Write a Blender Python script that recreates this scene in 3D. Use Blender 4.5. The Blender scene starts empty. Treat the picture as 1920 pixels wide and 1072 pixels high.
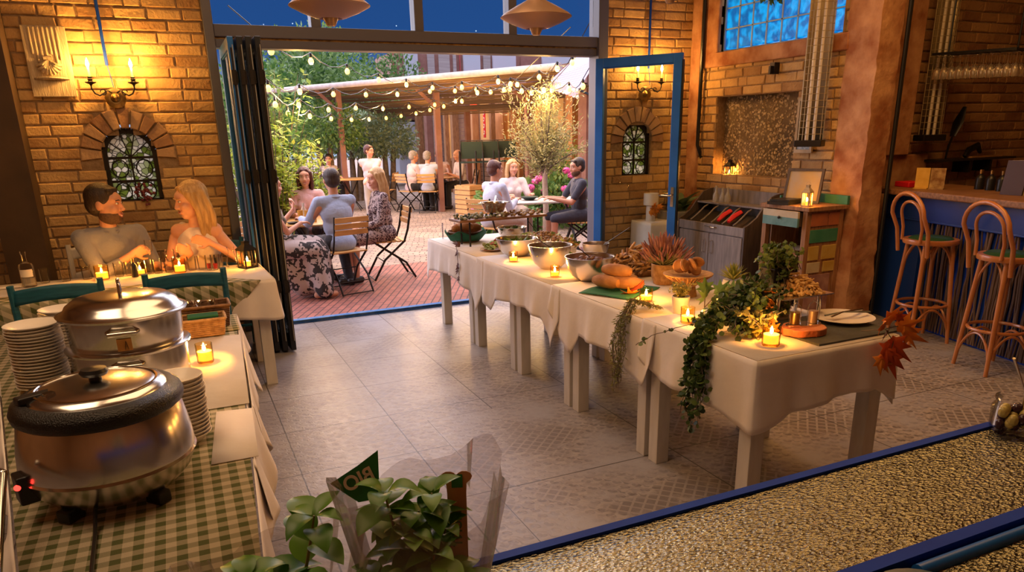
import bpy, math, random
import numpy as np
from mathutils import Vector, Matrix
D = bpy.data; C = bpy.context.scene.collection; PI = math.pi
random.seed(7); RNG = np.random.default_rng(7)
S = bpy.context.scene
# ---------------------------------------------------------------- camera
CAMZ = 1.68; FPX = 1359.5; CYP = 683.68
def _axes(y, p, r):
    f = Vector((math.sin(y)*math.cos(p), math.cos(y)*math.cos(p), -math.sin(p)))
    rt = Vector((math.cos(y), -math.sin(y), 0)); up = rt.cross(f)
    return rt*math.cos(r)+up*math.sin(r), up*math.cos(r)-rt*math.sin(r), f
CR, CU, CF = _axes(math.radians(24.0684), math.radians(17.7978), math.radians(-1.29))
cam = D.objects.new('camera', D.cameras.new('camera')); C.objects.link(cam)
cam.matrix_world = Matrix(((CR.x, CU.x, -CF.x, 0), (CR.y, CU.y, -CF.y, 0), (CR.z, CU.z, -CF.z, CAMZ), (0, 0, 0, 1)))
cam.data.sensor_width = 36; cam.data.lens = FPX/1920*36; cam.data.shift_y = (CYP-536)/1920
cam.data.clip_start = .05; cam.data.clip_end = 400
S.camera = cam
def _ray(px, py): return CR*((px-960)/FPX) - CU*((py-CYP)/FPX) + CF
def at(px, py, Y): d = _ray(px, py); return Vector((0, 0, CAMZ)) + d*(Y/d.y)
def atx(px, py, X): d = _ray(px, py); return Vector((0, 0, CAMZ)) + d*(X/d.x)
def gp(px, py, z=0.): d = _ray(px, py); return Vector((0, 0, CAMZ)) + d*((z-CAMZ)/d.z)
# ---------------------------------------------------------------- world, sun, lamps, exposure
W = D.worlds.new('dusk_sky'); S.world = W; W.use_nodes = True
_n = W.node_tree.nodes; _l = W.node_tree.links; _bg = _n['Background']
_tc = _n.new('ShaderNodeTexCoord'); _vo = _n.new('ShaderNodeTexVoronoi'); _vo.inputs['Scale'].default_value = 55
_l.new(_tc.outputs['Generated'], _vo.inputs['Vector'])
_r = _n.new('ShaderNodeValToRGB'); _r.color_ramp.elements[0].position = .028; _r.color_ramp.elements[0].color = (1, 1, 1, 1)
_r.color_ramp.elements[1].position = .05; _r.color_ramp.elements[1].color = (0, 0, 0, 1); _l.new(_vo.outputs['Distance'], _r.inputs['Fac'])
_sp = _n.new('ShaderNodeSeparateXYZ'); _l.new(_tc.outputs['Generated'], _sp.inputs[0])
_g = _n.new('ShaderNodeValToRGB'); _e = _g.color_ramp.elements
_e[0].position = 0; _e[0].color = (.30, .42, .62, 1); _e[1].position = .5; _e[1].color = (.008, .035, .12, 1)
_x = _g.color_ramp.elements.new(.10); _x.color = (.012, .05, .18, 1); _l.new(_sp.outputs['Z'], _g.inputs['Fac'])
_a = _n.new('ShaderNodeMixRGB'); _a.blend_type = 'ADD'; _l.new(_r.outputs[0], _a.inputs[0]); _l.new(_g.outputs[0], _a.inputs[1])
_a.inputs[2].default_value = (.5, .6, .75, 1); _l.new(_a.outputs[0], _bg.inputs[0]); _bg.inputs[1].default_value = 1.0
def lamp(name, kind, loc, energy, color, size=.1, rot=(0, 0, 0), sizey=None):
    d = D.lights.new(name, kind); d.energy = energy; d.color = color
    if kind == 'AREA':
        d.size = size
        if sizey: d.shape = 'RECTANGLE'; d.size_y = sizey
    elif kind == 'SUN': d.angle = size
    else: d.shadow_soft_size = size
    o = D.objects.new(name, d); C.objects.link(o); o.location = loc; o.rotation_euler = rot; return o
lamp('dusk_sun', 'SUN', (0, 20, 20), 6.6, (.95, .86, 1), math.radians(140), (math.radians(-20), math.radians(-14), 0))
WARM = (1, .50, .14)
lamp('ceiling_lamp_glow', 'AREA', (1.0, 3.6, 3.9), 42, (1, .62, .32), 2.2, (0, 0, 0), 3.4)
lamp('ceiling_lamp_glow', 'AREA', (4.2, 3.0, 3.9), 44, WARM, 1.6, (0, 0, 0), 2.4)
lamp('ceiling_lamp_glow', 'AREA', (-1.2, 2.0, 3.9), 30, (1, .66, .38), 1.6, (0, 0, 0), 2.0)
V_ = S.view_settings; V_.view_transform = 'Standard'; V_.look = 'None'; V_.gamma = 1; V_.use_curve_mapping = False; V_.exposure = .65
# ---------------------------------------------------------------- helpers
def look(p, q, up=(0, 0, 1)):                     # matrix at p whose z axis points to q
    z = (Vector(q)-Vector(p)).normalized(); u = Vector(up)
    if abs(z.dot(u)) > .99: u = Vector((0, 1, 0))
    x = u.cross(z).normalized(); y = z.cross(x)
    return Matrix(((x.x, y.x, z.x, p[0]), (x.y, y.y, z.y, p[1]), (x.z, y.z, z.z, p[2]), (0, 0, 0, 1)))
def T(x=0, y=0, z=0, rz=0, rx=0, ry=0, s=1):
    return Matrix.Translation((x, y, z)) @ Matrix.Rotation(rz, 4, 'Z') @ Matrix.Rotation(ry, 4, 'Y') @ Matrix.Rotation(rx, 4, 'X') @ Matrix.Diagonal((s, s, s, 1))
I4 = Matrix.Identity(4)
class MB:
    def __init__(s, M=None): s.v = []; s.f = []; s.mi = []; s.M = M or I4; s.m = 0
    def add(s, vs, fs, M=None):
        b = len(s.v); M = s.M @ M if M else s.M
        s.v += [tuple(M @ Vector(p)) for p in vs]; s.f += [tuple(b+i for i in f) for f in fs]; s.mi += [s.m]*len(fs); return s
    def box(s, x0, x1, y0, y1, z0, z1, M=None):
        return s.add([(x0, y0, z0), (x1, y0, z0), (x1, y1, z0), (x0, y1, z0), (x0, y0, z1), (x1, y0, z1), (x1, y1, z1), (x0, y1, z1)],
                     [(0, 3, 2, 1), (4, 5, 6, 7), (0, 1, 5, 4), (1, 2, 6, 5), (2, 3, 7, 6), (3, 0, 4, 7)], M)
    def cb(s, c, d, M=None): return s.box(c[0]-d[0]/2, c[0]+d[0]/2, c[1]-d[1]/2, c[1]+d[1]/2, c[2]-d[2]/2, c[2]+d[2]/2, M)
    def bar(s, p, q, w, h=None, up=(0, 0, 1)):
        h = h or w; return s.box(-w/2, w/2, -h/2, h/2, 0, (Vector(q)-Vector(p)).length, look(p, q, up))
    def lathe(s, prof, n=28, M=None, cap=True):
        vs = []; fs = []; k = len(prof)
        for r, z in prof:
            for i in range(n): a = 2*PI*i/n; vs.append((r*math.cos(a), r*math.sin(a), z))
        for j in range(k-1):
            for i in range(n): i2 = (i+1) % n; fs.append((j*n+i, j*n+i2, (j+1)*n+i2, (j+1)*n+i))
        if cap:
            if prof[0][0] > 1e-5: fs.append(tuple(range(n-1, -1, -1)))
            if prof[-1][0] > 1e-5: fs.append(tuple((k-1)*n+i for i in range(n)))
        return s.add(vs, fs, M)
    def cyl(s, p, q, r, r2=None, n=12):
        L = (Vector(q)-Vector(p)).length; return s.lathe([(r, 0), (r if r2 is None else r2, L)], n, look(p, q))
    def ball(s, c, r, u=14, w=9, M=None):
        if not hasattr(r, '__len__'): r = (r, r, r)
        vs = [(0, 0, -r[2])]; fs = []
        for j in range(1, w):
            t = -PI/2+PI*j/w
            for i in range(u): a = 2*PI*i/u; vs.append((r[0]*math.cos(t)*math.cos(a), r[1]*math.cos(t)*math.sin(a), r[2]*math.sin(t)))
        vs.append((0, 0, r[2])); n = len(vs)-1
        for i in range(u): fs.append((0, 1+(i+1) % u, 1+i)); fs.append((n, n-u+i, n-u+(i+1) % u))
        for j in range(w-2):
            for i in range(u): a = 1+j*u+i; b = 1+j*u+(i+1) % u; fs.append((a, b, b+u, a+u))
        Mc = Matrix.Translation(c); return s.add(vs, fs, Mc @ M if M else Mc)
    def tube(s, pts, r, n=8, closed=False, flat=1):
        pts = [Vector(p) for p in pts]; k = len(pts)
        rs = list(r) if hasattr(r, '__len__') else [r]*k
        vs = []; fs = []; N = None
        for i, p in enumerate(pts):
            a = pts[(i-1) % k] if (closed or i) else p; b = pts[(i+1) % k] if (closed or i < k-1) else p
            t = (b-a).normalized() if (b-a).length > 1e-9 else Vector((0, 0, 1))
            if N is None:
                N = t.orthogonal().normalized() if abs(t.z) > .95 else t.cross(Vector((0, 0, 1))).normalized()
            N = (N-t*N.dot(t)).normalized(); B = t.cross(N)
            for j in range(n): g = 2*PI*j/n; vs.append(tuple(p+N*math.cos(g)*rs[i]+B*math.sin(g)*rs[i]*flat))
        for i in range(k if closed else k-1):
            i2 = (i+1) % k
            for j in range(n): j2 = (j+1) % n; fs.append((i*n+j, i*n+j2, i2*n+j2, i2*n+j))
        if not closed: fs.append(tuple(range(n-1, -1, -1))); fs.append(tuple((k-1)*n+j for j in range(n)))
        return s.add(vs, fs)
    def prism(s, poly, z0, z1, M=None):
        n = len(poly); vs = [(x, y, z0) for x, y in poly]+[(x, y, z1) for x, y in poly]
        return s.add(vs, [tuple(range(n-1, -1, -1)), tuple(range(n, 2*n))]+[(i, (i+1) % n, n+(i+1) % n, n+i) for i in range(n)], M)
    def grid(s, nu, nv, fn, M=None, closeu=False):
        vs = [fn(i/(nu if closeu else nu-1), j/(nv-1)) for j in range(nv) for i in range(nu)]; fs = []
        for j in range(nv-1):
            for i in range(nu if closeu else nu-1): i2 = (i+1) % nu; fs.append((j*nu+i, j*nu+i2, (j+1)*nu+i2, (j+1)*nu+i))
        return s.add(vs, fs, M)
    def leaf(s, p, d, L, w, up=None, fold=.15):
        d = Vector(d).normalized(); u = Vector(up) if up else Vector((random.gauss(0, 1), random.gauss(0, 1), random.gauss(0, 1)))
        x = d.cross(u)
        if x.length < 1e-3: x = d.orthogonal()
        x.normalize(); n = x.cross(d); p = Vector(p)
        return s.add([p, p+d*L*.45+x*w/2+n*fold*w, p+d*L, p+d*L*.45-x*w/2+n*fold*w], [(0, 1, 2), (0, 2, 3)])
    def build(s, name, mat, parent=None, smooth=True, bevel=0, ang=40, solid=0, sub=0):
        me = D.meshes.new(name); me.from_pydata(s.v, [], s.f); me.validate(verbose=False)
        for m in (mat if isinstance(mat, (list, tuple)) else [mat]): me.materials.append(m)
        if isinstance(mat, (list, tuple)) and len(me.polygons) == len(s.mi): me.polygons.foreach_set('material_index', s.mi)
        if smooth:
            me.polygons.foreach_set('use_smooth', [True]*len(me.polygons)); me.set_sharp_from_angle(angle=math.radians(ang))
        o = D.objects.new(name, me); C.objects.link(o)
        if parent: o.parent = parent
        if solid: q = o.modifiers.new('s', 'SOLIDIFY'); q.thickness = solid; q.offset = 0
        if bevel: q = o.modifiers.new('b', 'BEVEL'); q.width = bevel; q.segments = 2; q.limit_method = 'ANGLE'
        if sub: q = o.modifiers.new('u', 'SUBSURF'); q.levels = sub; q.render_levels = sub
        return o
def tag(o, label=None, cat=None, group=None, kind=None):
    if label: o['label'] = label
    if cat: o['category'] = cat
    if group: o['group'] = group
    if kind: o['kind'] = kind
    return o
def thing(name, label, cat, loc=(0, 0, 0), rz=0, group=None):
    o = D.objects.new(name, None); C.objects.link(o); o.location = loc; o.rotation_euler = (0, 0, rz); o.empty_display_size = .05
    return tag(o, label, cat, group)
def solo(o, loc, rz=0): o.location = loc; o.rotation_euler = (0, 0, rz); return o
KIDS = {}
def dup(o, loc, rz=0, label=None, group=None, sc=None):
    def cp(q, par):
        c = q.copy(); C.objects.link(c); c.parent = par
        for ch in list(q.children): cp(ch, c)
        return c
    c = cp(o, None); c.location = loc; c.rotation_euler = (0, 0, rz)
    if sc: c.scale = (sc, sc, sc)
    if label: c['label'] = label
    if group: c['group'] = group
    return c
def struct(o): o['kind'] = 'structure'; return o
# ---------------------------------------------------------------- materials
def mk(name, col, rough=.6, metal=0, col2=None, scale=8, bump=0, bscale=None, trans=0, emit=None, es=0, spec=.5, sub=0, isl=0, coat=0, stretch=(1, 1, 1), alpha=1, ior=1.45, rr=0, detail=4, sheen=0, bd=.01):
    m = D.materials.new(name); m.use_nodes = True; nt = m.node_tree; b = nt.nodes['Principled BSDF']
    I = b.inputs; I['Base Color'].default_value = (*col, 1); I['Roughness'].default_value = rough; I['Metallic'].default_value = metal
    I['Transmission Weight'].default_value = trans; I['Specular IOR Level'].default_value = spec; I['IOR'].default_value = ior
    I['Coat Weight'].default_value = coat; I['Alpha'].default_value = alpha; I['Sheen Weight'].default_value = sheen
    if sub: I['Subsurface Weight'].default_value = sub; I['Subsurface Scale'].default_value = .02; I['Subsurface Radius'].default_value = (1, .3, .1)
    if emit: I['Emission Color'].default_value = (*emit, 1); I['Emission Strength'].default_value = es
    N = nt.nodes.new; L = nt.links.new
    tc = N('ShaderNodeTexCoord'); mp = N('ShaderNodeMapping'); mp.inputs['Scale'].default_value = stretch; L(tc.outputs['Object'], mp.inputs[0])
    no = N('ShaderNodeTexNoise'); no.inputs['Scale'].default_value = scale; no.inputs['Detail'].default_value = detail; L(mp.outputs[0], no.inputs['Vector'])
    if col2:
        cr = N('ShaderNodeValToRGB'); cr.color_ramp.elements[0].position = .35; cr.color_ramp.elements[1].position = .65
        cr.color_ramp.elements[0].color = (*col, 1); cr.color_ramp.elements[1].color = (*col2, 1)
        if isl:
            ge = N('ShaderNodeNewGeometry'); ma = N('ShaderNodeMath'); ma.operation = 'MULTIPLY_ADD'; L(ge.outputs['Random Per Island'], ma.inputs[0]); ma.inputs[1].default_value = isl
            mb = N('ShaderNodeMath'); mb.operation = 'MULTIPLY'; L(no.outputs['Fac'], mb.inputs[0]); mb.inputs[1].default_value = 1-isl*.8; L(mb.outputs[0], ma.inputs[2]); L(ma.outputs[0], cr.inputs[0])
            cr.color_ramp.elements[0].position = .2; cr.color_ramp.elements[1].position = .9
        else: L(no.outputs['Fac'], cr.inputs[0])
        L(cr.outputs[0], I['Base Color'])
    if bump:
        bn = N('ShaderNodeTexNoise'); bn.inputs['Scale'].default_value = bscale or scale*3; bn.inputs['Detail'].default_value = 5; L(mp.outputs[0], bn.inputs['Vector'])
        bu = N('ShaderNodeBump'); bu.inputs['Strength'].default_value = bump; bu.inputs['Distance'].default_value = bd; L(bn.outputs['Fac'], bu.inputs['Height']); L(bu.outputs[0], I['Normal'])
    if rr:
        mr = N('ShaderNodeMapRange'); mr.inputs['To Min'].default_value = rough-rr; mr.inputs['To Max'].default_value = rough+rr; L(no.outputs['Fac'], mr.inputs[0]); L(mr.outputs[0], I['Roughness'])
    return m
def nodes(m): return m.node_tree, m.node_tree.nodes.new, m.node_tree.links.new, m.node_tree.nodes['Principled BSDF'].inputs
def gingham(name, a, b, sc=26, rot=0):
    m = mk(name, a, .85, bump=.15, bscale=300); nt, N, L, I = nodes(m)
    tc = N('ShaderNodeTexCoord'); mp = N('ShaderNodeMapping'); mp.inputs['Rotation'].default_value = (0, 0, rot); mp.inputs['Scale'].default_value = (sc, sc, sc); L(tc.outputs['Object'], mp.inputs[0])
    sx = N('ShaderNodeSeparateXYZ'); L(mp.outputs[0], sx.inputs[0])
    def st(o):
        f = N('ShaderNodeMath'); f.operation = 'FRACT'; L(o, f.inputs[0]); g = N('ShaderNodeMath'); g.operation = 'GREATER_THAN'; g.inputs[1].default_value = .5; L(f.outputs[0], g.inputs[0]); return g.outputs[0]
    ad = N('ShaderNodeMath'); ad.operation = 'ADD'; L(st(sx.outputs['X']), ad.inputs[0])
    yz = N('ShaderNodeMath'); yz.operation = 'ADD'; L(sx.outputs['Y'], yz.inputs[0]); L(sx.outputs['Z'], yz.inputs[1]); L(st(yz.outputs[0]), ad.inputs[1])
    dv = N('ShaderNodeMath'); dv.operation = 'MULTIPLY'; dv.inputs[1].default_value = .5; L(ad.outputs[0], dv.inputs[0])
    mx = N('ShaderNodeMixRGB'); L(dv.outputs[0], mx.inputs[0]); mx.inputs[1].default_value = (*a, 1); mx.inputs[2].default_value = (*b, 1); L(mx.outputs[0], I['Base Color']); return m
def glassm(name, col=(1, 1, 1), rough=.02, keep=.75, cap_=.7):     # thin glass: mostly clear, glossy on top
    m = D.materials.new(name); m.use_nodes = True; nt = m.node_tree; N = nt.nodes.new; L = nt.links.new; nt.nodes.remove(nt.nodes['Principled BSDF'])
    t = N('ShaderNodeBsdfTransparent'); t.inputs[0].default_value = (*col, 1); g = N('ShaderNodeBsdfGlossy'); g.inputs['Roughness'].default_value = rough
    lw = N('ShaderNodeLayerWeight'); lw.inputs['Blend'].default_value = 1-keep; mx = N('ShaderNodeMixShader'); cp = N('ShaderNodeMath'); cp.operation = 'MULTIPLY'; cp.inputs[1].default_value = cap_; L(lw.outputs['Fresnel'], cp.inputs[0]); L(cp.outputs[0], mx.inputs[0]); L(t.outputs[0], mx.inputs[1]); L(g.outputs[0], mx.inputs[2])
    L(mx.outputs[0], nt.nodes['Material Output'].inputs[0]); return m
def leafm(name, a, b, rough=.5, tr=.35):
    m = mk(name, a, rough, col2=b, isl=.9, scale=3); nt, N, L, I = nodes(m)
    t = N('ShaderNodeBsdfTranslucent'); mx = N('ShaderNodeMixShader'); mx.inputs[0].default_value = tr
    L(nt.nodes['Principled BSDF'].outputs[0], mx.inputs[1]); L(t.outputs[0], mx.inputs[2]); src = I['Base Color'].links[0].from_socket; L(src, t.inputs[0])
    L(mx.outputs[0], nt.nodes['Material Output'].inputs[0]); return m
X = {}
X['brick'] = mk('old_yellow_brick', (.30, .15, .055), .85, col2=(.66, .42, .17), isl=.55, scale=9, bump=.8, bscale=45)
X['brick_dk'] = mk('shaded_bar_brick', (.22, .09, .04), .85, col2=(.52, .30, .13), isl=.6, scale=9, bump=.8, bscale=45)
X['voussoir'] = mk('arch_brick', (.25, .12, .06), .85, col2=(.48, .30, .16), isl=.6, scale=9, bump=.7, bscale=45)
X['mortar'] = mk('mortar', (.24, .145, .07), .95, col2=(.34, .22, .12), scale=30, bump=.5)
X['plaster'] = mk('rough_orange_plaster', (.30, .105, .04), .9, col2=(.58, .31, .16), scale=5, bump=1, bscale=16, detail=9)
X['frame'] = mk('grey_steel_frame', (.11, .105, .13), .45, metal=.2, bump=.05)
X['blue'] = mk('blue_painted_metal', (.012, .10, .36), .35, col2=(.02, .14, .46), scale=3)
X['dkblue'] = mk('dark_blue_paint', (.006, .035, .30), .6, col2=(.01, .055, .40), scale=5, spec=.15)
X['navy'] = mk('petrol_blue_wood', (.005, .075, .115), .5, col2=(.01, .11, .16), scale=12, stretch=(1, 1, 6))
X['white'] = mk('white_cotton_cloth', (.72, .64, .58), .9, col2=(.78, .71, .66), scale=5, bump=.35, bscale=9, sheen=.2)
X['whitewood'] = mk('cream_painted_wood', (.55, .50, .43), .55, col2=(.62, .57, .50), scale=6, stretch=(4, 4, 1))
X['steel'] = mk('brushed_steel', (.68, .62, .54), .24, metal=1, scale=4, bump=.04, bscale=60, rr=.06)
X['chrome'] = mk('polished_steel', (.72, .69, .64), .12, metal=1)
X['black'] = mk('black_plastic', (.012, .011, .011), .35)
X['iron'] = mk('dark_iron', (.03, .025, .022), .45, metal=.7)
X['brass'] = mk('aged_brass', (.45, .28, .10), .35, metal=1, col2=(.2, .12, .05), scale=20)
X['glass'] = glassm('clear_glass', (1, 1, 1), .02, .85)
X['pane'] = glassm('window_pane', (.93, .96, .95), 0, .9, 1)
X['amber'] = glassm('amber_glass', (1, .88, .62), .05, .88)
X['wax'] = mk('glowing_wax', (.95, .62, .2), .5, emit=(1, .34, .04), es=1.7, sub=.2)
X['flame'] = mk('candle_flame', (1, .7, .3), .5, emit=(1, .68, .28), es=60)
X['bulb'] = mk('warm_bulb', (1, .7, .3), .5, emit=(1, .40, .05), es=4.2)
X['wood'] = mk('walnut_wood', (.16, .07, .03), .5, col2=(.30, .14, .06), scale=6, stretch=(1, 8, 8), bump=.1)
X['bentwood'] = mk('bent_beech_wood', (.42, .14, .04), .3, col2=(.52, .20, .06), scale=5, coat=.3)
X['slat'] = mk('varnished_slats', (.48, .24, .07), .45, col2=(.60, .33, .11), scale=6, stretch=(1, 6, 6))
X['rustic'] = mk('reclaimed_brown_wood', (.22, .10, .045), .7, col2=(.36, .18, .08), scale=8, stretch=(6, 6, 1), bump=.3)
X['wick'] = mk('woven_wicker', (.30, .15, .05), .6, col2=(.50, .28, .11), scale=40, bump=.3)
X['wickdk'] = mk('dark_wicker', (.14, .065, .03), .6, col2=(.26, .13, .06), scale=40, bump=.3)
X['porc'] = mk('cream_porcelain', (.78, .70, .60), .25)
X['soil'] = mk('soil', (.04, .025, .015), .95)
X['bread'] = mk('brown_crust', (.30, .12, .04), .7, col2=(.46, .22, .08), scale=12, bump=.4)
X['skin'] = mk('skin', (.62, .30, .19), .5, col2=(.68, .35, .23), scale=6, sub=.12)
X['skin2'] = mk('tanned_skin', (.52, .24, .14), .5, col2=(.58, .29, .18), scale=6, sub=.12)
# ================================================================ STRUCTURE
def floor_mat():
    m = mk('patterned_grey_tiles', (.30, .25, .22), .38); nt, N, L, I = nodes(m)
    tc = N('ShaderNodeTexCoord')
    def brick(off, w, h):
        mp = N('ShaderNodeMapping'); mp.inputs['Location'].default_value = (-off[0], -off[1], 0); L(tc.outputs['Object'], mp.inputs[0])
        b = N('ShaderNodeTexBrick'); b.offset = 0; b.inputs['Scale'].default_value = 1; b.inputs['Brick Width'].default_value = w; b.inputs['Row Height'].default_value = h
        b.inputs['Mortar Size'].default_value = .004; b.inputs['Mortar Smooth'].default_value = .1; b.inputs['Color1'].default_value = (0, 0, 0, 1); b.inputs['Color2'].default_value = (1, 1, 1, 1); L(mp.outputs[0], b.inputs[0]); return b
    A = brick((.39-.6267*20, 6.04-.612*30), .6267, .612); B = brick((1.21-1.07*10, 4.01-1.04*10), 1.07, 1.04)
    sx = N('ShaderNodeSeparateXYZ'); L(tc.outputs['Object'], sx.inputs[0])
    gx = N('ShaderNodeMath'); gx.operation = 'GREATER_THAN'; L(sx.outputs['X'], gx.inputs[0]); gx.inputs[1].default_value = 1.21
    gy = N('ShaderNodeMath'); gy.operation = 'LESS_THAN'; L(sx.outputs['Y'], gy.inputs[0]); gy.inputs[1].default_value = 4.01
    mu = N('ShaderNodeMath'); mu.operation = 'MULTIPLY'; L(gx.outputs[0], mu.inputs[0]); L(gy.outputs[0], mu.inputs[1])
    mf = N('ShaderNodeMixRGB'); L(mu.outputs[0], mf.inputs[0]); L(A.outputs['Fac'], mf.inputs[1]); L(B.outputs['Fac'], mf.inputs[2])
    # worn damask print: rings and diagonal trellis broken up by noise
    vo = N('ShaderNodeTexMagic'); vo.turbulence_depth = 4; vo.inputs['Scale'].default_value = 9; vo.inputs['Distortion'].default_value = 1.6; L(tc.outputs['Object'], vo.inputs['Vector'])
    ck = N('ShaderNodeTexBrick'); ck.offset = 0; ck.inputs['Scale'].default_value = 1; ck.inputs['Brick Width'].default_value = .052; ck.inputs['Row Height'].default_value = .052; ck.inputs['Mortar Size'].default_value = .006; cm_ = N('ShaderNodeMapping'); cm_.inputs['Rotation'].default_value = (0, 0, PI/4); L(tc.outputs['Object'], cm_.inputs[0]); L(cm_.outputs[0], ck.inputs[0])
    wv = N('ShaderNodeTexWave'); wv.wave_type = 'RINGS'; wv.inputs['Scale'].default_value = 5; wv.inputs['Distortion'].default_value = 9; wv.inputs['Detail'].default_value = 3; wv.inputs['Detail Scale'].default_value = 3; L(tc.outputs['Object'], wv.inputs['Vector'])
    n1 = N('ShaderNodeTexNoise'); n1.inputs['Scale'].default_value = 2.2; n1.inputs['Detail'].default_value = 6; L(tc.outputs['Object'], n1.inputs['Vector'])
    n2 = N('ShaderNodeTexNoise'); n2.inputs['Scale'].default_value = 26; n2.inputs['Detail'].default_value = 8; L(tc.outputs['Object'], n2.inputs['Vector'])
    def ramp(src, p0, p1, c0=(0, 0, 0, 1), c1=(1, 1, 1, 1)):
        r = N('ShaderNodeValToRGB'); r.color_ramp.elements[0].position = p0; r.color_ramp.elements[1].position = p1; r.color_ramp.elements[0].color = c0; r.color_ramp.elements[1].color = c1; L(src, r.inputs[0]); return r.outputs[0]
    def mix(a, b, f, t='MIX'):
        q = N('ShaderNodeMixRGB'); q.blend_type = t
        for k, v in ((0, f), (1, a), (2, b)):
            if isinstance(v, (int, float, tuple)): q.inputs[k].default_value = v
            else: L(v, q.inputs[k])
        return q.outputs[0]
    base = mix((.32, .30, .31, 1), (.20, .17, .17, 1), ramp(n1.outputs['Fac'], .35, .65))
    pat = mix(mix(ramp(vo.outputs['Fac'], .42, .52), ramp(wv.outputs['Fac'], .35, .65), .35), ramp(ck.outputs['Fac'], .0, 1, (.25, .25, .25, 1), (.8, .8, .8, 1)), ramp(n1.outputs['Fac'], .53, .60))
    wear = mix(ramp(n1.outputs['Fac'], .34, .56), ramp(n2.outputs['Fac'], .36, .52), .45, 'MULTIPLY')
    sx2 = N('ShaderNodeMapRange'); sx2.inputs['From Min'].default_value = .6; sx2.inputs['From Max'].default_value = 3.0; sx2.inputs['To Min'].default_value = .35; sx2.inputs['To Max'].default_value = 1.0; L(sx.outputs['X'], sx2.inputs[0])
    patf = mix(wear, sx2.outputs[0], 1.0, 'MULTIPLY')
    col = mix(base, mix((.09, .07, .06, 1), (.42, .36, .31, 1), pat), patf)
    col = mix(col, (.07, .06, .055, 1), mf.outputs[0]); L(col, I['Base Color'])
    r = N('ShaderNodeMapRange'); r.inputs['To Min'].default_value = .24; r.inputs['To Max'].default_value = .52; L(n2.outputs['Fac'], r.inputs[0]); L(r.outputs[0], I['Roughness'])
    bu = N('ShaderNodeBump'); bu.inputs['Strength'].default_value = .35; bu.inputs['Distance'].default_value = .004
    L(mix(pat, n2.outputs['Fac'], .5), bu.inputs['Height']); L(bu.outputs[0], I['Normal']); return m
def paver_mat(name, w, h, rot, c1, c2, mort, bump, warp=0.):
    m = mk(name, c1, .75); nt, N, L, I = nodes(m)
    tc = N('ShaderNodeTexCoord'); mp = N('ShaderNodeMapping'); mp.inputs['Rotation'].default_value = (0, 0, rot); L(tc.outputs['Object'], mp.inputs[0])
    b = N('ShaderNodeTexBrick'); b.inputs['Scale'].default_value = 1; b.inputs['Brick Width'].default_value = w; b.inputs['Row Height'].default_value = h; b.inputs['Mortar Size'].default_value = .007
    b.inputs['Mortar Smooth'].default_value = .4; b.inputs['Bias'].default_value = 0
    b.inputs['Color1'].default_value = (*c1, 1); b.inputs['Color2'].default_value = (*c2, 1); b.inputs['Mortar'].default_value = (*mort, 1); L(mp.outputs[0], b.inputs[0])
    no = N('ShaderNodeTexNoise'); no.inputs['Scale'].default_value = 1.2; no.inputs['Detail'].default_value = 6; L(tc.outputs['Object'], no.inputs['Vector'])
    if warp:
        va = N('ShaderNodeVectorMath'); va.operation = 'SCALE'; va.inputs['Scale'].default_value = warp; L(no.outputs['Color'], va.inputs[0]); vb = N('ShaderNodeVectorMath'); L(mp.outputs[0], vb.inputs[0]); L(va.outputs[0], vb.inputs[1]); L(vb.outputs[0], b.inputs[0])
    hs = N('ShaderNodeMixRGB'); hs.blend_type = 'OVERLAY'; hs.inputs[0].default_value = .55; L(b.outputs['Color'], hs.inputs[1]); L(no.outputs['Fac'], hs.inputs[2]); L(hs.outputs[0], I['Base Color'])
    bu = N('ShaderNodeBump'); bu.invert = True; bu.inputs['Strength'].default_value = bump; bu.inputs['Distance'].default_value = .01; L(b.outputs['Fac'], bu.inputs['Height']); L(bu.outputs[0], I['Normal']); return m
struct(MB().box(-4, 9.2, -2, 6.9, -.1, 0).build('floor', floor_mat(), smooth=False))
mb = MB(); mb.box(-8, 14, 7.02, 9.6, -.1, -.003); struct(mb.build('ground_brick_paving', paver_mat('red_clinker_pavers', .21, .072, math.radians(-64), (.36, .125, .085), (.27, .095, .07), (.07, .04, .035), .6), smooth=False))
mb = MB(); mb.box(-20, 40, 9.6, 60, -.1, -.003); struct(mb.build('ground_cobbles', paver_mat('worn_cobbles', .17, .11, math.radians(20), (.40, .29, .21), (.27, .20, .16), (.10, .07, .055), 1.0, .25), smooth=False))
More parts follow.
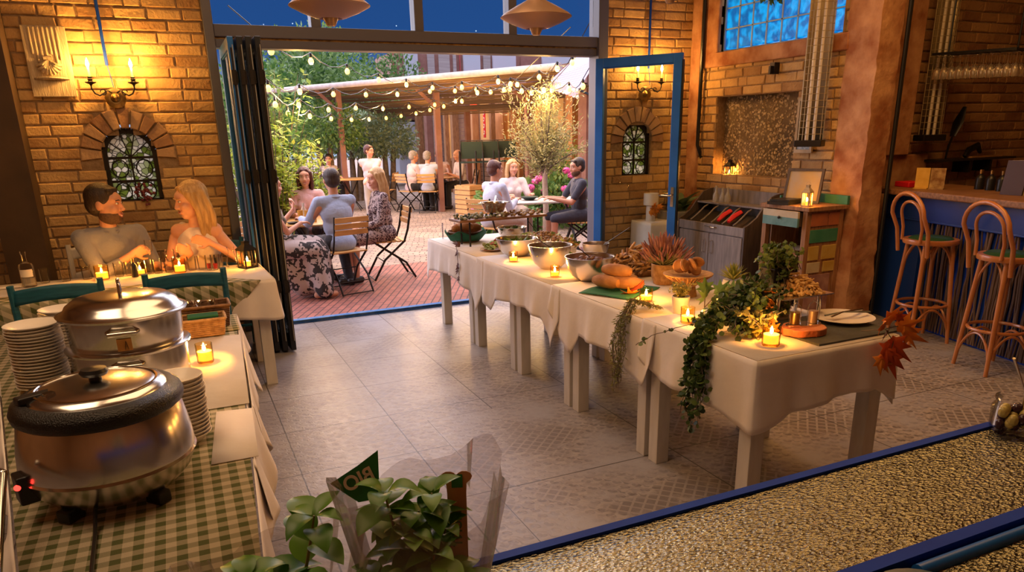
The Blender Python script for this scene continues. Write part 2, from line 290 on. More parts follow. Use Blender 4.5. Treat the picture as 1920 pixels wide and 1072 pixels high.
# --- brick walls
def interval_arch(cu, hw, zb, zs):
    def f(z):
        if z < zb or z > zs+hw: return None
        h = hw if z < zs else math.sqrt(max(0, hw*hw-(z-zs)**2)); return (cu-h, cu+h)
    return f
def interval_rect(a, b, z0, z1): return lambda z: (a, b) if z0 < z < z1 else None
def brick_wall(name, org, ud, nd, u0, u1, z0, z1, holes=(), rings=(), bm='brick', H=.086, Lb=.255, thick=.25, seed=1, mort='mortar'):
    R = random.Random(seed); mb = MB(); ud = Vector(ud); nd = Vector(nd); org = Vector(org)
    P = lambda u, d, z: tuple(org+ud*u+nd*d+Vector((0, 0, z)))
    def block(a, b, c, e, d0, d1):
        mb.add([P(a, d0, c), P(b, d0, c), P(b, d0, e), P(a, d0, e), P(a, d1, c), P(b, d1, c), P(b, d1, e), P(a, d1, e)],
               [(0, 3, 2, 1), (4, 5, 6, 7), (0, 1, 5, 4), (1, 2, 6, 5), (2, 3, 7, 6), (3, 0, 4, 7)])
    def minus(segs, iv):
        if not iv: return segs
        o = []
        for a, b in segs:
            if iv[1] <= a or iv[0] >= b: o.append((a, b)); continue
            if iv[0] > a: o.append((a, iv[0]))
            if iv[1] < b: o.append((iv[1], b))
        return o
    n = int((z1-z0)/H)+1
    for r in range(n):
        za = z0+r*H; zb = min(za+H, z1)
        if zb-za < .01: break
        zm = (za+zb)/2
        segs = [(u0, u1)]
        for h in holes: segs = minus(segs, h(zm))
        mb.m = 1
        for a, b in segs: block(a, b, za, zb, -thick, 0)
        mb.m = 0; u = u0-R.random()*.2 if r % 2 else u0-.12*R.random()-.1
        bs = segs
        for h in rings: bs = minus(bs, h(zm))
        while u < u1:
            L_ = Lb*R.choice((1, 1, 1, .92, .5, 1.06)); ua, ub = u+.006, u+L_-.006; u += L_
            for a, b in bs:
                p, q = max(a, ua), min(b, ub)
                if q-p < .03: continue
                dz = .007; out = .007+R.random()*.009; j = lambda s=.005: R.uniform(-s, s); i = .007
                c = [(p+j(), za+dz+j(.003)), (q+j(), za+dz+j(.003)), (q+j(), zb-dz+j(.003)), (p+j(), zb-dz+j(.003))]
                cu = sum(t[0] for t in c)/4; cz = sum(t[1] for t in c)/4
                inn = [(cu+(x-cu)*(1-i/max(.02, (q-p)/2)), cz+(y-cz)*(1-i/.034)) for x, y in c]
                v = [P(x, -.02, y) for x, y in c]+[P(x, out*.6, y) for x, y in c]+[P(x, out+j(.003), y) for x, y in inn]
                mb.add(v, [(0, 1, 5, 4), (1, 2, 6, 5), (2, 3, 7, 6), (3, 0, 4, 7), (4, 5, 9, 8), (5, 6, 10, 9), (6, 7, 11, 10), (7, 4, 8, 11), (8, 9, 10, 11)])
    return mb, P
def voussoirs(mb, P, cu, zs, r0, r1, n, R, m=2, a0=-.12, a1=PI+.12):
    mb.m = m
    for k in range(n):
        a = a0+(a1-a0)*k/n+.02; b = a0+(a1-a0)*(k+1)/n-.02; ro = r1+R.uniform(-.01, .012); q = .02+R.random()*.012
        c = [(cu+r0*math.cos(a), zs+r0*math.sin(a)), (cu+ro*math.cos(a), zs+ro*math.sin(a)), (cu+ro*math.cos(b), zs+ro*math.sin(b)), (cu+r0*math.cos(b), zs+r0*math.sin(b))]
        mx = sum(t[0] for t in c)/4; mz = sum(t[1] for t in c)/4; inn = [(mx+(x-mx)*.86, mz+(z-mz)*.9) for x, z in c]
        v = [P(x, -.02, z) for x, z in c]+[P(x, q*.7, z) for x, z in c]+[P(x, q, z) for x, z in inn]
        mb.add(v, [(0, 1, 5, 4), (1, 2, 6, 5), (2, 3, 7, 6), (3, 0, 4, 7), (4, 5, 9, 8), (5, 6, 10, 9), (6, 7, 11, 10), (7, 4, 8, 11), (8, 9, 10, 11)])
BM = [X['brick'], X['mortar'], X['voussoir']]
YB = 6.88
def arch_wall(name, u0, u1, cu, hw, seed):
    mb, P = brick_wall(name, (0, YB, 0), (1, 0, 0), (0, -1, 0), u0, u1, 0, 4.2, [interval_arch(cu, hw, 1.19, 1.57)], [interval_arch(cu, hw+.155, 1.50, 1.57)], seed=seed)
    voussoirs(mb, P, cu, 1.57, hw+.005, hw+.15, 11, random.Random(seed)); return struct(mb.build(name, BM, smooth=False))
arch_wall('wall_back_left', -4, .40, -.29, .20, 3)
arch_wall('wall_back_right', 4.19, 5.3, 4.60, .18, 5)
def stained(name, seed):
    m = mk(name, (.5, .5, .4), .2); nt, N, L, I = nodes(m); I['Roughness'].default_value = .15
    tc = N('ShaderNodeTexCoord'); vo = N('ShaderNodeTexVoronoi'); vo.feature = 'DISTANCE_TO_EDGE'; vo.inputs['Scale'].default_value = 26; L(tc.outputs['Object'], vo.inputs['Vector'])
    v2 = N('ShaderNodeTexVoronoi'); v2.inputs['Scale'].default_value = 26; L(tc.outputs['Object'], v2.inputs['Vector'])
    r = N('ShaderNodeValToRGB'); e = r.color_ramp.elements; e[0].color = (.30, .38, .12, 1); e[1].color = (.75, .75, .66, 1); e[0].position = .3; e[1].position = .6; L(v2.outputs['Color'], r.inputs[0])
    g = N('ShaderNodeValToRGB'); g.color_ramp.elements[0].position = .03; g.color_ramp.elements[1].position = .09; L(vo.outputs['Distance'], g.inputs[0])
    mx = N('ShaderNodeMixRGB'); mx.blend_type = 'MULTIPLY'; mx.inputs[0].default_value = .92; L(r.outputs[0], mx.inputs[1]); L(g.outputs[0], mx.inputs[2]); L(mx.outputs[0], I['Base Color'])
    t = N('ShaderNodeBsdfTranslucent'); ms = N('ShaderNodeMixShader'); ms.inputs[0].default_value = .8; L(mx.outputs[0], t.inputs[0]); L(nt.nodes['Principled BSDF'].outputs[0], ms.inputs[1]); L(t.outputs[0], ms.inputs[2]); L(ms.outputs[0], nt.nodes['Material Output'].inputs[0]); return m
X['stained'] = stained('leaded_stained_glass', 1)
def arch_window(name, cu, hw):
    fr = MB(); w = .028; zb, zs = 1.19, 1.57
    out = [(cu-hw, zb), (cu-hw, zs)]+[(cu-hw*math.cos(a), zs+hw*math.sin(a)) for a in np.linspace(0, PI, 17)[1:-1]]+[(cu+hw, zs), (cu+hw, zb)]
    for k in range(len(out)):
        a, b = out[k], out[(k+1) % len(out)]; fr.bar((a[0], 6.93, a[1]), (b[0], 6.93, b[1]), .05, .045, (0, 1, 0))
    h = hw-.02
    fr.bar((cu-h, 6.93, 1.36), (cu+h, 6.93, 1.36), .014, .02); fr.bar((cu-h, 6.93, 1.545), (cu+h, 6.93, 1.545), .018, .02); fr.bar((cu, 6.93, zb), (cu, 6.93, 1.545), .014, .02, (0, 1, 0))
    for k in range(1, 5):
        a = PI*k/5; fr.bar((cu, 6.93, 1.55), (cu-h*math.cos(a), 6.93, 1.565+h*math.sin(a)), .009, .015, (0, 1, 0))
    for zc in (1.28, 1.46):
        for sx in (-1, 1):
            fr.tube([(cu+sx*(.09+.06*math.cos(t)), 6.925, zc+.07*math.sin(t)) for t in np.linspace(0, 2*PI, 13)[:-1]], .006, 5, True)
    o = struct(fr.build(name, X['iron'], smooth=False))
    p = MB(); pts = [(x, z) for x, z in [(cu-hw, zb), (cu-hw, zs)]+[(cu-hw*math.cos(a), zs+hw*math.sin(a)) for a in np.linspace(0, PI, 17)[1:-1]]+[(cu+hw, zs), (cu+hw, zb)]]
    n = len(pts); p.add([(x, 6.94, z) for x, z in pts]+[(x, 6.946, z) for x, z in pts], [tuple(range(n)), tuple(range(2*n-1, n-1, -1))]); p.build('glass_pane', X['stained'], o, False)
arch_window('window_1', -.29, .19); arch_window('window_2', 4.60, .17)
# --- folding-door opening: frame, transom and threshold
f = MB(); f.box(.40, .475, 6.82, 7.02, 0, 3.75); f.box(4.08, 4.19, 6.82, 7.02, 0, 3.75); f.box(.475, 4.08, 6.84, 7.02, 2.47, 2.565); f.box(.475, 4.08, 6.86, 7.02, 2.39, 2.455); f.box(.475, 4.08, 6.82, 7.02, 3.65, 3.75)
for x in (1.305, 2.225, 3.155): f.box(x-.042, x+.042, 6.86, 7.0, 2.56, 3.65)
o = struct(f.build('window_3', X['frame'], bevel=.006, smooth=False))
b = MB(); b.box(.475, 4.08, 6.87, 7.0, 2.45, 2.475); b.build('beam_groove', X['brass'], o, False)
tp = MB()
for a, c in ((.475, 1.263), (1.347, 2.183), (2.267, 3.113), (3.197, 4.08)): tp.box(a, c, 6.94, 6.946, 2.565, 3.65)
tp.build('glass_pane', X['pane'], o, False)
t = MB(); t.box(.475, 4.08, 6.88, 7.02, -.05, .012); t.tube([(.475, 6.91, .018), (4.08, 6.91, .018)], .018, 8); t.tube([(.475, 6.97, .016), (4.08, 6.97, .016)], .014, 8)
struct(t.build('trim_1', mk('worn_blue_track', (.03, .10, .24), .3, metal=.7, col2=(.10, .16, .26), scale=14)))
struct(MB().box(.40, 4.19, 6.88, 7.15, 3.75, 4.2).build('wall_above_opening', X['plaster'], smooth=False))
struct(MB().box(-1.25, -.97, 6.6, 6.89, 0, 4.2).build('trim_2', mk('dark_brown_panel', (.055, .03, .014), .6, col2=(.085, .045, .02), scale=3), smooth=False))
# --- right wall with glass-block window and gravel niche
mb, P = brick_wall('wall_right', (5.3, 0, 0), (0, 1, 0), (-1, 0, 0), 4.78, 6.9, 0, 4.2, [interval_rect(4.9, 6.46, 2.41, 3.45), interval_rect(5.32, 6.45, 1.17, 1.98)], seed=11, mort='mortar', thick=.3)
struct(mb.build('wall_right', BM, smooth=False))
g = MB()
g.box(5.262, 5.36, 4.8, 6.60, 2.27, 2.41)            # plaster sill band
g.box(5.255, 5.33, 6.70, 6.88, 0, 4.2); g.box(5.265, 5.4, 6.46, 6.70, 2.27, 4.2)
struct(g.build('trim_3', X['plaster'], bevel=.012))
gm = mk('pebble_render', (.10, .065, .03), .8, col2=(.22, .14, .06), scale=3, bump=.4)
nm = MB(); nm.box(5.42, 5.5, 5.25, 6.5, 1.1, 2.05); nm.m = 1
R = random.Random(4)
for k in range(1500):
    y, z = R.uniform(5.32, 6.45), R.uniform(1.17, 1.98); s = R.uniform(.005, .016)
    nm.ball((5.42, y, z), (s*.7, s*R.uniform(.6, 1.3), s), 6, 4)
struct(nm.build('wall_niche', [gm, mk('pebbles', (.22, .14, .06), .6, col2=(.62, .46, .24), isl=.9)]))
gb = MB(); gf = MB(); gf.box(5.34, 5.43, 4.85, 6.46, 2.41, 2.425); gf.box(5.34, 5.43, 6.445, 6.46, 2.41, 3.45)
bw = .195
for r in range(5):
    for c in range(8):
        y1 = 6.44-c*bw; z0 = 2.43+r*bw; gb.box(5.35, 5.42, y1-bw+.012, y1-.004, z0+.006, z0+bw-.010)
        if r: gf.box(5.345, 5.43, y1-bw, y1, z0-.008, z0+.004)
    gf.box
for c in range(1, 8): gf.box(5.345, 5.43, 6.44-c*bw-.004, 6.44-c*bw+.010, 2.42, 3.45)
wn = struct(gf.build('window_4', mk('pale_grout', (.35, .5, .6), .6), smooth=False))
bm_ = mk('blue_glass_block', (.005, .10, .40), .2, col2=(.01, .22, .60), scale=7, bump=1, bscale=16, spec=.3, emit=(.0, .27, .80), es=.55)  # emission stands in for blue sky light coming through the blocks
nt, N, L, I = nodes(bm_); wv = N('ShaderNodeTexWave'); wv.inputs['Scale'].default_value = 6; wv.inputs['Distortion'].default_value = 12; wv.inputs['Detail'].default_value = 2; wr = N('ShaderNodeValToRGB'); wr.color_ramp.elements[0].color = (.0, .09, .40, 1); wr.color_ramp.elements[1].color = (.0, .40, .95, 1); tcc = N('ShaderNodeTexCoord'); L(tcc.outputs['Object'], wv.inputs['Vector']); L(wv.outputs['Fac'], wr.inputs[0]); L(wr.outputs[0], I['Emission Color'])
gb.build('glass_block', bm_, wn, bevel=.01)
# --- plaster column, bar wall, ceiling, far sides
cm = MB(); nx = 6
def colf(x0, x1, y0, y1):
    ring = [(x0, y1), (x0, (y0+y1)/2), (x0, y0), ((x0+x1)/2, y0), (x1, y0), (x1, y1)]
    vs = []; fs = []; nz = 60; R = random.Random(2)
    for k in range(nz+1):
        z = 4.2*k/nz; g_ = .05*max(0, 1-z/.9)+.02*math.sin(z*3)*(z < 1.3)
        for x, y in ring:
            ox = -g_ if x == x0 else 0; oy = -g_*.6 if y == y0 else 0
            vs.append((x+ox+R.uniform(-.007, .007), y+oy+R.uniform(-.007, .007), z))
    n = len(ring)
    for k in range(nz):
        for i in range(n): fs.append((k*n+i, k*n+(i+1) % n, (k+1)*n+(i+1) % n, (k+1)*n+i))
    cm.add(vs, fs)
colf(5.27, 5.52, 4.5, 4.82)
struct(cm.build('trim_4', X['plaster']))
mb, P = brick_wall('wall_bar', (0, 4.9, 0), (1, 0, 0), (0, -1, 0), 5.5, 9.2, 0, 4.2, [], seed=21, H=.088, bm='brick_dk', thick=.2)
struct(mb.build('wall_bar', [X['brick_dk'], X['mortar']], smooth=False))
pl = MB(); pl.box(5.52, 6.5, 4.84, 4.9, 0, 1.40); pl.box(5.56, 6.18, 4.80, 4.90, 1.4, 4.2); struct(pl.build('trim_5', X['plaster'], bevel=.01))
pi = MB(); pi.tube([(5.55, 4.47, 0), (5.545, 4.47, 2), (5.535, 4.47, 4.2)], .018, 8); pi.tube([(5.31, 6.66, 1.35), (5.24, 6.66, 1.5), (5.235, 6.66, 4.2)], .02, 8)
struct(pi.build('trim_6', X['black']))
dk = mk('warm_brown_render', (.30, .16, .08), .9, col2=(.40, .22, .11), scale=2)
struct(MB().box(-4, 9.2, -2, 7.1, 4.2, 4.3).build('ceiling', dk, smooth=False))
struct(MB().box(-4, 9.2, -2.1, -2, 0, 4.2).build('wall_front', dk, smooth=False))
struct(MB().box(-4.1, -4, -2, 7, 0, 4.2).build('wall_left', dk, smooth=False))
struct(MB().box(9.2, 9.3, -2, 5, 0, 4.2).build('wall_far_right', dk, smooth=False))
# ================================================================ DOORS
def door_leaf(o, w, h=2.36, t=.045, st=.085, m='blue', x0=0):        # leaf lies along +x from the hinge, z from .02
    f = MB()
    f.box(x0, x0+st, -t/2, t/2, .02, h); f.box(x0+w-st, x0+w, -t/2, t/2, .02, h); f.box(x0+st, x0+w-st, -t/2, t/2, h-st, h); f.box(x0+st, x0+w-st, -t/2, t/2, .02, .15)
    for z in (.15, h-st-.012): f.box(x0+st, x0+w-st, -.012, .012, z, z+.012)
    f.build('door_frame', X[m], o, False, bevel=.004)
    g = MB(); g.box(x0+st, x0+w-st, -.003, .003, .15, h-st); g.build('door_pane', X['pane'], o, False)
o = thing('glass_door', 'blue framed glass door leaf standing open against the right brick pier', 'door', (4.06, 6.83, 0), math.atan2(-.75, .51))
door_leaf(o, .90)
h = MB(); h.box(.845, .875, -.032, -.022, .93, 1.12); h.tube([(.86, -.03, 1.04), (.86, -.075, 1.04), (.85, -.08, 1.04), (.74, -.08, 1.045)], .009, 8); h.tube([(.86, .03, 1.04), (.86, .075, 1.04), (.85, .08, 1.04), (.74, .08, 1.045)], .009, 8)
h.build('door_handle', X['chrome'], o)
k = MB(); k.box(.904, .912, -.02, .02, .5, 2.3); k.build('lock_strip', X['iron'], o, False)
X['leafdark'] = mk('dark_anodised_leaf', (.02, .022, .028), .4, metal=.3)
for i, (xx, lab, m) in enumerate(((.515, 'leftmost folded door leaf, blue face towards the brick wall', 'blue'), (.565, 'dark folded door leaf, second from the brick wall', 'leafdark'), (.615, 'dark folded door leaf, third from the brick wall', 'leafdark'), (.668, 'dark folded door leaf closest to the courtyard opening', 'leafdark'))):
    o = thing('folding_door', lab, 'door', (xx, 6.84-.02*i, 0), -PI/2+.012*i, 'stacked folding door leaves'); door_leaf(o, .86, 2.375, .042, .08, m)
    e = MB(); e.box(.861, .867, -.006, .006, .1, 2.3)
    for z in (.5, 1.35, 2.05): e.box(.861, .874, -.017, .017, z, z+.10); e.cyl((.872, .017, z+.01), (.872, .017, z+.09), .007, n=8)
    e.build('hinge', X['iron'], o, False)
    g = MB(); g.box(.8605, .864, .009, .014, .1, 2.32); g.build('seal', mk('seal_%d' % i, (.35, .33, .30), .5), o, False)
# ================================================================ TABLES, CLOTHS
def table(name, lab, x0, x1, y0, y1, z=.74, leg=.075, m='whitewood', group=None):
    o = thing(name, lab, 'table', ((x0+x1)/2, (y0+y1)/2, 0), 0, group); w, d = (x1-x0)/2, (y1-y0)/2
    t = MB(); t.box(-w, w, -d, d, z-.03, z); t.build('tabletop', X[m], o, False, bevel=.004)
    a = MB(); a.box(-w+.03, w-.03, -d+.02, -d+.04, z-.12, z-.03); a.box(-w+.03, w-.03, d-.04, d-.02, z-.12, z-.03); a.box(-w+.02, -w+.04, -d+.04, d-.04, z-.12, z-.03); a.box(w-.04, w-.02, -d+.04, d-.04, z-.12, z-.03); a.build('apron', X[m], o, False)
    for sx in (-1, 1):
        for sy in (-1, 1):
            cx, cy = sx*(w-leg/2-.005), sy*(d-leg/2-.005); l = MB(); l.box(cx-leg/2, cx+leg/2, cy-leg/2, cy+leg/2, 0, z-.03); l.build('leg', X[m], o, False, bevel=.003)
    return o
def skirt(mb, path, z, drop, wave=.012, freq=22, seed=0, step=.02):
    P = [Vector((*p, 0)) for p in path]; pts = []; S_ = 0
    for a, b in zip(P, P[1:]):
        L_ = (b-a).length; t = (b-a)/L_; n = Vector((t.y, -t.x, 0)); k = max(2, int(L_/step))
        for i in range(k+1): pts.append((a+t*(L_*i/k), n, S_+L_*i/k, min(L_*i/k, L_-L_*i/k)))
        S_ += L_
    R = random.Random(seed); ph = [R.uniform(0, 6) for _ in range(4)]; rows = 12; vs = []; fs = []
    # blend the normals round the corners
    N_ = []
    for i, (p, n, s, c) in enumerate(pts):
        acc = Vector((0, 0, 0))
        for q in pts[max(0, i-3):i+4]: acc += q[1]
        N_.append(acc.normalized())
    for j in range(rows+1):
        v = j/rows
        for i, (p, n, s, c) in enumerate(pts):
            d = drop(s, S_)*v; w_ = (math.sin(s*freq+ph[0])+.6*math.sin(s*freq*.43+ph[1])+.3*math.sin(s*freq*2.3+ph[2]))*wave*(v**1.3)
            off = .006+w_+.02*v+(.004 if v else 0)
            q = p+N_[i]*off; vs.append((q.x, q.y, z-d-(.0 if v else 0)))
    n = len(pts)
    for j in range(rows):
        for i in range(n-1): fs.append((j*n+i, (j+1)*n+i, (j+1)*n+i+1, j*n+i+1))
    mb.add(vs, fs); return pts
def top(mb, poly, z, wr=.0015):
    xs = [p[0] for p in poly]; ys = [p[1] for p in poly]; mb.add([(x, y, z) for x, y in poly], [tuple(range(len(poly)))])
for i, (y0, y1) in enumerate(((5.46, 6.26), (4.63, 5.43), (3.80, 4.60), (2.97, 3.77), (2.19, 2.94))):
    table('buffet_table', ['cream square-legged buffet table at the courtyard end of the row', 'cream buffet table second from the courtyard end', 'cream buffet table in the middle of the long buffet row', 'cream buffet table second from the near end of the row', 'cream buffet table at the near end, under the autumn leaves'][i], 2.09, 2.87, y0, y1, group='buffet tables in one long row')
def vdrop(pts):                                   # piecewise hem
    def f(s, S_):
        for (a, da), (b, db) in zip(pts, pts[1:]):
            if a <= s <= b: return da+(db-da)*(s-a)/(b-a)
        return pts[-1][1]
    return f
A0, A1 = 2.07, 2.89
def bcloth(lab, y0, y1, z, front, back, group, near=False, far=False, nd=None, seed=0):
    mb = MB(); top(mb, [(A0, y0), (A1, y0), (A1, y1), (A0, y1)], z)
    p = []
    if far: p = [(A1, y1)]
    p += [(A0, y1), (A0, y0)]
    if near: p += [(A1, y0)]
    skirt(mb, p, z, vdrop(front), seed=seed)
    if near and far is False: skirt(mb, [(A1, y0), (A1, y1)], z, vdrop(back), seed=seed+1)
    else: skirt(mb, [(A1, y0), (A1, y1)], z, vdrop(back), seed=seed+1)
    o = mb.build('tablecloth', X['white'], solid=.003, ang=75); return tag(o, lab, 'tablecloth', group)
GC = 'white cloths over the buffet'
bcloth('white buffet cloth at the courtyard end, below the green leaf tray', 5.10, 6.45, .757, [(0, .28), (.80, .28), (.86, .36), (.92, .27), (1.5, .23), (1.9, .30), (2.05, .42), (2.2, .16), (2.4, .1)], [(0, .25), (3, .25)], GC, far=True, seed=1)
bcloth('white buffet cloth with a pointed corner under the big steel bowls', 3.86, 5.24, .760, [(0, .12), (.12, .30), (.30, .36), (.40, .25), (.9, .22), (1.15, .24), (1.28, .40), (1.38, .20)], [(0, .25), (3, .25)], GC, seed=5)
bcloth('white buffet cloth hanging below the bread on the green napkin', 2.86, 3.98, .763, [(0, .15), (.12, .30), (.28, .37), (.36, .24), (.75, .24), (.95, .34), (1.05, .34), (1.12, .20)], [(0, .25), (3, .25)], GC, seed=9)
bcloth('white buffet cloth on the near end, under ivy and autumn leaves', 2.17, 2.98, .766, [(0, .20), (.15, .27), (.60, .27), (.72, .31), (.80, .32), (.88, .30), (1.0, .255), (1.35, .225), (1.50, .23), (1.62, .30), (1.70, .29)], [(0, .34), (.15, .26), (3, .25)], GC, near=True, seed=13)
# left dining table with two rows of cloth
GRN = (.10, .115, .035); CRM = (.55, .47, .32)
X['gingham'] = gingham('green_gingham', CRM, GRN, 21); X['ginghamD'] = gingham('green_gingham_bias', CRM, GRN, 14, PI/4)
table('dining_table', 'cream dining table under the glasses, in front of the seated couple', -.62, .48, 5.17, 5.87, group='dining tables along the left brick wall')
table('dining_table', 'cream dining table at the left edge under the clear bottle', -1.9, -.66, 5.17, 5.87, group='dining tables along the left brick wall')
mb = MB(); top(mb, [(-2.0, 5.14), (.53, 5.14), (.50, 5.90), (-2.0, 5.90)], .757)
skirt(mb, [(-2.0, 5.14), (.53, 5.14), (.50, 5.90), (-2.0, 5.90)][::1], .757, vdrop([(0, .25), (2.3, .25), (2.5, .28), (2.6, .26), (3.1, .26), (3.3, .36), (3.4, .22), (6, .22)]), wave=.010, seed=3)
tag(mb.build('tablecloth', X['white'], solid=.003, ang=75), 'white cloth on the long left table where the couple sits', 'tablecloth')
mb = MB(); top(mb, [(-2.0, 5.125), (.44, 5.125), (.14, 5.42), (-.5, 5.36), (-2.0, 5.40)], .763)
n = 60; vs = []; fs = []
for j in range(6):
    for i in range(n+1): x = -2.0+2.44*i/n; d = min(.20, max(0.002, (.44-x)*1.1)); vs.append((x, 5.125-.012-.006*math.sin(x*14)*j/5, .763-d*j/5))
for j in range(5):
    for i in range(n): a = j*(n+1)+i; fs.append((a, a+n+1, a+n+2, a+1))
mb.add(vs, fs); tag(mb.build('table_runner', X['ginghamD'], solid=.002, ang=75), 'green and cream gingham runner over the front edge of the left table', 'table runner')
# near left buffet table
lt = [(-.40, 1.52), (.055, 1.52), (.205, 4.18), (-.93, 4.30)]
o = thing('serving_table', 'long serving table under gingham cloth holding the steel soup kettle', 'table', (-.2, 2.8, 0))
t = MB(); t.prism([(a+.2, b-2.8) for a, b in [(-.39, 1.53), (.045, 1.53), (.195, 4.17), (-.92, 4.29)]], .71, .748); t.build('tabletop', X['whitewood'], o, False)
for a, b in ((-.36, 1.6), (0, 1.6), (.14, 4.08), (-.82, 4.15)): l = MB(); l.box(a+.2-.03, a+.2+.03, b-2.8-.03, b-2.8+.03, 0, .71); l.build('leg', X['whitewood'], o, False)
mb = MB(); top(mb, lt, .755)
mb.m = 1; skirt(mb, lt+[lt[0]], .755, vdrop([(0, .08), (.455, .10), (.47, .28), (1.0, .26), (1.4, .22), (1.55, .33), (1.9, .24), (2.2, .25), (2.5, .30), (2.9, .22), (3.15, .2), (4.3, .16), (4.35, .05), (7.1, .05)]), wave=.02, freq=16, seed=8)
o = tag(mb.build('tablecloth', [X['gingham'], X['white']], solid=.002, ang=75), 'green gingham tablecloth under the soup kettle and steel pots', 'tablecloth')
def patch(poly, z, lab, m, sk=None):
    mb = MB(); top(mb, poly, z)
    if sk: skirt(mb, sk[0], z, vdrop(sk[1]), wave=.02, freq=17, seed=int(poly[0][1]*10))
    return tag(mb.build('cloth', X[m], solid=.0015, ang=75), lab, 'cloth')
patch([(-.12, 2.66), (.135, 2.66), (.19, 3.70), (-.10, 3.74)], .759, 'white overlay cloth beneath the glass candle beside the steel pot', 'white', ([(.135, 2.62), (.195, 3.74)], [(0, .12), (.25, .30), (.42, .20), (.8, .17), (.95, .27), (1.12, .15)]))
patch([(-.02, 2.16), (.115, 2.16), (.137, 2.60), (.02, 2.62)], .7595, 'white overlay cloth with a hanging corner beside the bowl stack', 'white', ([(.09, 2.1), (.137, 2.66)], [(0, .16), (.2, .34), (.36, .28), (.56, .10)]))
patch([(-.05, 3.80), (.198, 3.80), (.205, 4.16), (-.15, 4.2)], .7595, 'striped green cloth square under the wicker baskets', 'gingham')
# ================================================================ CHAIRS
def ladder_chair(lab, loc, rz, m='navy', cat='chair', group=None, H=.90, w=.225):
    o = thing('wooden_chair', lab, cat, loc, rz, group)          # faces +y
    for sx in (-1, 1):
        b = MB(); b.tube([(sx*w, -.20, 0), (sx*w, -.19, .45), (sx*w*1.0, -.235, H)], .021, 8, flat=.8); b.build('rear_leg', X[m], o)
        b = MB(); b.cyl((sx*w*.95, .20, 0), (sx*w*.95, .19, .44), .019, n=8); b.build('front_leg', X[m], o)
        b = MB(); b.cyl((sx*w, -.19, .2), (sx*w*.95, .195, .2), .011, n=8); b.build('stretcher', X[m], o)
    b = MB(); b.box(-w, w, -.20, .21, .43, .455); b.build('seat', X[m], o, bevel=.01)
    for z, hh in ((H-.075, .085), (H-.25, .06), (H-.37, .04)):
        b = MB()
        b.grid(15, 5, lambda u, v: (-w+2*w*u, -.20-.035*(z-.45)/.45-.03*math.sin(PI*u)+(0.011 if 0 else 0), z-hh/2+hh*v+.022*math.sin(PI*u)))
        b.build('back_rail', X[m], o, solid=.022)
    for y, z in ((.195, .25), (-.19, .22)): b = MB(); b.cyl((-w, y, z), (w, y, z), .011, n=8); b.build('cross_bar', X[m], o)
    return o
c1 = ladder_chair('petrol blue wooden chair back in front of the green gingham, at the left edge', (-.73, 5.16, 0), math.radians(4), group='blue chairs at the left table')
c2 = ladder_chair('petrol blue wooden chair directly behind the wicker baskets', (-.02, 5.16, 0), 0, group='blue chairs at the left table')
ladder_chair('petrol blue wooden chair on which the blonde woman sits', (.22, 6.22, 0), PI, group='blue chairs at the left table')
ladder_chair('cream wooden chair beside the clear bottle, on which the man sits', (-.56, 6.27, 0), PI+.1, 'whitewood', H=.93)
ladder_chair('cream wooden chair partly visible behind the plate stack', (-1.02, 4.42, 0), math.radians(-75), 'whitewood', H=.88)
def slat_chair(lab, loc, rz, group):                                # folding bistro chair faces +y
    o = thing('folding_chair', lab, 'chair', loc, rz, group)
    for sx in (-1, 1):
        b = MB(); b.tube([(sx*.20, .24, .01), (sx*.20, .10, .25), (sx*.20, -.15, .46), (sx*.20, -.20, .60), (sx*.20, -.25, .86)], .009, 6, flat=1.6); b.build('back_frame', X['iron'], o)
        b = MB(); b.tube([(sx*.185, -.27, .01), (sx*.185, -.16, .20), (sx*.185, .12, .40), (sx*.185, .19, .455)], .009, 6, flat=1.6); b.build('leg', X['iron'], o)
    for y, z in ((.24, .02), (.12, .24), (-.27, .02), (-.2, .14)): b = MB(); b.cyl((-.19, y, z), (.19, y, z), .007, n=6); b.build('cross_bar', X['iron'], o)
    for k in range(6): b = MB(); b.box(-.205, .205, -.17+k*.062, -.12+k*.062, .452, .468); b.build('seat_slat', X['slat'], o, False, bevel=.003)
    for k in range(3): b = MB(); y = -.218-.018*k; b.box(-.20, .20, y-.012, y+.002, .655+k*.068, .655+k*.068+.056); b.build('back_slat', X['slat'], o, False, bevel=.003)
    return o
def aim(a, b): return math.atan2(b[1]-a[1], b[0]-a[0])-PI/2
BG = 'slatted folding chairs in the courtyard'
# near courtyard table
def round_table(lab, loc, r=.40, group=None, h=.73):
    o = thing('bistro_table', lab, 'table', loc, 0, group); t = MB(); t.lathe([(0, h-.028), (r-.02, h-.028), (r, h-.018), (r, h-.006), (r-.012, h), (0, h)], 36); t.build('tabletop', X['slat'], o, ang=30)
    l = MB()
    for k in range(4):
        a = k*PI/2+.5; l.tube([(.30*math.cos(a), .30*math.sin(a), .01), (.06*math.cos(a), .06*math.sin(a), .28), (-.05*math.cos(a), -.05*math.sin(a), .42), (-.26*math.cos(a), -.26*math.sin(a), h-.03)], .011, 6)
    l.build('base', X['iron'], o); return o
round_table('round wooden bistro table shared by the four guests nearest the door', (1.42, 8.95, 0), .46, 'courtyard tables')
slat_chair('slatted folding chair under the man in blue shirt seen from behind', (1.62, 8.16, 0), aim((1.62, 8.16), (1.40, 9.0)), BG)
slat_chair('slatted folding chair in profile under the woman in patterned dress', (2.28, 8.72, 0), aim((2.28, 8.72), (1.3, 8.75)), BG)
slat_chair('slatted folding chair under the smiling woman in pink', (1.52, 9.75, 0), PI, BG)
slat_chair('slatted folding chair under the woman in the long leaf-print skirt', (.86, 8.30, 0), aim((.86, 8.3), (1.42, 8.95)), BG)
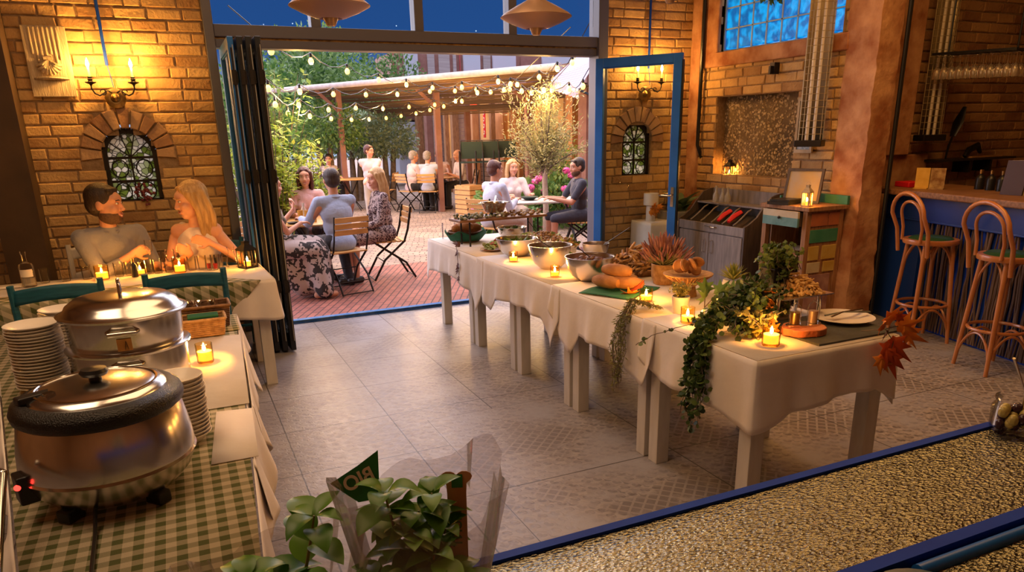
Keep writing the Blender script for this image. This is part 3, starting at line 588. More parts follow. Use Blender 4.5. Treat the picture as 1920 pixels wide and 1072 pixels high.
# far table
round_table('round bistro table of the four guests sitting far back', (5.50, 16.45, 0), .50, 'courtyard tables')
for p, lab in (((4.82, 16.2), 'slatted folding chair under the far man in pale pink shirt'), ((5.15, 15.85), 'slatted folding chair with its back to us at the far table'), ((6.25, 16.35), 'slatted folding chair under the bald man in white'), ((5.85, 17.1), 'slatted folding chair under the dark-haired man facing us')):
    slat_chair(lab, (*p, 0), aim(p, (5.5, 16.45)), BG)
round_table('round bistro table behind the standing guest', (3.75, 17.4, 0), .5, 'courtyard tables')
slat_chair('empty slatted folding chair beside the standing guest', (4.45, 16.9, 0), aim((4.45, 16.9), (3.75, 17.4)), BG)
slat_chair('slatted folding chair far back under the leaning guest', (3.35, 18.0, 0), aim((3.35, 18.), (3.75, 17.4)), BG)
# right-hand courtyard table
o = thing('courtyard_table', 'pale long courtyard table behind the raised mushroom board', 'table', (4.75, 9.55, 0), math.radians(-8), 'courtyard tables'); t = MB()
for k in range(6): t.box(-.62, .62, -.36+k*.121, -.25+k*.121, .715, .74)
t.build('tabletop', X['whitewood'], o, False, bevel=.003)
for sx in (-1, 1):
    l = MB(); l.bar((sx*.5, -.3, 0), (sx*.5, .3, .71), .03); l.bar((sx*.5, .3, 0), (sx*.5, -.3, .71), .03); l.build('leg', X['iron'], o, False)
slat_chair('slatted folding chair under the man in light blue at the right-hand table', (3.82, 9.15, 0), aim((3.82, 9.15), (4.7, 9.6)), BG)
slat_chair('slatted folding chair under the woman in white at the right-hand table', (4.66, 10.45, 0), PI, BG)
slat_chair('slatted folding chair under the dark-shirted man by the glass door', (5.16, 9.02, 0), aim((5.16, 9.02), (4.4, 9.5)), BG)
# ================================================================ RIGHT SIDE FURNITURE
def wt(name, lab, cat, loc, group=None): o = thing(name, lab, cat, loc, 0, group); return o, Matrix.Translation((-loc[0], -loc[1], -loc[2]))
X['greywood'] = mk('grey_oak_veneer', (.17, .145, .13), .5, col2=(.26, .22, .20), scale=5, stretch=(6, 6, 1), bump=.1)
X['darkwood'] = mk('dark_veneer', (.06, .045, .038), .5, col2=(.10, .07, .055), scale=5, stretch=(6, 6, 1))
o, M = wt('service_station', 'grey wood waiter station with cutlery trays against the right wall', 'cabinet', (5.0, 5.84, 0))
x0, x1, y0, y1 = 4.80, 5.24, 5.34, 6.35
b = MB(M); b.box(x0+.02, x1, y0+.02, y1-.02, .06, .70); b.box(x0+.05, x1, y0+.03, y1-.03, 0, .06); b.build('carcass', X['greywood'], o, False)
b = MB(M); prof = [(x0, 0), (x0, .78), (x0+.05, .80), (x0+.14, .86), (x0+.22, .96), (x0+.30, 1.04), (x0+.38, 1.065), (x1, 1.07), (x1, 0)]
for yy in (y0, y1-.02): b = MB(M); b.add([(x, yy, z) for x, z in prof]+[(x, yy+.02, z) for x, z in prof], [tuple(range(9)), tuple(range(17, 8, -1))]+[(i, (i+1) % 9+0, 9+(i+1) % 9, 9+i)[::-1] for i in range(9)]); b.build('side_panel', X['darkwood'], o, False)
b = MB(M); b.box(x1-.02, x1, y0+.02, y1-.02, .7, 1.07); b.build('back_panel', X['greywood'], o, False)
b = MB(M); b.box(x0+.22, x1-.02, y0+.02, y1-.02, .93, .945); b.build('upper_shelf', X['greywood'], o, False)
for a, c in ((y0+.03, (y0+y1)/2-.004), ((y0+y1)/2+.004, y1-.03)):
    b = MB(M); b.box(x0, x0+.02, a, c, .06, .675); d = b.build('door', X['greywood'], o, False, bevel=.003)
    yy = c-.05 if c < 5.9 else a+.05; h = MB(M); h.tube([(x0, yy, .48), (x0-.03, yy, .49), (x0-.03, yy, .60), (x0, yy, .61)], .006, 8); h.build('door_handle', X['chrome'], d)
b = MB(M); b.box(x0, x0+.02, y0+.02, y1-.02, .685, .77); d = b.build('drawer_front', X['greywood'], o, False, bevel=.003)
h = MB(M); h.tube([(x0, 5.74, .74), (x0-.022, 5.75, .74), (x0-.022, 5.89, .74), (x0, 5.90, .74)], .006, 8); h.build('drawer_handle', X['chrome'], d)
b = MB(M); b.add([(x0+.02, y0+.02, .73), (x0+.02, y1-.02, .73), (x0+.25, y1-.02, .86), (x0+.25, y0+.02, .86)], [(0, 1, 2, 3)]); b.build('tray_bottom', X['black'], o, False)
for k in range(1, 6):
    yy = y0+.02+(y1-y0-.04)*k/6; b = MB(M); b.tube([(x0+.02, yy, .78), (x0+.06, yy, .80), (x0+.13, yy, .85), (x0+.19, yy, .90), (x0+.24, yy, .92)], .008, 6); b.build('tray_divider', X['greywood'], o)
X['red'] = mk('red_paper', (.65, .01, .015), .5)
for yy, lab in ((5.79, 'red folded napkin bundle in the waiter station tray, left one'), (5.64, 'red folded napkin bundle in the waiter station tray, right one')):
    b = MB(); b.tube([(-.07, 0, 0), (0, .01, .045), (.08, 0, .085)], [.02, .032, .03], 10, flat=.7); tag(solo(b.build('napkin_bundle', X['red']), (4.93, yy, .80), 0), lab, 'napkins', 'red napkins in the tray')
def sauce(lab, loc, s=1):
    b = MB(); b.lathe([(.022*s, 0), (.024*s, .01), (.026*s, .05*s), (.012*s, .075*s), (.008*s, .10*s), (.013*s, .115*s), (0, .125*s)], 14); return tag(solo(b.build('glass_cruet', X['glass2']), loc), lab, 'cruet', 'cruets on the waiter station')
X['glass2'] = mk('cruet_glass', (.75, .72, .66), .08, trans=.7, spec=.8)
for k, (yy, s) in enumerate(((6.16, 1.3), (6.06, 1.2), (5.98, 1.25))): sauce(['tall glass cruet on the waiter station shelf, nearest the glass door', 'glass cruet in the middle on the waiter station shelf', 'glass cruet on the waiter station shelf nearest the wall lantern'][k], (5.12, yy, .945), s)
# patchwork cart
def pm(n, c, c2): X[n] = mk(n+'_paint', c, .65, col2=c2, scale=9, bump=.3)
pm('pw_orange', (.42, .13, .05), (.30, .10, .05)); pm('pw_green', (.03, .17, .10), (.06, .22, .14)); pm('pw_yellow', (.45, .28, .05), (.50, .36, .10)); pm('pw_pink', (.42, .24, .20), (.25, .12, .12)); pm('pw_cream', (.45, .36, .22), (.52, .44, .30)); pm('pw_teal', (.08, .20, .19), (.14, .27, .25))
o, M = wt('patchwork_cart', 'reclaimed wood cart with patchwork coloured panels beside the plaster column', 'cart', (5.0, 4.86, 0))
x0, x1, y0, y1 = 4.80, 5.22, 4.60, 5.12
b = MB(M)
for x in (x0, x1-.05):
    for y in (y0, y1-.05): b = MB(M); b.box(x, x+.05, y, y+.05, 0, .99); b.build('post', X['rustic'], o, False, bevel=.004)
b = MB(M); b.box(x0-.02, x1+.02, y0-.03, y1+.02, .99, 1.025); b.build('top', X['rustic'], o, False, bevel=.004)
b = MB(M); b.box(x1-.01, x1+.02, y0-.03, y1+.02, 1.025, 1.10); b.box(x0+.2, x1, y1, y1+.02, 1.025, 1.08); b.build('raised_edge', X['pw_green'], o, False, bevel=.004)
b = MB(M); b.box(x0-.05, x0-.03, y0+.055, y1-.055, .93, .985); b.m = 1; b.box(x0-.05, x0-.03, y0+.055, y1-.055, .855, .93); b.m = 2; b.box(x0-.03, x1-.08, y0+.06, y1-.06, .86, .975); d = b.build('drawer', [X['pw_cream'], X['pw_teal'], X['darkwood']], o, False)
k = MB(M); k.ball((x0-.062, 4.86, .925), .013, 10, 7); k.build('knob', X['black'], d)
b = MB(M)
for z in (.62, .30): b = MB(M); b.box(x0+.01, x1-.01, y0+.03, y1-.03, z-.02, z); b.build('shelf', X['rustic'], o, False)
for (a, c, z0_, z1_, m) in ((.05, .24, .86, .97, 'pw_orange'), (.25, .37, .86, .97, 'pw_orange'), (.05, .37, .72, .83, 'pw_green'), (.05, .17, .57, .69, 'pw_yellow'), (.21, .37, .57, .69, 'pw_yellow'), (.05, .20, .46, .55, 'pw_cream'), (.24, .37, .46, .55, 'pw_yellow'), (.05, .33, .08, .44, 'pw_pink')):
    b = MB(M); b.box(x0+a, x0+c, y0-.002, y0+.012, z0_, z1_); b.build('painted_panel', X[m], o, False, bevel=.003)
b = MB(M); b.box(x0+.04, x1-.04, y0+.008, y0+.02, .05, .99); b.build('side_board', X['rustic'], o, False)
b = MB(M); b.box(x0+.1, x1-.04, y1-.02, y1-.008, .05, .99); b.build('side_board', X['rustic'], o, False)
b = MB(M); b.box(x1-.02, x1-.005, y0+.04, y1-.04, .05, .99); b.build('back_board', X['darkwood'], o, False)
b = MB(); b.lathe([(0, 0), (.07, 0), (.14, .018), (.145, .022), (.07, .010), (0, .008)], 30); tag(solo(b.build('plate', X['porc']), (4.98, 4.86, .62)), 'white plate on the middle shelf of the patchwork cart', 'plate')
# framed picture leaning on the cart
P0, P1 = Vector((4.96, 5.06, 1.028)), Vector((5.08, 4.76, 1.028)); u = (P1-P0).normalized(); w_ = (P1-P0).length; nn = Vector((-u.y, u.x, 0)); nn = nn if nn.x > 0 else -nn; up = (Vector((0, 0, 1))*.94+nn*.26+u*.0).normalized()
Mx = Matrix(((u.x, up.x, nn.x, P0.x), (u.y, up.y, nn.y, P0.y), (u.z, up.z, nn.z, P0.z), (0, 0, 0, 1)))
o = thing('framed_picture', 'dark framed picture with misty grey-yellow scene leaning on the cart', 'picture'); h_ = .30
b = MB(Mx); b.box(0, w_, 0, .022, -.01, .012); b.box(0, w_, h_-.022, h_, -.01, .012); b.box(0, .022, .022, h_-.022, -.01, .012); b.box(w_-.022, w_, .022, h_-.022, -.01, .012); b.build('frame', X['darkwood'], o, False)
b = MB(Mx); b.box(.022, w_-.022, .022, h_-.022, -.002, .006); b.build('print', mk('misty_print', (.50, .34, .10), .1, col2=(.42, .40, .42), scale=3, coat=1), o, False)
b = MB(Mx); b.bar((w_*.5, h_*.7, .012), (w_*.6, .0, .11), .012); b.build('prop', X['darkwood'], o, False)
tag(solo(MB().box(-.13, .13, -.10, .10, 0, .025).box(-.10, .11, -.09, .09, .025, .042).build('tray', X['black'], smooth=False), (4.95, 4.78+.17, 1.026), .3), 'flat dark tray lying in front of the framed picture on the cart', 'tray').location = (4.885, 4.95, 1.026)
# ---------------- candle holders and lanterns
def clight(p, e=3.0, r=.015, col=(1, .46, .10)): return lamp('candle_light', 'POINT', p, e, col, r)
def candle(lab, loc, r=.032, h=.075, wh=.45, e=2.6, group='glass candles on the buffet', m='amber'):
    o = thing('glass_candle', lab, 'candle', loc, 0, group)
    g = MB(); g.lathe([(0, .0), (r*.9, 0), (r, .006), (r*1.04, h), (r*.97, h), (r*.93, .012), (0, .010)], 24, cap=False); g.build('glass_holder', X[m], o)
    w = MB(); w.lathe([(0, .012), (r*.86, .012), (r*.88, h*wh), (r*.6, h*wh-.003), (0, h*wh-.005)], 20); w.build('wax', X['wax'], o)
    f = MB(); z = h*wh; f.lathe([(0, z), (.004, z+.004), (.0075, z+.012), (.005, z+.024), (0, z+.036)], 10); f.build('flame', X['flame'], o)
    l = clight((0, 0, z+.045), e); l.parent = o; return o
X['oldwood'] = mk('bleached_wood', (.40, .30, .18), .85, col2=(.55, .43, .28), scale=6, stretch=(8, 1, 1), bump=.5)
def lantern(lab, loc, w=.075, h=.13, rz=0, e=3, group='lit lanterns', m='iron'):
    o = thing('lantern', lab, 'lantern', loc, rz, group); s = w/2
    f = MB(); f.box(-s, s, -s, s, 0, .012)
    for a in (-1, 1):
        for b in (-1, 1): f.cb((a*(s-.005), b*(s-.005), h*.5), (.009, .009, h))
    f.box(-s, s, -s, s, h-.008, h+.002)
    for a in (-1, 1): f.cb((a*(s-.005), 0, h*.5), (.004, .005, h)); f.cb((0, a*(s-.005), h*.5), (.005, .004, h))
    f.build('frame', X[m], o, False)
    r = MB(); r.lathe([(s*1.55, h), (s*.7, h+.03), (s*.55, h+.035), (s*.55, h+.05), (s*.65, h+.055), (0, h+.065)], 4, T(rz=PI/4)); r.tube([(0, s*.5*math.cos(t), h+.065+.022*math.sin(t)) for t in np.linspace(0, PI, 9)], .002, 5); r.build('roof', X[m], o, False)
    g = MB(); g.box(-s+.004, s-.004, -s+.004, s-.004, .012, h-.008); g.build('glass', X['amber'], o, False)
    w_ = MB(); w_.lathe([(0, .012), (s*.5, .012), (s*.5, h*.35), (0, h*.35)], 14); w_.build('wax', X['wax'], o)
    fl = MB(); z = h*.35; fl.lathe([(0, z), (.004, z+.004), (.0075, z+.012), (.005, z+.024), (0, z+.036)], 10); fl.build('flame', X['flame'], o)
    l = clight((0, 0, z+.03), e); l.parent = o; return o
lantern('small pale-framed lantern with candle on top of the patchwork cart', (4.84, 4.66, 1.026), .07, .12, .3, 3, m='oldwood')
lantern('dark lantern glowing inside the pebble wall niche', (5.37, 6.27, 1.172), .085, .12, .2, 4)
# ================================================================ WALL FITTINGS
def sconce(lab, loc, light=10):
    o = thing('wall_sconce', lab, 'wall lamp', loc, 0, 'two-armed candle sconces'); f = 1
    b = MB(); b.lathe([(0, 0), (.072, 0), (.075, .012), (.05, .022), (.035, .02), (.02, .035), (0, .04)], 26, T(rx=PI/2)); b.ball((0, -.045, 0), .012, 8, 6); b.build('backplate', X['brass'], o)
    for s in (-1, 1):
        b = MB(); b.tube([(s*.02, -.03, .04), (s*.045, -.06, .055), (s*.075, -.08, .03), (s*.10, -.09, .015), (s*.13, -.09, .03), (s*.148, -.09, .065), (s*.148, -.09, .09)], .006, 8); b.tube([(s*(.075+.02*math.cos(t)), -.08, .04+.02*math.sin(t)) for t in np.linspace(0, 5, 10)], .004, 6)
        a = b.build('arm', X['iron'], o)
        c = MB(T(x=s*.148, y=-.09, z=.085)); c.lathe([(.006, 0), (.012, .012), (.036, .022), (.042, .028), (.02, .03), (.014, .04), (.02, .05), (.013, .055), (.018, .066), (0, .066)], 16); c.build('drip_cup', X['iron'], a)
        c = MB(T(x=s*.148, y=-.09, z=.151)); c.lathe([(0, 0), (.010, 0), (.010, .065), (0, .067)], 12); c.build('candle', mk('candle_sleeve_%d' % (s+5), (.75, .5, .22), .6), a)
        c = MB(T(x=s*.148, y=-.09, z=.217)); c.lathe([(0, 0), (.008, .006), (.013, .022), (.009, .045), (0, .07)], 12); c.build('flame_bulb', X['flame'], a)
        l = lamp('sconce_light', 'POINT', (s*.148, -.12, .25), light, (1, .48, .10), .02); l.parent = o
    return o
sconce('iron two-candle sconce on the left brick wall above the arched window', (-.32, 6.85, 2.0))
sconce('iron two-candle sconce seen through the glass door on the right pier', (4.66, 6.85, 2.03), 6)
for n_, x, z0_, lab in (('cable_conduit', -.34, 2.24, 'blue cable conduit running down to the left sconce'), ('cable_conduit', 4.70, 2.28, 'blue cable conduit running down to the right sconce')):
    b = MB(); b.tube([(0, 0, 4.19-z0_), (0, 0, 0)], .012, 8); b.tube([(0, 0, .01), (.012, -.004, -.08), (.02, 0, -.16)], .003, 6); tag(solo(b.build(n_, X['dkblue']), (x, 6.845, z0_)), lab, 'conduit', 'blue wall conduits')
o = thing('shell_plaque', 'weathered wooden wall plaque with a carved scallop shell', 'wall plaque', (-.725, 6.85, 2.01)); X['oldwood'] = mk('bleached_wood', (.40, .30, .18), .85, col2=(.55, .43, .28), scale=6, stretch=(8, 1, 1), bump=.5)
b = MB(); b.box(-.145, .145, -.022, 0, 0, .50); b.build('board', X['oldwood'], o, False, bevel=.004)
b = MB()
for k in range(7): b.box(-.10+k*.03, -.085+k*.03, -.03, -.02, .30-.02*((k*3) % 4), .49)
b.build('carved_strips', X['oldwood'], o, False, bevel=.004)
b = MB()
for k in range(9):
    a = PI*1.5+(k-4)*.33; b.tube([(0, -.035, .26), (.045*math.cos(a), -.05, .24+.05*math.sin(a)), (.085*math.cos(a), -.035, .245+.09*math.sin(a))], [.006, .012, .011], 8)
b.tube([(-.03, -.035, .275), (.03, -.035, .275)], .014, 8); b.build('scallop_shell', X['oldwood'], o)
b = MB(); b.grid(14, 3, lambda u, v: (-.115+.23*u, -.022-.05*math.sin(PI*u)*(.3+.7*v) if v else -.02, .125+.01*v)); b.build('ledge', X['oldwood'], o, solid=.012)
# glass pane of grapes hanging in the arch
b = MB(); R = random.Random(3)
for k in range(46): z = R.random(); b.ball((R.gauss(0, .018+.02*z), R.uniform(-.018, .018), -.17*(1-z)), .012, 8, 6)
o = b.build('grape_bunch', mk('dried_grapes', (.14, .02, .03), .5, col2=(.22, .05, .05), isl=.9)); tag(solo(o, (-.235, 6.85, 1.34)), 'dark red grape bunch hanging in front of the left arched window', 'grapes', kind='stuff')
o['kind'] = 'stuff'; del o['kind']
# heaters
def heater(lab, loc, rz, h=1.9):
    o = thing('cage_heater', lab, 'heater', loc, rz, 'tall caged tube heaters'); X.setdefault('cream', mk('cream_metal', (.46, .37, .22), .4, metal=.5))
    b = MB(); b.grid(9, 2, lambda u, v: (.10*math.cos(PI*u), .05-.0+.05*math.sin(PI*u), .05+h*v)); b.build('reflector', X['cream'], o, solid=.003)
    for x in (-.03, .03): b = MB(); b.cyl((x, .03, .05), (x, .03, .05+h), .014, n=10); b.build('heating_tube', X['porc'], o)
    b = MB(); pr = [(.105*math.cos(PI*k/6), -.075*math.sin(PI*k/6)+.05) for k in range(7)]
    for x, y in pr: b.cyl((x, y, .03), (x, y, .05+h), .003, n=5)
    z = .05
    while z < h: b.tube([(x, y, z) for x, y in pr], .0025, 4); z += .055
    b.build('wire_cage', X['cream'], o)
    b = MB(); b.box(-.115, .115, -.035, .11, 0, .055); b.build('end_cap', X['iron'], o, False, bevel=.006); return o
heater('tall caged heater hanging left of the plaster column, in front of the blue glass blocks', (5.12, 4.98, 1.50), -1.05)
heater('tall caged heater right of the plaster column, on the bar wall', (6.33, 4.70, 1.52), -.25)
def pendant(lab, loc):
    o = thing('pendant_heater', lab, 'pendant lamp', loc, 0, 'copper-toned pendant heaters'); X.setdefault('copper', mk('copper_beige_metal', (.42, .27, .18), .42, metal=.6))
    b = MB(); b.lathe([(.035, .20), (.035, .12), (.05, .10), (.12, .065), (.205, .018), (.225, .0), (.218, -.006), (.19, .008), (.05, .08), (.0, .085)], 36, cap=False); b.build('shade', X['copper'], o)
    b = MB(); b.lathe([(.225, -.002), (.16, -.035), (.09, -.062), (.065, -.068), (.06, -.06), (.15, -.03), (.215, .0)], 36, cap=False); b.build('lower_cone', mk('mesh_cone', (.40, .24, .17), .45, metal=.5, alpha=.75), o)
    b = MB(); b.lathe([(.042, -.062), (.040, -.07), (.026, -.10), (.022, -.105), (0, -.105)], 20); b.build('end_cap', X['copper'], o)
    b = MB()
    for k in range(10): a = 2*PI*k/10; b.tube([(.04*math.cos(a), .04*math.sin(a), .06), (.05*math.cos(a), .05*math.sin(a), .0), (.04*math.cos(a), .04*math.sin(a), -.06)], .0035, 5)
    b.build('heating_coil', X['chrome'], o)
    b = MB(); b.cyl((0, 0, .19), (0, 0, 4.2-loc[2]), .012, n=8); b.build('rod', X['iron'], o); return o
pendant('round double-cone heater hanging from the ceiling, the leftmost one', (.94, 4.5, 2.375)); pendant('round double-cone heater hanging left of the open glass door', (2.23, 4.5, 2.365)); pendant('round heater cut by the top edge, hanging above the glass door', (3.28, 4.55, 2.60))
# stained panel on the right wall, bracket, sprig
o = thing('stained_panel', 'narrow leaded glass panel with a red tulip on the right brick wall', 'glass panel', (5.27, 5.17, 1.47))
b = MB(); b.box(-.02, 0, -.105, .105, -.03, .0); b.box(-.02, 0, -.105, -.08, 0, .42); b.box(-.02, 0, .08, .105, 0, .42); b.box(-.02, 0, -.105, .105, .42, .45); b.build('wooden_frame', X['oldwood'], o, False)
b = MB(); b.box(-.012, -.004, -.08, .08, 0, .42); b.build('leaded_glass', mk('grey_leaded', (.10, .12, .13), .2, col2=(.36, .38, .36), scale=30), o, False)
b = MB(); b.ball((-.016, 0, .24), (.006, .035, .045), 12, 8); b.tube([(-.014, 0, .2), (-.014, .01, .05)], .004, 5); b.build('tulip', X['red'], o)
tag(solo(MB().box(-.06, 0, -.03, .03, -.05, .05).box(-.09, -.06, -.012, .012, -.05, .02).build('wall_bracket', X['iron'], smooth=False), (5.275, 5.60, 2.19)), 'small dark bracket on the brick wall under the glass blocks', 'bracket')
# ================================================================ BAR
BA = math.atan2(-.243, .97); bo = thing('bar_counter', 'blue bar counter faced with upright twigs under a dark wooden top', 'bar counter', (5.39, 3.17, 0), BA)
b = MB(); b.box(.03, .55, -2.6, 1.48, 0, 1.10); b.build('bar_body', X['dkblue'], bo, False)
b = MB(); b.box(-.13, .62, -2.6, 1.52, 1.10, 1.15); b.build('bar_top', X['wood'], bo, False, bevel=.01)
b = MB(); b.box(-.01, .03, -2.6, 1.50, .90, 1.10); b.box(.0, .03, 1.02, 1.50, 0, .90); b.box(-.02, .03, -2.6, 1.5, .895, .91); b.build('blue_fascia', mk('bright_navy_panel', (.01, .045, .26), .35), bo, False, bevel=.004)
b = MB(); R = random.Random(9)
for k in range(150):
    y = -2.5+3.5*k/150+R.uniform(-.01, .01); r0 = R.uniform(.006, .012); yy = y; pts = []
    for j in range(7): pts.append((.012+R.uniform(-.006, .006), yy, .02+.87*j/6)); yy += R.uniform(-.018, .018)
    b.tube(pts, [r0*R.uniform(.8, 1.2) for _ in pts], 6)
tg = b.build('twig_cladding', mk('grey_brown_twigs', (.075, .045, .035), .8, col2=(.17, .11, .08), isl=.8), bo)
MB_BAR = Matrix.Translation((5.39, 3.17, 0)) @ Matrix.Rotation(BA, 4, 'Z')
def onbar(x, y, z=1.15): p = MB_BAR @ Vector((x, y, z)); return (p.x, p.y, p.z)
def stool(lab, loc, rz):
    o = thing('bar_stool', lab, 'bar stool', loc, rz, 'bentwood bar stools'); m = X['bentwood']; zs = .80
    b = MB(); b.lathe([(.165, zs-.02), (.195, zs-.018), (.20, zs), (.195, zs+.016), (.16, zs+.018), (.155, zs)], 32, cap=False); b.build('seat_ring', m, o)
    b = MB(); b.lathe([(0, zs-.005), (.16, zs), (.165, zs+.012), (.14, zs+.03), (0, zs+.036)], 28); b.build('cushion', mk('green_leather', (.02, .07, .025), .35), o)
    A = [PI/4+k*PI/2 for k in range(4)]; leg = lambda a, z: ((.155+(.80-z)*.085)*math.cos(a), (.155+(.80-z)*.085)*math.sin(a), z)
    for a in A: b = MB(); b.tube([leg(a, 0), leg(a, .4), leg(a, .79)], [.014, .017, .018], 10); b.build('leg', m, o)
    b = MB(); r = .155+.5*.085-.02; b.tube([(r*math.cos(t), r*math.sin(t), .30) for t in np.linspace(0, 2*PI, 37)[:-1]], .012, 8, True); b.build('foot_ring', m, o)
    for i in range(4):
        a, c = A[i], A[i]+PI/2
        for zt, zb in ((.775, .58), (.27, .08)):
            p, q = Vector(leg(a, zb)), Vector(leg(c, zb)); pt, qt = Vector(leg(a, zt)), Vector(leg(c, zt)); b = MB(); k = []
            for t in np.linspace(0, 1, 13):
                h = math.sin(PI*t)**.55; base = p.lerp(q, t); topp = pt.lerp(qt, t); k.append(base.lerp(topp, h)*1.0)
            b.tube([tuple(x*.97 if 0 else x) for x in k], .009, 7); b.build('arch_brace', m, o)
    def hoop(hw, z0, z1, y0, y1, r): return [(hw*math.cos(PI-PI*t) if 1 else 0, 0, 0) for t in (0,)]
    for hw, z1, zz, r in ((.205, 1.17, .70, .0155), (.125, 1.105, .80, .012)):
        pts = [(-hw*.93, -.14 if hw > .15 else -.165, zz), (-hw*.98, -.165, (zz+z1)/2-.05)]
        zc = z1-hw*.8
        for t in np.linspace(0, PI, 13): pts.append((-hw*math.cos(t), -.19-.02*math.sin(t)-.03*(hw > .15), zc+hw*.8*math.sin(t)))
        pts += [(hw*.98, -.165, (zz+z1)/2-.05), (hw*.93, -.14 if hw > .15 else -.165, zz)]
        b = MB(); b.tube(pts, r, 10); b.build('back_hoop', m, o)
    return o
stool('bentwood bar stool nearest the plaster column', (5.33, 3.84, 0), -PI/2-.35); stool('bentwood bar stool at the right edge of the picture', (5.10, 3.08, 0), -PI/2-.30)
# things on the bar
tag(solo(MB().box(-.08, .08, -.09, .09, 0, .045).build('napkin_box', X['red'], bevel=.006), onbar(.12, 1.39), BA), 'low red box on the far end of the bar', 'box')
def stand(lab, p, rz, c1, c2):
    o = thing('menu_stand', lab, 'menu stand', p, rz, 'menu stands on the bar'); b = MB(); b.box(-.003, .003, -.055, .055, 0, .17); b.box(-.03, .03, -.055, .055, 0, .008); b.build('card', mk(lab[:6]+'_card', c1, .4, col2=c2, scale=18), o, False); return o
stand('yellow menu card standing on the bar beside the red box', onbar(.06, 1.17), BA+.5, (.65, .38, .06), (.75, .48, .10)); stand('printed menu card standing right of the yellow card on the bar', onbar(.12, 1.07), BA+.7, (.22, .10, .03), (.55, .38, .16))
def bottle(lab, p, h=.2, r=.035, m='black', group=None, cap='brass'):
    o = thing('bottle', lab, 'bottle', p, 0, group); b = MB(); b.lathe([(0, 0), (r, 0), (r, h*.55), (r*.85, h*.65), (r*.35, h*.76), (r*.32, h*.93), (r*.38, h*.95), (r*.38, h), (0, h)], 18); b.build('body', X[m], o); c = MB(); c.lathe([(r*.40, h*.80), (r*.42, h*1.0), (0, h*1.01)], 14); c.build('neck_foil', X[cap], o); return o
for k, (y, lab) in enumerate(((.93, 'dark wine bottle on the bar closest to the menu cards'), (.82, 'dark wine bottle in the middle of the three on the bar'), (.71, 'dark wine bottle on the bar nearest the right edge'))): bottle(lab, onbar(.40, y), .155, .036, group='dark bottles on the bar')
X['giltglass'] = mk('hanging_glass', (.85, .75, .6), .05, trans=.9, spec=1)
r0, r1 = at(1766, 103, 4.72), at(1925, 92, 4.05); rk = thing('glass_rack', 'black hanging rack above the bar full of stemmed glasses', 'glass rack', tuple(r0))
b = MB(T(-r0.x, -r0.y, -r0.z)); d = r1-r0; n_ = Vector((-d.y, d.x, 0)).normalized()*.14
b.bar(r0+n_, r1+n_*1, .035, .02); b.bar(r0-n_, r1-n_, .035, .02)
for t in np.linspace(0, 1, 9): p = r0.lerp(r1, t); b.bar(p-n_, p+n_, .012, .012)
for t in (.08, .9): p = r0.lerp(r1, t); b.cyl(tuple(p), (p.x, p.y, 4.2), .008, n=6)
b.build('rack_frame', X['black'], rk, False)
wg = None; k = 0
for j in (-.09, 0, .09):
    for t in np.linspace(.04, .97, 11):
        p = r0.lerp(r1, t)+n_.normalized()*j
        if wg is None:
            g = MB(); g.lathe([(.032, 0), (.003, -.006), (.0035, -.08), (.02, -.095), (.036, -.13), (.034, -.185), (.032, -.185), (.034, -.13), (.018, -.10), (0, -.09)], 14, cap=False); wg = g.build('stemmed_glass', X['giltglass']); q = wg
        else: q = wg.copy(); C.objects.link(q)
        q.location = (p.x, p.y, p.z-.02); tag(q, 'stemmed glass hanging upside down in the rack above the bar', 'glass', 'stemmed glasses in the rack')
o, M = wt('wall_shelf', 'thin dark shelf on the bar wall behind the bottles', 'shelf', (7.0, 4.78, 1.33)); b = MB(M); b.box(6.45, 7.55, 4.68, 4.87, 1.33, 1.35); b.build('board', X['black'], o, False); 
for x in (6.9, 7.2): b = MB(M); b.box(x, x+.03, 4.70, 4.87, 1.22, 1.33); b.build('bracket', X['iron'], o, False)
tag(solo(MB().box(-.2, .25, -.05, .05, 0, .012).build('wooden_board', X['slat'], smooth=False), (7.15, 4.77, 1.351)), 'narrow wooden board lying on the dark wall shelf', 'board')
b = MB(); b.tube([(0, 0, 0), (.02, 0, .12), (.06, 0, .22)], [.02, .03, .025], 8, flat=.4); b.tube([(.05, 0, .2), (.10, 0, .32), (.16, 0, .46)], [.03, .055, .02], 8, flat=.3); tag(solo(b.build('carving', X['black']), (6.66, 4.78, 1.352)), 'black carved blade-shaped ornament upright on the wall shelf', 'ornament')
b = MB(); b.tube([(-.1, 0, 0), (-.05, 0, .06), (.06, 0, .10), (.12, 0, .03)], [.02, .03, .03, .015], 8); tag(solo(b.build('bottle_holder', X['iron']), (7.0, 4.76, 1.363)), 'dark curved object in the middle of the wall shelf', 'ornament')
for k in range(5):
    b = MB(); b.box(-.008, .008, -.08, .08, 0, .25); o = b.build('menu_folder', mk('folder_%d' % k, [(.05, .02, .015), (.45, .35, .2), (.12, .05, .03), (.4, .25, .12), (.06, .03, .02)][k], .5), smooth=False); p = onbar(.20+.022*k, .40-.01*k); o.location = p; o.rotation_euler = (0, .14, BA+.25)
    tag(o, ['leftmost menu folder standing on the bar at the right edge', 'cream menu folder, second from the left on the bar', 'middle brown menu folder of the row on the bar', 'tan menu folder, second from the right on the bar', 'rightmost dark menu folder on the bar'][k], 'menu', 'menu folders on the bar')
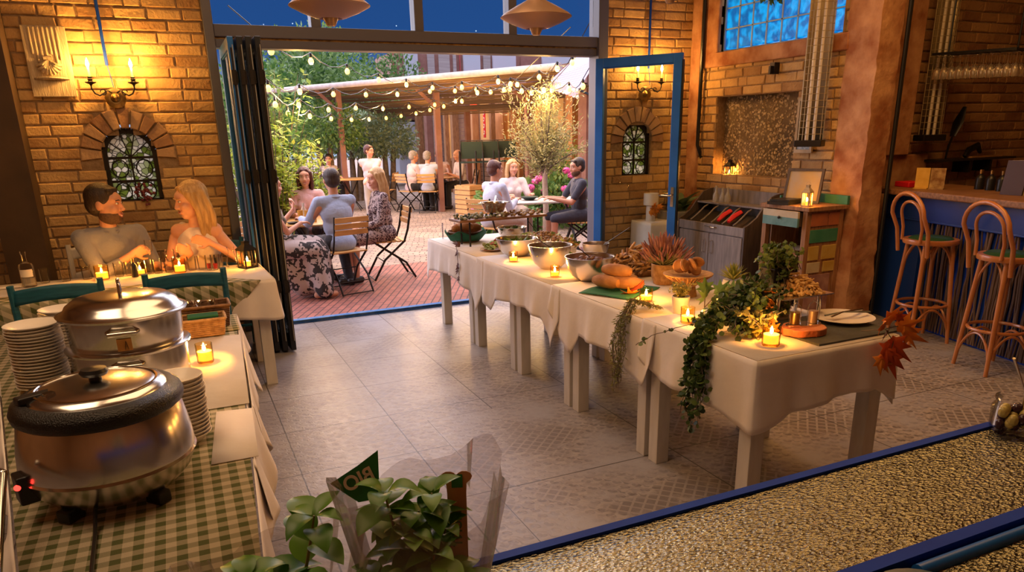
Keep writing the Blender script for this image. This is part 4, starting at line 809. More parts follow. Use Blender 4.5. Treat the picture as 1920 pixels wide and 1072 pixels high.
# ================================================================ FOREGROUND COUNTER
hm = mk('hammered_metal', (.31, .32, .28), .20, metal=1); nt, N, L, I = nodes(hm)
tc = N('ShaderNodeTexCoord'); mp = N('ShaderNodeMapping'); mp.inputs['Scale'].default_value = (1, 1.6, 1); L(tc.outputs['Object'], mp.inputs[0])
vo = N('ShaderNodeTexVoronoi'); vo.inputs['Scale'].default_value = 105; L(mp.outputs[0], vo.inputs['Vector']); no = N('ShaderNodeTexNoise'); no.inputs['Scale'].default_value = 150; no.inputs['Detail'].default_value = 3; L(mp.outputs[0], no.inputs['Vector'])
mx = N('ShaderNodeMixRGB'); mx.inputs[0].default_value = .5; L(vo.outputs['Distance'], mx.inputs[1]); L(no.outputs['Fac'], mx.inputs[2]); bu = N('ShaderNodeBump'); bu.inputs['Strength'].default_value = 1; bu.inputs['Distance'].default_value = .0048; L(mx.outputs[0], bu.inputs['Height']); L(bu.outputs[0], I['Normal'])
X['hammered'] = hm
o = thing('front_counter', 'counter of glittering hammered metal with blue edges in the foreground', 'counter', (.6, .83, 0))
M = T(-.6, -.83)
b = MB(M); b.box(-.42, 1.72, .70, .965, .985, 1.0); b.build('hammered_top', hm, o, False)
b = MB(M); b.box(-.42, 1.70, .965, .985, .93, 1.006); b.box(-.42, 1.72, .675, .70, .93, 1.004); b.build('blue_edge', X['dkblue'], o, False)
b = MB(M); b.tube([(1.0, .655, .992), (2.4, .655, .992)], .012, 12); b.build('blue_tube', X['blue'], o)
b = MB(M); b.box(.75, 2.6, .38, .645, .975, .99); b.build('rear_panel', hm, o, False)
b = MB(M); b.box(1.72, 2.6, .645, .985, .965, .985); b.build('glass_end_panel', mk('olive_glass_panel', (.16, .13, .05), .08, col2=(.22, .18, .07), scale=3, coat=1), o, False)
b = MB(M); b.box(-.40, 2.6, .40, .95, 0, .93); b.build('counter_body', X['darkwood'], o, False)
tag(solo(MB().lathe([(0, 0), (.07, .0), (.085, .01), (.075, .02), (0, .024)], 24).build('dish', mk('blue_mottled_dish', (.02, .09, .14), .15, col2=(.35, .28, .2), scale=6)), (.93, .585, .991)), 'mottled blue dish at the bottom edge beside the blue tube', 'dish')
# ================================================================ COURTYARD
X['lf_dark'] = leafm('deep_green_leaves', (.03, .09, .02), (.13, .24, .06)); X['lf_mid'] = leafm('mid_green_leaves', (.05, .15, .03), (.22, .34, .09)); X['lf_lime'] = leafm('lime_leaves', (.20, .32, .03), (.52, .58, .09))
X['lf_olive'] = leafm('olive_leaves', (.18, .19, .06), (.50, .46, .22)); X['lf_grey'] = leafm('grey_green_leaves', (.14, .21, .11), (.34, .42, .26)); X['bark'] = mk('bark', (.12, .09, .07), .9, col2=(.20, .15, .12), scale=12, bump=.5)
def blob_leaves(mb, c, r, n, L, w, R, droop=0, shell=.35):
    for _ in range(n):
        d = Vector((R.gauss(0, 1), R.gauss(0, 1), R.gauss(0, 1))).normalized(); k = (R.random()**shell)
        p = Vector((c[0]+d.x*r[0]*k, c[1]+d.y*r[1]*k, c[2]+d.z*r[2]*k))
        e = (d+Vector((R.gauss(0, .6), R.gauss(0, .6), R.gauss(0, .6)-droop))).normalized(); s = R.uniform(.6, 1.3)
        x = e.cross(Vector((R.gauss(0, 1), R.gauss(0, 1), R.gauss(0, 1))))
        if x.length < .05: continue
        x.normalize(); q = p+e*L*s; m_ = p+e*L*s*.45
        mb.add([p, m_+x*w*s/2, q, m_-x*w*s/2], [(0, 1, 2, 3)])
def tree(lab, loc, blobs, trunk, m, n, L, w, seed, name='tree', cat='tree', group=None):
    o = thing(name, lab, cat, loc, 0, group); R = random.Random(seed); mb = MB(); V0 = sum(b[1][0]*b[1][1]*b[1][2] for b in blobs)
    for c, r in blobs: blob_leaves(mb, c, r, int(n*r[0]*r[1]*r[2]/V0), L, w, R)
    mb.build('foliage', X[m], o, False)
    for pts, rs in trunk: b = MB(); b.tube(pts, rs, 9); b.build('trunk', X['bark'], o)
    return o
def rb(R, n, cx, cy, cz, sx, sy, sz, r): return [((cx+R.uniform(-sx, sx), cy+R.uniform(-sy, sy), cz+R.uniform(-sz, sz)), (r*R.uniform(.7, 1.2),)*3) for _ in range(n)]
R = random.Random(12)
for k, (px, Y, top_, wd, m, lab) in enumerate(((500, 21, 4.15, 1.6, 'lf_mid', 'tall green tree at the far left of the courtyard'), (590, 24, 4.55, 1.9, 'lf_dark', 'dark green tree rising behind the pergola edge, left of the red post'), (675, 25, 4.7, 1.9, 'lf_mid', 'leafy tree in front of the red house corner'), (545, 27, 4.9, 2.2, 'lf_dark', 'darkest tree filling the far left background'), (720, 28, 4.4, 1.7, 'lf_dark', 'dark tree farthest back, left of the blue-white house'), (628, 31, 5.4, 2.6, 'lf_mid', 'tall pale tree peeping between the dark background trees'))):
    x = at(px, 200, Y).x; tree(lab, (x, Y, 0), rb(R, 9, 0, 0, top_*.62, wd*.6, 1.0, top_*.25, top_*.2), [([(0, 0, 0), (.1, 0, top_*.4), (0, 0, top_*.7)], [.16, .12, .06])], m, 4200, .15, .09, k+30, group='background trees')
for k, (px, Y, cz, r, m, n, lab) in enumerate(((655, 20, 1.75, .95, 'lf_grey', 3600, 'round grey-green shrub tree under the hanging bulbs'), (718, 19.5, 1.65, .85, 'lf_grey', 3200, 'grey-green shrub tree beside the blue-white house'), (615, 18, 1.9, .8, 'lf_mid', 3000, 'fresh green tree left of the grey-green shrubs'))):
    x = at(px, 240, Y).x; tree(lab, (x, Y, 0), [((0, 0, cz), (r, r, r*.7)), ((r*.5, 0, cz-.2), (r*.6, r*.6, r*.45)), ((-r*.5, 0, cz-.15), (r*.6, r*.6, r*.5))], [([(s*.12, 0, 0), (s*.2, 0, cz*.8)], [.10, .06]) for s in (-1.4, 0, 1.2)], m, n, .10, .05, k+40, group='courtyard shrubs')
# near-left shrub of lime leaves
def stemmy(lab, loc, H, W, n, m, L, w, seed, group):
    o = thing('leafy_shrub', lab, 'shrub', loc, 0, group); R = random.Random(seed); mb = MB(); st = MB()
    for s in range(n):
        a = R.uniform(0, 2*PI); hh = H*R.uniform(.55, 1); r = W*R.uniform(.1, 1); p0 = Vector((.15*math.cos(a), .15*math.sin(a), 0)); p2 = Vector((r*math.cos(a), r*math.sin(a), hh)); p1 = (p0+p2)/2+Vector((0, 0, .15*hh)); pts = [p0.lerp(p1, t).lerp(p1.lerp(p2, t), t) for t in np.linspace(0, 1, 7)]
        st.tube(pts, [.010, .009, .008, .007, .006, .004, .002], 5)
        for q in range(48):
            t = R.uniform(.2, 1); p = p0.lerp(p1, t).lerp(p1.lerp(p2, t), t); d = Vector((R.gauss(0, 1), R.gauss(0, 1), R.gauss(0, .5)-.1)); mb.leaf(p+d.normalized()*.05, d, L*R.uniform(.7, 1.3), w*R.uniform(.8, 1.2), (0, 0, 1))
    st.build('stems', X['bark'], o); mb.build('foliage', X[m], o, False); return o
stemmy('lime green shrub just outside, behind the folded doors', (.98, 9.6, 0), 1.95, .55, 60, 'lf_lime', .11, .055, 50, 'lime green shrubs'); stemmy('lime green shrub behind the smiling woman in pink', (1.75, 11.0, 0), 1.65, .55, 55, 'lf_lime', .10, .05, 51, 'lime green shrubs'); stemmy('tall shrub in the far left corner of the doorway view', (1.25, 11.6, 0), 2.6, .8, 70, 'lf_mid', .12, .06, 52, 'lime green shrubs'); stemmy('low green shrub under the bistro table edge', (1.25, 9.5, 0), .55, .35, 26, 'lf_mid', .07, .035, 53, 'lime green shrubs')
# olive tree
o = thing('olive_tree', 'small olive tree with silvery yellow-lit crown beside the hydrangeas', 'tree', (5.36, 10.55, 0)); R = random.Random(77); b = MB(); b.tube([(0, 0, 0), (.01, 0, .5), (-.01, 0, .95), (.02, 0, 1.2)], [.055, .045, .042, .035], 10)
tw = MB(); lf = MB()
for k in range(60):
    a = R.uniform(0, 2*PI); el = R.uniform(.25, 1.5); Lb = R.uniform(.35, 1.25)*(1 if el < .9 else 1.2); d = Vector((math.cos(a)*math.cos(el)*.75, math.sin(a)*math.cos(el)*.75, math.sin(el))); p0 = Vector((0, 0, R.uniform(.95, 1.25))); p2 = p0+d*Lb; p1 = p0+d*Lb*.5+Vector((0, 0, .08)); pts = [p0.lerp(p1, t).lerp(p1.lerp(p2, t), t) for t in np.linspace(0, 1, 6)]
    tw.tube(pts, [.012, .010, .008, .006, .004, .002], 5)
    for q in range(int(80*Lb)+30):
        t = R.uniform(.15, 1); p = p0.lerp(p1, t).lerp(p1.lerp(p2, t), t)+Vector((R.gauss(0, .07), R.gauss(0, .07), R.gauss(0, .07))); lf.leaf(p, (R.gauss(0, 1)+d.x, R.gauss(0, 1)+d.y, R.gauss(0, .8)+d.z), R.uniform(.05, .09), .016, fold=.05)
b.build('trunk', mk('pale_bark', (.34, .25, .20), .85, col2=(.44, .34, .27), scale=15), o); tw.build('branches', X['bark'], o); lf.build('foliage', X['lf_olive'], o, False)
# hydrangeas
X['pink'] = mk('pink_petals', (.62, .04, .28), .6, col2=(.90, .22, .48), isl=.9, scale=5)
def hydr(lab, loc, W, H, n, seed):
    o = thing('hydrangea', lab, 'flower bush', loc, 0, 'pink hydrangeas'); R = random.Random(seed); mb = MB(); blob_leaves(mb, (0, 0, H*.5), (W, W*.8, H*.52), 700, .11, .07, R, shell=.3); mb.build('foliage', X['lf_mid'], o, False)
    for k in range(n):
        a = R.uniform(PI*.85, PI*2.15); z = H*R.uniform(.35, 1.08); r = W*.95*math.sqrt(max(.1, 1-((z-H*.5)/(H*.62))**2)); c = (r*math.cos(a), r*.8*math.sin(a), z); f = MB()
        for q in range(60): d = Vector((R.gauss(0, 1), R.gauss(0, 1), R.gauss(0, 1))).normalized(); p = Vector(c)+Vector((d.x*.07, d.y*.07, d.z*.055)); u = d.orthogonal().normalized()*.02; v = d.cross(u).normalized()*.02; f.add([p-u-v, p+u-v, p+u+v, p-u+v], [(0, 1, 2, 3)])
        f.build('flower_head', X['pink'], o, False)
    return o
for k, (x, y, W, H, n, lab) in enumerate(((4.95, 11.6, .42, .78, 12, 'pink hydrangea left of the olive trunk'), (5.55, 11.9, .45, .85, 12, 'pink hydrangea directly behind the olive trunk'), (6.25, 11.9, .5, .95, 13, 'pink hydrangea right of the olive trunk'), (5.15, 11.0, .34, .48, 8, 'low pink hydrangea in front of the others'), (6.65, 11.4, .42, .8, 10, 'pink hydrangea behind the dark-shirted man'))): hydr(lab, (x, y, 0), W, H, n, 60+k)
stemmy('bright green bush right of the olive crown', (6.5, 12.3, 0), 1.7, .5, 40, 'lf_lime', .10, .05, 54, 'lime green shrubs')
# pergola
A, B = Vector((6.1, 12.0, 2.70)), Vector((2.62, 18.6, 2.72)); nrm = Vector((6.6, 3.4, 0)).normalized()*3.4
o = thing('pergola', 'long flat timber pergola roof with round front pole crossing the courtyard', 'pergola', (4.3, 15.3, 0)); M = T(-4.3, -15.3)
b = MB(M); R = random.Random(5)
for k in range(22):
    q = nrm*(k/22); q2 = nrm*((k+.86)/22); z = Vector((0, 0, .02*R.random()-.62*k/22)); b.add([A+q+z, B+q+z, B+q2+z, A+q2+z, A+q+z+Vector((0, 0, .03)), B+q+z+Vector((0, 0, .03)), B+q2+z+Vector((0, 0, .03)), A+q2+z+Vector((0, 0, .03))], [(0, 1, 2, 3), (7, 6, 5, 4), (0, 4, 5, 1), (2, 6, 7, 3), (1, 5, 6, 2), (3, 7, 4, 0)])
b.build('roof_boards', mk('brown_roof_boards', (.07, .035, .012), .8, col2=(.16, .085, .03), isl=.9, scale=3), o, False)
b = MB(M); b.tube([A+Vector((.15, -.3, .02)), B+Vector((-.3, .55, .0))], .06, 10); b.build('front_pole', mk('weathered_pole', (.42, .36, .34), .7, col2=(.55, .48, .46)), o)
X['orange'] = mk('orange_lit_timber', (.42, .18, .07), .6, col2=(.55, .27, .11), scale=5, stretch=(6, 6, 1)); X['mauve'] = mk('mauve_timber', (.24, .11, .09), .7, col2=(.30, .15, .12), scale=5)  # orange timber carries the warm light on the facade posts in its colour
for t, off in ((.82, .5), (.50, 1.2), (.20, 1.5), (.62, 3.2), (.05, 3.2)):
    p = A.lerp(B, t)+nrm.normalized()*off; b = MB(M); b.box(p.x-.06, p.x+.06, p.y-.06, p.y+.06, 0, 2.70); b.bar((p.x, p.y, 2.2), (p.x-.45, p.y+.2, 2.68), .07); b.build('post', X['mauve'], o, False)
# timber facade behind the pergola, along x = 7.5
o = thing('timber_facade', 'brown boarded restaurant facade with orange-lit posts behind the pergola', 'building', (7.6, 17, 0)); M = T(-7.6, -17)
b = MB(M); X['boards'] = mk('dark_boards', (.14, .065, .035), .8, col2=(.24, .12, .06), scale=3)
for k in range(26): b.box(7.60-.0, 7.70+.012*(k % 2), 12.5, 26, k*.115, k*.115+.105)
b.build('board_wall', X['boards'], o, False)
for px, w_, m in ((1098, .16, 'mauve'), (1073, .14, 'orange'), (968, .14, 'orange'), (942, .24, 'orange'), (925, .06, 'rustic'), (884, .30, 'orange'), (852, .10, 'rustic'), (838, .08, 'rustic'), (826, .10, 'mauve'), (803, .14, 'mauve'), (786, .12, 'rustic')):
    p = atx(px, 250, 7.5); b = MB(M); b.box(7.42, 7.60, p.y-w_, p.y+w_, 0, 2.72); b.build('post', X[m], o, False)
for px0, px1, z0_, z1_ in ((900, 922, .9, 2.5), (852, 838, .9, 2.3), (1060, 1000, .9, 2.4), (958, 945, .8, 2.4)):
    y0_, y1_ = sorted((atx(px0, 250, 7.55).y, atx(px1, 250, 7.55).y)); b = MB(M); b.box(7.55, 7.61, y0_, y1_, z0_, z1_); b.m = 1; b.box(7.54, 7.56, y0_+.08, y1_-.08, z0_+.08, z1_-.08); b.build('window', [X['rustic'], mk('warm_lit_pane_%d' % px0, (.45, .22, .07), .3, col2=(.20, .10, .05), scale=2, emit=(.9, .4, .1), es=.25)], o, False)
b = MB(M); b.box(7.55, 7.9, 12.3, 26, 2.72, 2.95); b.build('eave', X['mauve'], o, False)
b = MB(M); p = atx(820, 250, 7.4); b.box(7.38, 7.62, p.y-.3, p.y+.3, 0, 2.7); b.build('brick_pier', mk('grey_mauve_brick', (.13, .09, .09), .85, col2=(.22, .17, .16), scale=22), o, False)
p = atx(909, 230, 7.40); o = thing('vertical_sign', 'narrow red vertical sign with pale marks on the boarded facade', 'sign', (7.38, p.y, p.z)); b = MB(); b.box(0, .02, -.07, .07, -.36, .36); b.build('sign_board', X['red'], o, False, bevel=.01)
for k in range(4): b = MB(); b.tube([(-.005, .035*math.cos(t), .24-.16*k+.045*math.sin(t)) for t in np.linspace(.6, 5.6+.2*k, 9)], .008, 5); b.build('mark', X['porc'], o)
p = atx(890, 200, 7.2); o = thing('red_lantern', 'red paper lantern hanging from the pergola edge near the facade', 'lantern', (7.15, p.y, p.z)); b = MB(); b.lathe([(.05, -.12), (.10, -.09), (.11, 0), (.10, .09), (.05, .12)], 14); b.build('shade', mk('red_lit', (.7, .05, .02), .6, emit=(1, .07, .02), es=1.2), o); b = MB(); b.lathe([(.06, .12), (.07, .15), (0, .16)], 10); b.build('cap', X['iron'], o)
# stacked dark chairs on a crate stand
def dark_chair(lab, loc, rz):
    o = thing('metal_armchair', lab, 'chair', loc, rz, 'dark stacked armchairs'); b = MB()
    for sx in (-1, 1): b.tube([(sx*.24, -.22, 0), (sx*.24, -.24, .62), (sx*.24, .18, .66), (sx*.24, .22, 0)], .014, 6)
    b.tube([(-.24, -.24, .4), (-.22, -.28, .86), (.22, -.28, .86), (.24, -.24, .4)], .014, 6); b.build('frame', X['iron'], o)
    b = MB(); b.box(-.22, .22, -.29, -.27, .5, .84); b.build('backrest', X['dkgreen'], o, False); b = MB(); b.box(-.23, .23, -.23, .2, .43, .45); b.build('seat', X['dkgreen'], o, False); return o
X['dkgreen'] = mk('dark_green_mesh', (.012, .03, .025), .5)
for k, px in enumerate((885, 915, 948)):
    p = at(px, 318, 14.4); b = MB(); 
    for j in range(7): b.box(-.28, .28, -.25, .25, j*.095, j*.095+.075)
    b.box(-.25, .25, -.22, .22, 0, .66); tag(solo(b.build('wooden_crate', X['slat'], smooth=False), (p.x, 14.4, 0), .3), ['slatted wooden crate under the leftmost stacked armchair', 'slatted wooden crate under the middle stacked armchair', 'slatted wooden crate under the stacked armchair nearest the olive tree'][k], 'crate', 'crates under the armchairs')
    dark_chair(['dark green armchair on the leftmost crate by the facade', 'dark green armchair on the middle crate by the facade', 'dark green armchair on the crate nearest the olive tree'][k], (p.x, 14.4, .665), PI-.4)
# awning
o = thing('striped_awning', 'white and lilac striped awning with scalloped edge above the olive tree', 'awning', (6.6, 12.4, 2.3)); P = [at(1033, 150, 11.6), at(1085, 168, 11.2), at(1122, 108, 12.2), at(1085, 104, 12.6)]; ctr = Vector((6.6, 12.4, 2.3)); P = [p-ctr for p in P]
m = mk('awning_stripes', (.50, .44, .58), .8); nt, N, L, I = nodes(m); wv = N('ShaderNodeTexWave'); wv.inputs['Scale'].default_value = 5; wv.bands_direction = 'DIAGONAL'; wr = N('ShaderNodeValToRGB'); wr.color_ramp.elements[0].color = (.36, .32, .50, 1); wr.color_ramp.elements[1].color = (.68, .62, .66, 1); wr.color_ramp.elements[0].position = .45; wr.color_ramp.elements[1].position = .55; tcc = N('ShaderNodeTexCoord'); L(tcc.outputs['Object'], wv.inputs[0]); L(wv.outputs['Fac'], wr.inputs[0]); L(wr.outputs[0], I['Base Color'])
b = MB(); b.add(P, [(0, 1, 2, 3)]); b.build('canopy', m, o, False, solid=.01)
b = MB(); b.grid(40, 3, lambda u, v: tuple(P[0].lerp(P[1], u)-Vector((0, 0, (.13+.02*abs(math.sin(u*PI*8)))*v)))); b.build('valance', m, o, False, solid=.006)
b = MB(); b.bar(P[1], P[1]+Vector((.9, .9, -.1)), .03); b.bar(P[0], P[0]+Vector((.9, .9, -.1)), .03); b.build('arm', X['iron'], o, False)
# houses behind
def house(lab, rects, Y, dep=2.5):
    xs = [at(r[0], 150, Y).x for r in rects]; c = (xs[0], Y, 0); o = thing('house', lab, 'building', c); M = T(-c[0], -c[1])
    for x0_, x1_, yt, yb, m, nm in rects:
        p, q = at(x0_, yt, Y), at(x1_, yb, Y); dd = .12 if nm == 'window' else (0 if nm in ('wall', 'roof') else .06); b = MB(M); b.box(p.x, q.x, Y-dd, Y+(.1 if nm == 'window' else dep), max(0, q.z), p.z); b.build(nm, X[m], o, False)
    return o
X['redpaint'] = mk('red_paint', (.33, .06, .06), .7, col2=(.40, .09, .08), scale=3); X['siding'] = mk('grey_siding', (.30, .26, .27), .8, col2=(.42, .38, .38), scale=1.5, stretch=(.4, 1, 12)); X['palepane'] = mk('pale_pane', (.48, .52, .62), .35, col2=(.55, .52, .62), scale=1); X['bluewhite'] = mk('blue_white_wall', (.45, .50, .62), .7); X['roofb'] = mk('brown_roof', (.16, .08, .06), .8)
house('red and white boarded house seen above the pergola roof', [(733, 1090, 100, 340, 'mauve', 'wall'), (735, 750, 98, 300, 'redpaint', 'corner_post'), (756, 784, 98, 152, 'palepane', 'window'), (800, 818, 98, 200, 'siding', 'boarding'), (821, 846, 98, 200, 'siding', 'boarding'), (848, 858, 98, 200, 'siding', 'boarding'), (860, 866, 98, 200, 'redpaint', 'brick_strip'), (867, 900, 99, 160, 'palepane', 'window'), (905, 920, 99, 160, 'siding', 'boarding'), (922, 966, 99, 160, 'palepane', 'window'), (975, 1010, 99, 160, 'mauve', 'shutter'), (1015, 1090, 99, 160, 'palepane', 'window')], 30)
house('small blue-white house at the end of the courtyard', [(744, 792, 226, 330, 'bluewhite', 'wall'), (740, 796, 214, 228, 'roofb', 'roof'), (750, 764, 255, 290, 'dkgreen', 'window'), (770, 786, 255, 292, 'palepane', 'window')], 24.5, 1.5)
# string lights
strands = [('string of warm bulbs in the topmost row, dipping from the left of the doorway', [(508, 95, 8.6), (583, 114, 9.6), (651, 133, 10.6), (710, 149, 11.6), (762, 158, 12.6), (811, 164, 12.9), (866, 163, 12.2), (934, 152, 11.2), (957, 157, 10.9), (1011, 144, 10.2), (1045, 128, 9.6), (1073, 117, 9.2)]),
 ('string of warm bulbs in the second row, level with the pergola edge', [(503, 165, 9.4), (562, 171, 10.6), (625, 176, 11.7), (686, 177, 12.6), (745, 176, 13.4), (806, 171, 13.6), (853, 170, 13.2), (895, 173, 12.4), (945, 168, 11.6), (978, 170, 11.0), (1020, 168, 10.2), (1067, 166, 9.5), (1093, 161, 9.1)]),
 ('string of warm bulbs in the third row, under the pergola edge', [(516, 195, 10.2), (560, 196, 11.4), (616, 205, 12.6), (667, 202, 13.8), (718, 203, 14.8), (767, 200, 15.4), (815, 196, 15.0), (866, 189, 14.0), (920, 172, 12.6), (970, 158, 11.2)]),
 ('string of warm bulbs in the lowest row, before the shrubs', [(540, 212, 11.5), (581, 217, 12.8), (621, 222, 14.0), (659, 224, 15.0), (692, 223, 16.0), (724, 221, 16.6), (752, 217, 17.0), (780, 212, 17.0), (806, 206, 16.2), (832, 199, 15.0), (854, 189, 14.4), (893, 167, 13.2), (956, 167, 12.0), (997, 173, 11.0), (1035, 168, 10.2)])]
for lab, pts in strands:
    P = [at(*q) for q in pts]; c = P[0]; o = thing('string_lights', lab, 'string lights', tuple(c), 0, 'strings of warm bulbs'); w = MB(); cc = []
    for a, b_ in zip(P, P[1:]):
        for t in np.linspace(0, 1, 5)[:-1]: cc.append(a.lerp(b_, t)-c+Vector((0, 0, .09-.10*math.sin(PI*t))))
    cc.append(P[-1]-c+Vector((0, 0, .09))); w.tube([cc[0]+(cc[0]-cc[1])*3]+cc+[cc[-1]+(cc[-1]-cc[-2])*6], .006, 5); w.build('cable', X['black'], o)
    for q in P:
        q = q-c; bb = MB(T(q.x, q.y, q.z)); bb.lathe([(0, -.045), (.022, -.038), (.034, -.012), (.030, .012), (.016, .03), (.013, .04)], 12, cap=False); f = bb.build('bulb', X['bulb'], o); s = MB(T(q.x, q.y, q.z)); s.lathe([(.016, .035), (.018, .045), (.014, .085), (0, .09)], 8); s.build('socket', X['black'], f)
    for q in P[1::3]: l = lamp('bulb_light', 'POINT', tuple(q-c+Vector((0, 0, -.08))), 26, (1, .55, .16), .05); l.parent = o
# ================================================================ PEOPLE
def remesh(mb, name, mat, parent, vox=.011, it=4, fac=.5):
    t = mb.build('tmp', mat, None, False); me0 = t.data
    q = t.modifiers.new('r', 'REMESH'); q.mode = 'VOXEL'; q.voxel_size = vox; q.use_smooth_shade = True
    q = t.modifiers.new('s', 'SMOOTH'); q.factor = fac; q.iterations = it
    me = D.meshes.new_from_object(t.evaluated_get(bpy.context.evaluated_depsgraph_get())); D.objects.remove(t); D.meshes.remove(me0)
    me.name = name; me.materials.clear(); me.materials.append(mat); me.polygons.foreach_set('use_smooth', [True]*len(me.polygons))
    o = D.objects.new(name, me); C.objects.link(o); o.parent = parent; return o
def cap(mb, p, q, r0, r1, n=14):
    p, q = Vector(p), Vector(q); L_ = (q-p).length
    if L_ < 1e-4: return mb.ball(p, r0, n, 8)
    pr = [(0, -r0)]+[(r0*math.cos(a), r0*math.sin(a)) for a in np.linspace(-PI/2, 0, 5)[1:]]+[(r1*math.cos(a), L_+r1*math.sin(a)) for a in np.linspace(0, PI/2, 5)[:-1]]+[(0, L_+r1)]
    return mb.lathe(pr, n, look(p, q))
def ik(s, t, a, b, pole):
    s, t = Vector(s), Vector(t); d = t-s; L_ = min(d.length, (a+b)*.995); d.normalize(); x = (a*a-b*b+L_*L_)/(2*L_); h = math.sqrt(max(0, a*a-x*x)); p = Vector(pole); p = (p-d*p.dot(d)).normalized(); return s+d*x+p*h, s+d*L_
def hand(mb, w, d, n, curl, s=1, side=1):
    d = Vector(d).normalized(); n = Vector(n); n = (n-d*n.dot(d)).normalized(); x = d.cross(n)*side; kn = []
    for i, (ox, L_) in enumerate(((-.030, .060), (-.010, .068), (.010, .064), (.029, .052))):
        k = w+d*(.088-.006*abs(i-1.3))*s+x*ox*s; cap(mb, w+x*ox*.5*s+d*.01, k, .016*s, .0125*s, 8); p = k; a = 0
        for j, f in enumerate((.45, .32, .23)):
            a += curl*(.8, 1, .7)[j]+.04*i; q = p+(d*math.cos(a)+n*math.sin(a)+x*ox*2.0*(1-curl*.5))*L_*f*1.15*s; cap(mb, p, q, (.0098-.0007*j)*s, (.0092-.001*j)*s, 8); p = q
    b = w+d*.022*s-x*.026*s; m = b+(d*.6-x*.7+n*.45)*.038*s; cap(mb, b, m, .014*s, .011*s, 8); cap(mb, m, m+(d*.9-x*.1+n*.45*(1+curl*.5))*.036*s, .0105*s, .008*s, 8)
HN = [0]
def person(label, loc, f, look_, shirt, hair, skin='skin', wrist=((0, 0, 0), (0, 0, 0)), curl=(.4, .4), hd=None, pose='sit', lean=.08, s=1., fem=False, style='short', sleeve='long', legs=None, beard=None, smile=.5, vox=.011, twist=0, feet=.02, skirt=None, vneck=False, knees=.05, elb=((0, 0, -1), (0, 0, -1)), hs=1.07):
    HN[0] += 1; k = HN[0]; o = thing('person', label, 'person', (*loc, 0)); f = Vector((*f, 0)).normalized(); r = Vector((f.y, -f.x, 0)); Z = Vector((0, 0, 1)); L0 = Vector((*loc, 0))
    pz = (.555 if pose == 'sit' else .92*s); Pp = Vector((0, 0, pz)); u = (Z*math.cos(lean)+f*math.sin(lean)).normalized(); r2 = (r*math.cos(twist)+f*math.sin(twist)).normalized(); f2 = (f*math.cos(twist)-r*math.sin(twist))
    shw = (.165 if fem else .19)*s; sh = [Pp+u*.445*s-r2*shw, Pp+u*.445*s+r2*shw]; nb = Pp+u*.49*s; hc = nb+(Z*.155+f*.02+u*.02)*s
    hip = [Pp-r*.09*s, Pp+r*.09*s]; body = MB(); E = []; W_ = []
    for i in (0, 1):
        w = Vector(wrist[i])-L0 if any(wrist[i]) else sh[i]+f*.18-Z*.42
        e, w = ik(sh[i]-u*.02, w, .285*s, .25*s, Vector(elb[i])+f*-.1+(r2*(1 if i else -1))*.35); E.append(e); W_.append(w)
    K = []; Fo = []
    for i in (0, 1):
        sg = 1 if i else -1
        if pose == 'sit': kn = hip[i]+f*.42*s+r*sg*knees*s-Z*.03; ft = Vector((kn.x, kn.y, .085))+f*feet+r*sg*.01
        else: kn = hip[i]+f*.03-Z*.42*s+r*sg*.01; ft = Vector((kn.x, kn.y, .085))-f*.03
        K.append(kn); Fo.append(ft)
    def torso(mb, g=0, shoulders=True):
        M3 = Matrix((r2, f2, u)).transposed().to_4x4(); MP = Matrix((r, f, u)).transposed().to_4x4()
        mb.ball(Pp+u*.01, ((.165+g)*s, (.125+g)*s, (.11+g)*s), 18, 12, MP); mb.ball(Pp+u*.17*s+f*(.0 if fem else .012), ((.132 if fem else .155)*s+g, .105*s+g, .15*s+g), 18, 12, MP); mb.ball(Pp+u*.32*s, ((.148 if fem else .175)*s+g, .112*s+g, .155*s+g), 18, 12, M3)
        if shoulders: cap(mb, sh[0]*.88+sh[1]*.12-u*.01, sh[0]*.12+sh[1]*.88-u*.01, .062*s+g, .062*s+g); cap(mb, Pp+u*.40*s, Pp+u*.475*s, .085*s+g, .055*s+g)
        if fem:
            for sg in (-1, 1): mb.ball(Pp+u*.30*s+f2*.085*s+r2*sg*.068*s, (.058*s+g*.6,)*3, 12, 9)
    torso(body); cap(body, nb-Z*.03, hc-Z*.04-f*.01, (.046 if fem else .056)*s, (.044 if fem else .052)*s)
    for i in (0, 1):
        cap(body, sh[i]*.96+Pp*.0+(-u*.01), E[i], .050*s if not fem else .043*s, .038*s if not fem else .033*s); cap(body, E[i], W_[i], (.040 if not fem else .034)*s, (.026 if not fem else .022)*s)
        cap(body, hip[i], K[i], .086*s, .058*s); cap(body, K[i], Fo[i], .056*s, .036*s); cap(body, Fo[i]-Z*.045-f*.03, Fo[i]-Z*.045+f*.17*s, .038, .034)
        hv = Vector(hd[i][0]) if hd else (W_[i]-E[i]); nv = Vector(hd[i][1]) if hd else Vector((0, 0, -1))
        hand(body, W_[i], hv, nv, curl[i], s*(.93 if fem else 1), -1 if i else 1)
    lk = Vector(look_).normalized(); hx = Vector((lk.y, -lk.x, 0)).normalized(); hu = hx.cross(lk).normalized(); HM = Matrix.Translation(hc) @ Matrix((hx, lk, hu)).transposed().to_4x4() @ Matrix.Diagonal((s*hs, s*hs, s*hs, 1))
    def hb(mb, c, rr, u_=16, w_=12): mb.ball((0, 0, 0), rr, u_, w_, HM @ Matrix.Translation(c)) if 0 else mb.add(*_ball(c, rr, u_, w_), HM)
    hb(body, (0, -.012, .028), (.076, .094, .086)); hb(body, (0, .022, -.03), (.060 if fem else .064, .068, .080)); hb(body, (0, .058, -.088), (.026 if fem else .034, .028, .022)); hb(body, (0, .058, .035), (.056, .035, .035))
    for sg in (-1, 1): hb(body, (sg*.036, .058, -.028), (.026, .028, .026)); hb(body, (sg*.076, -.006, -.004), (.010, .020, .032))
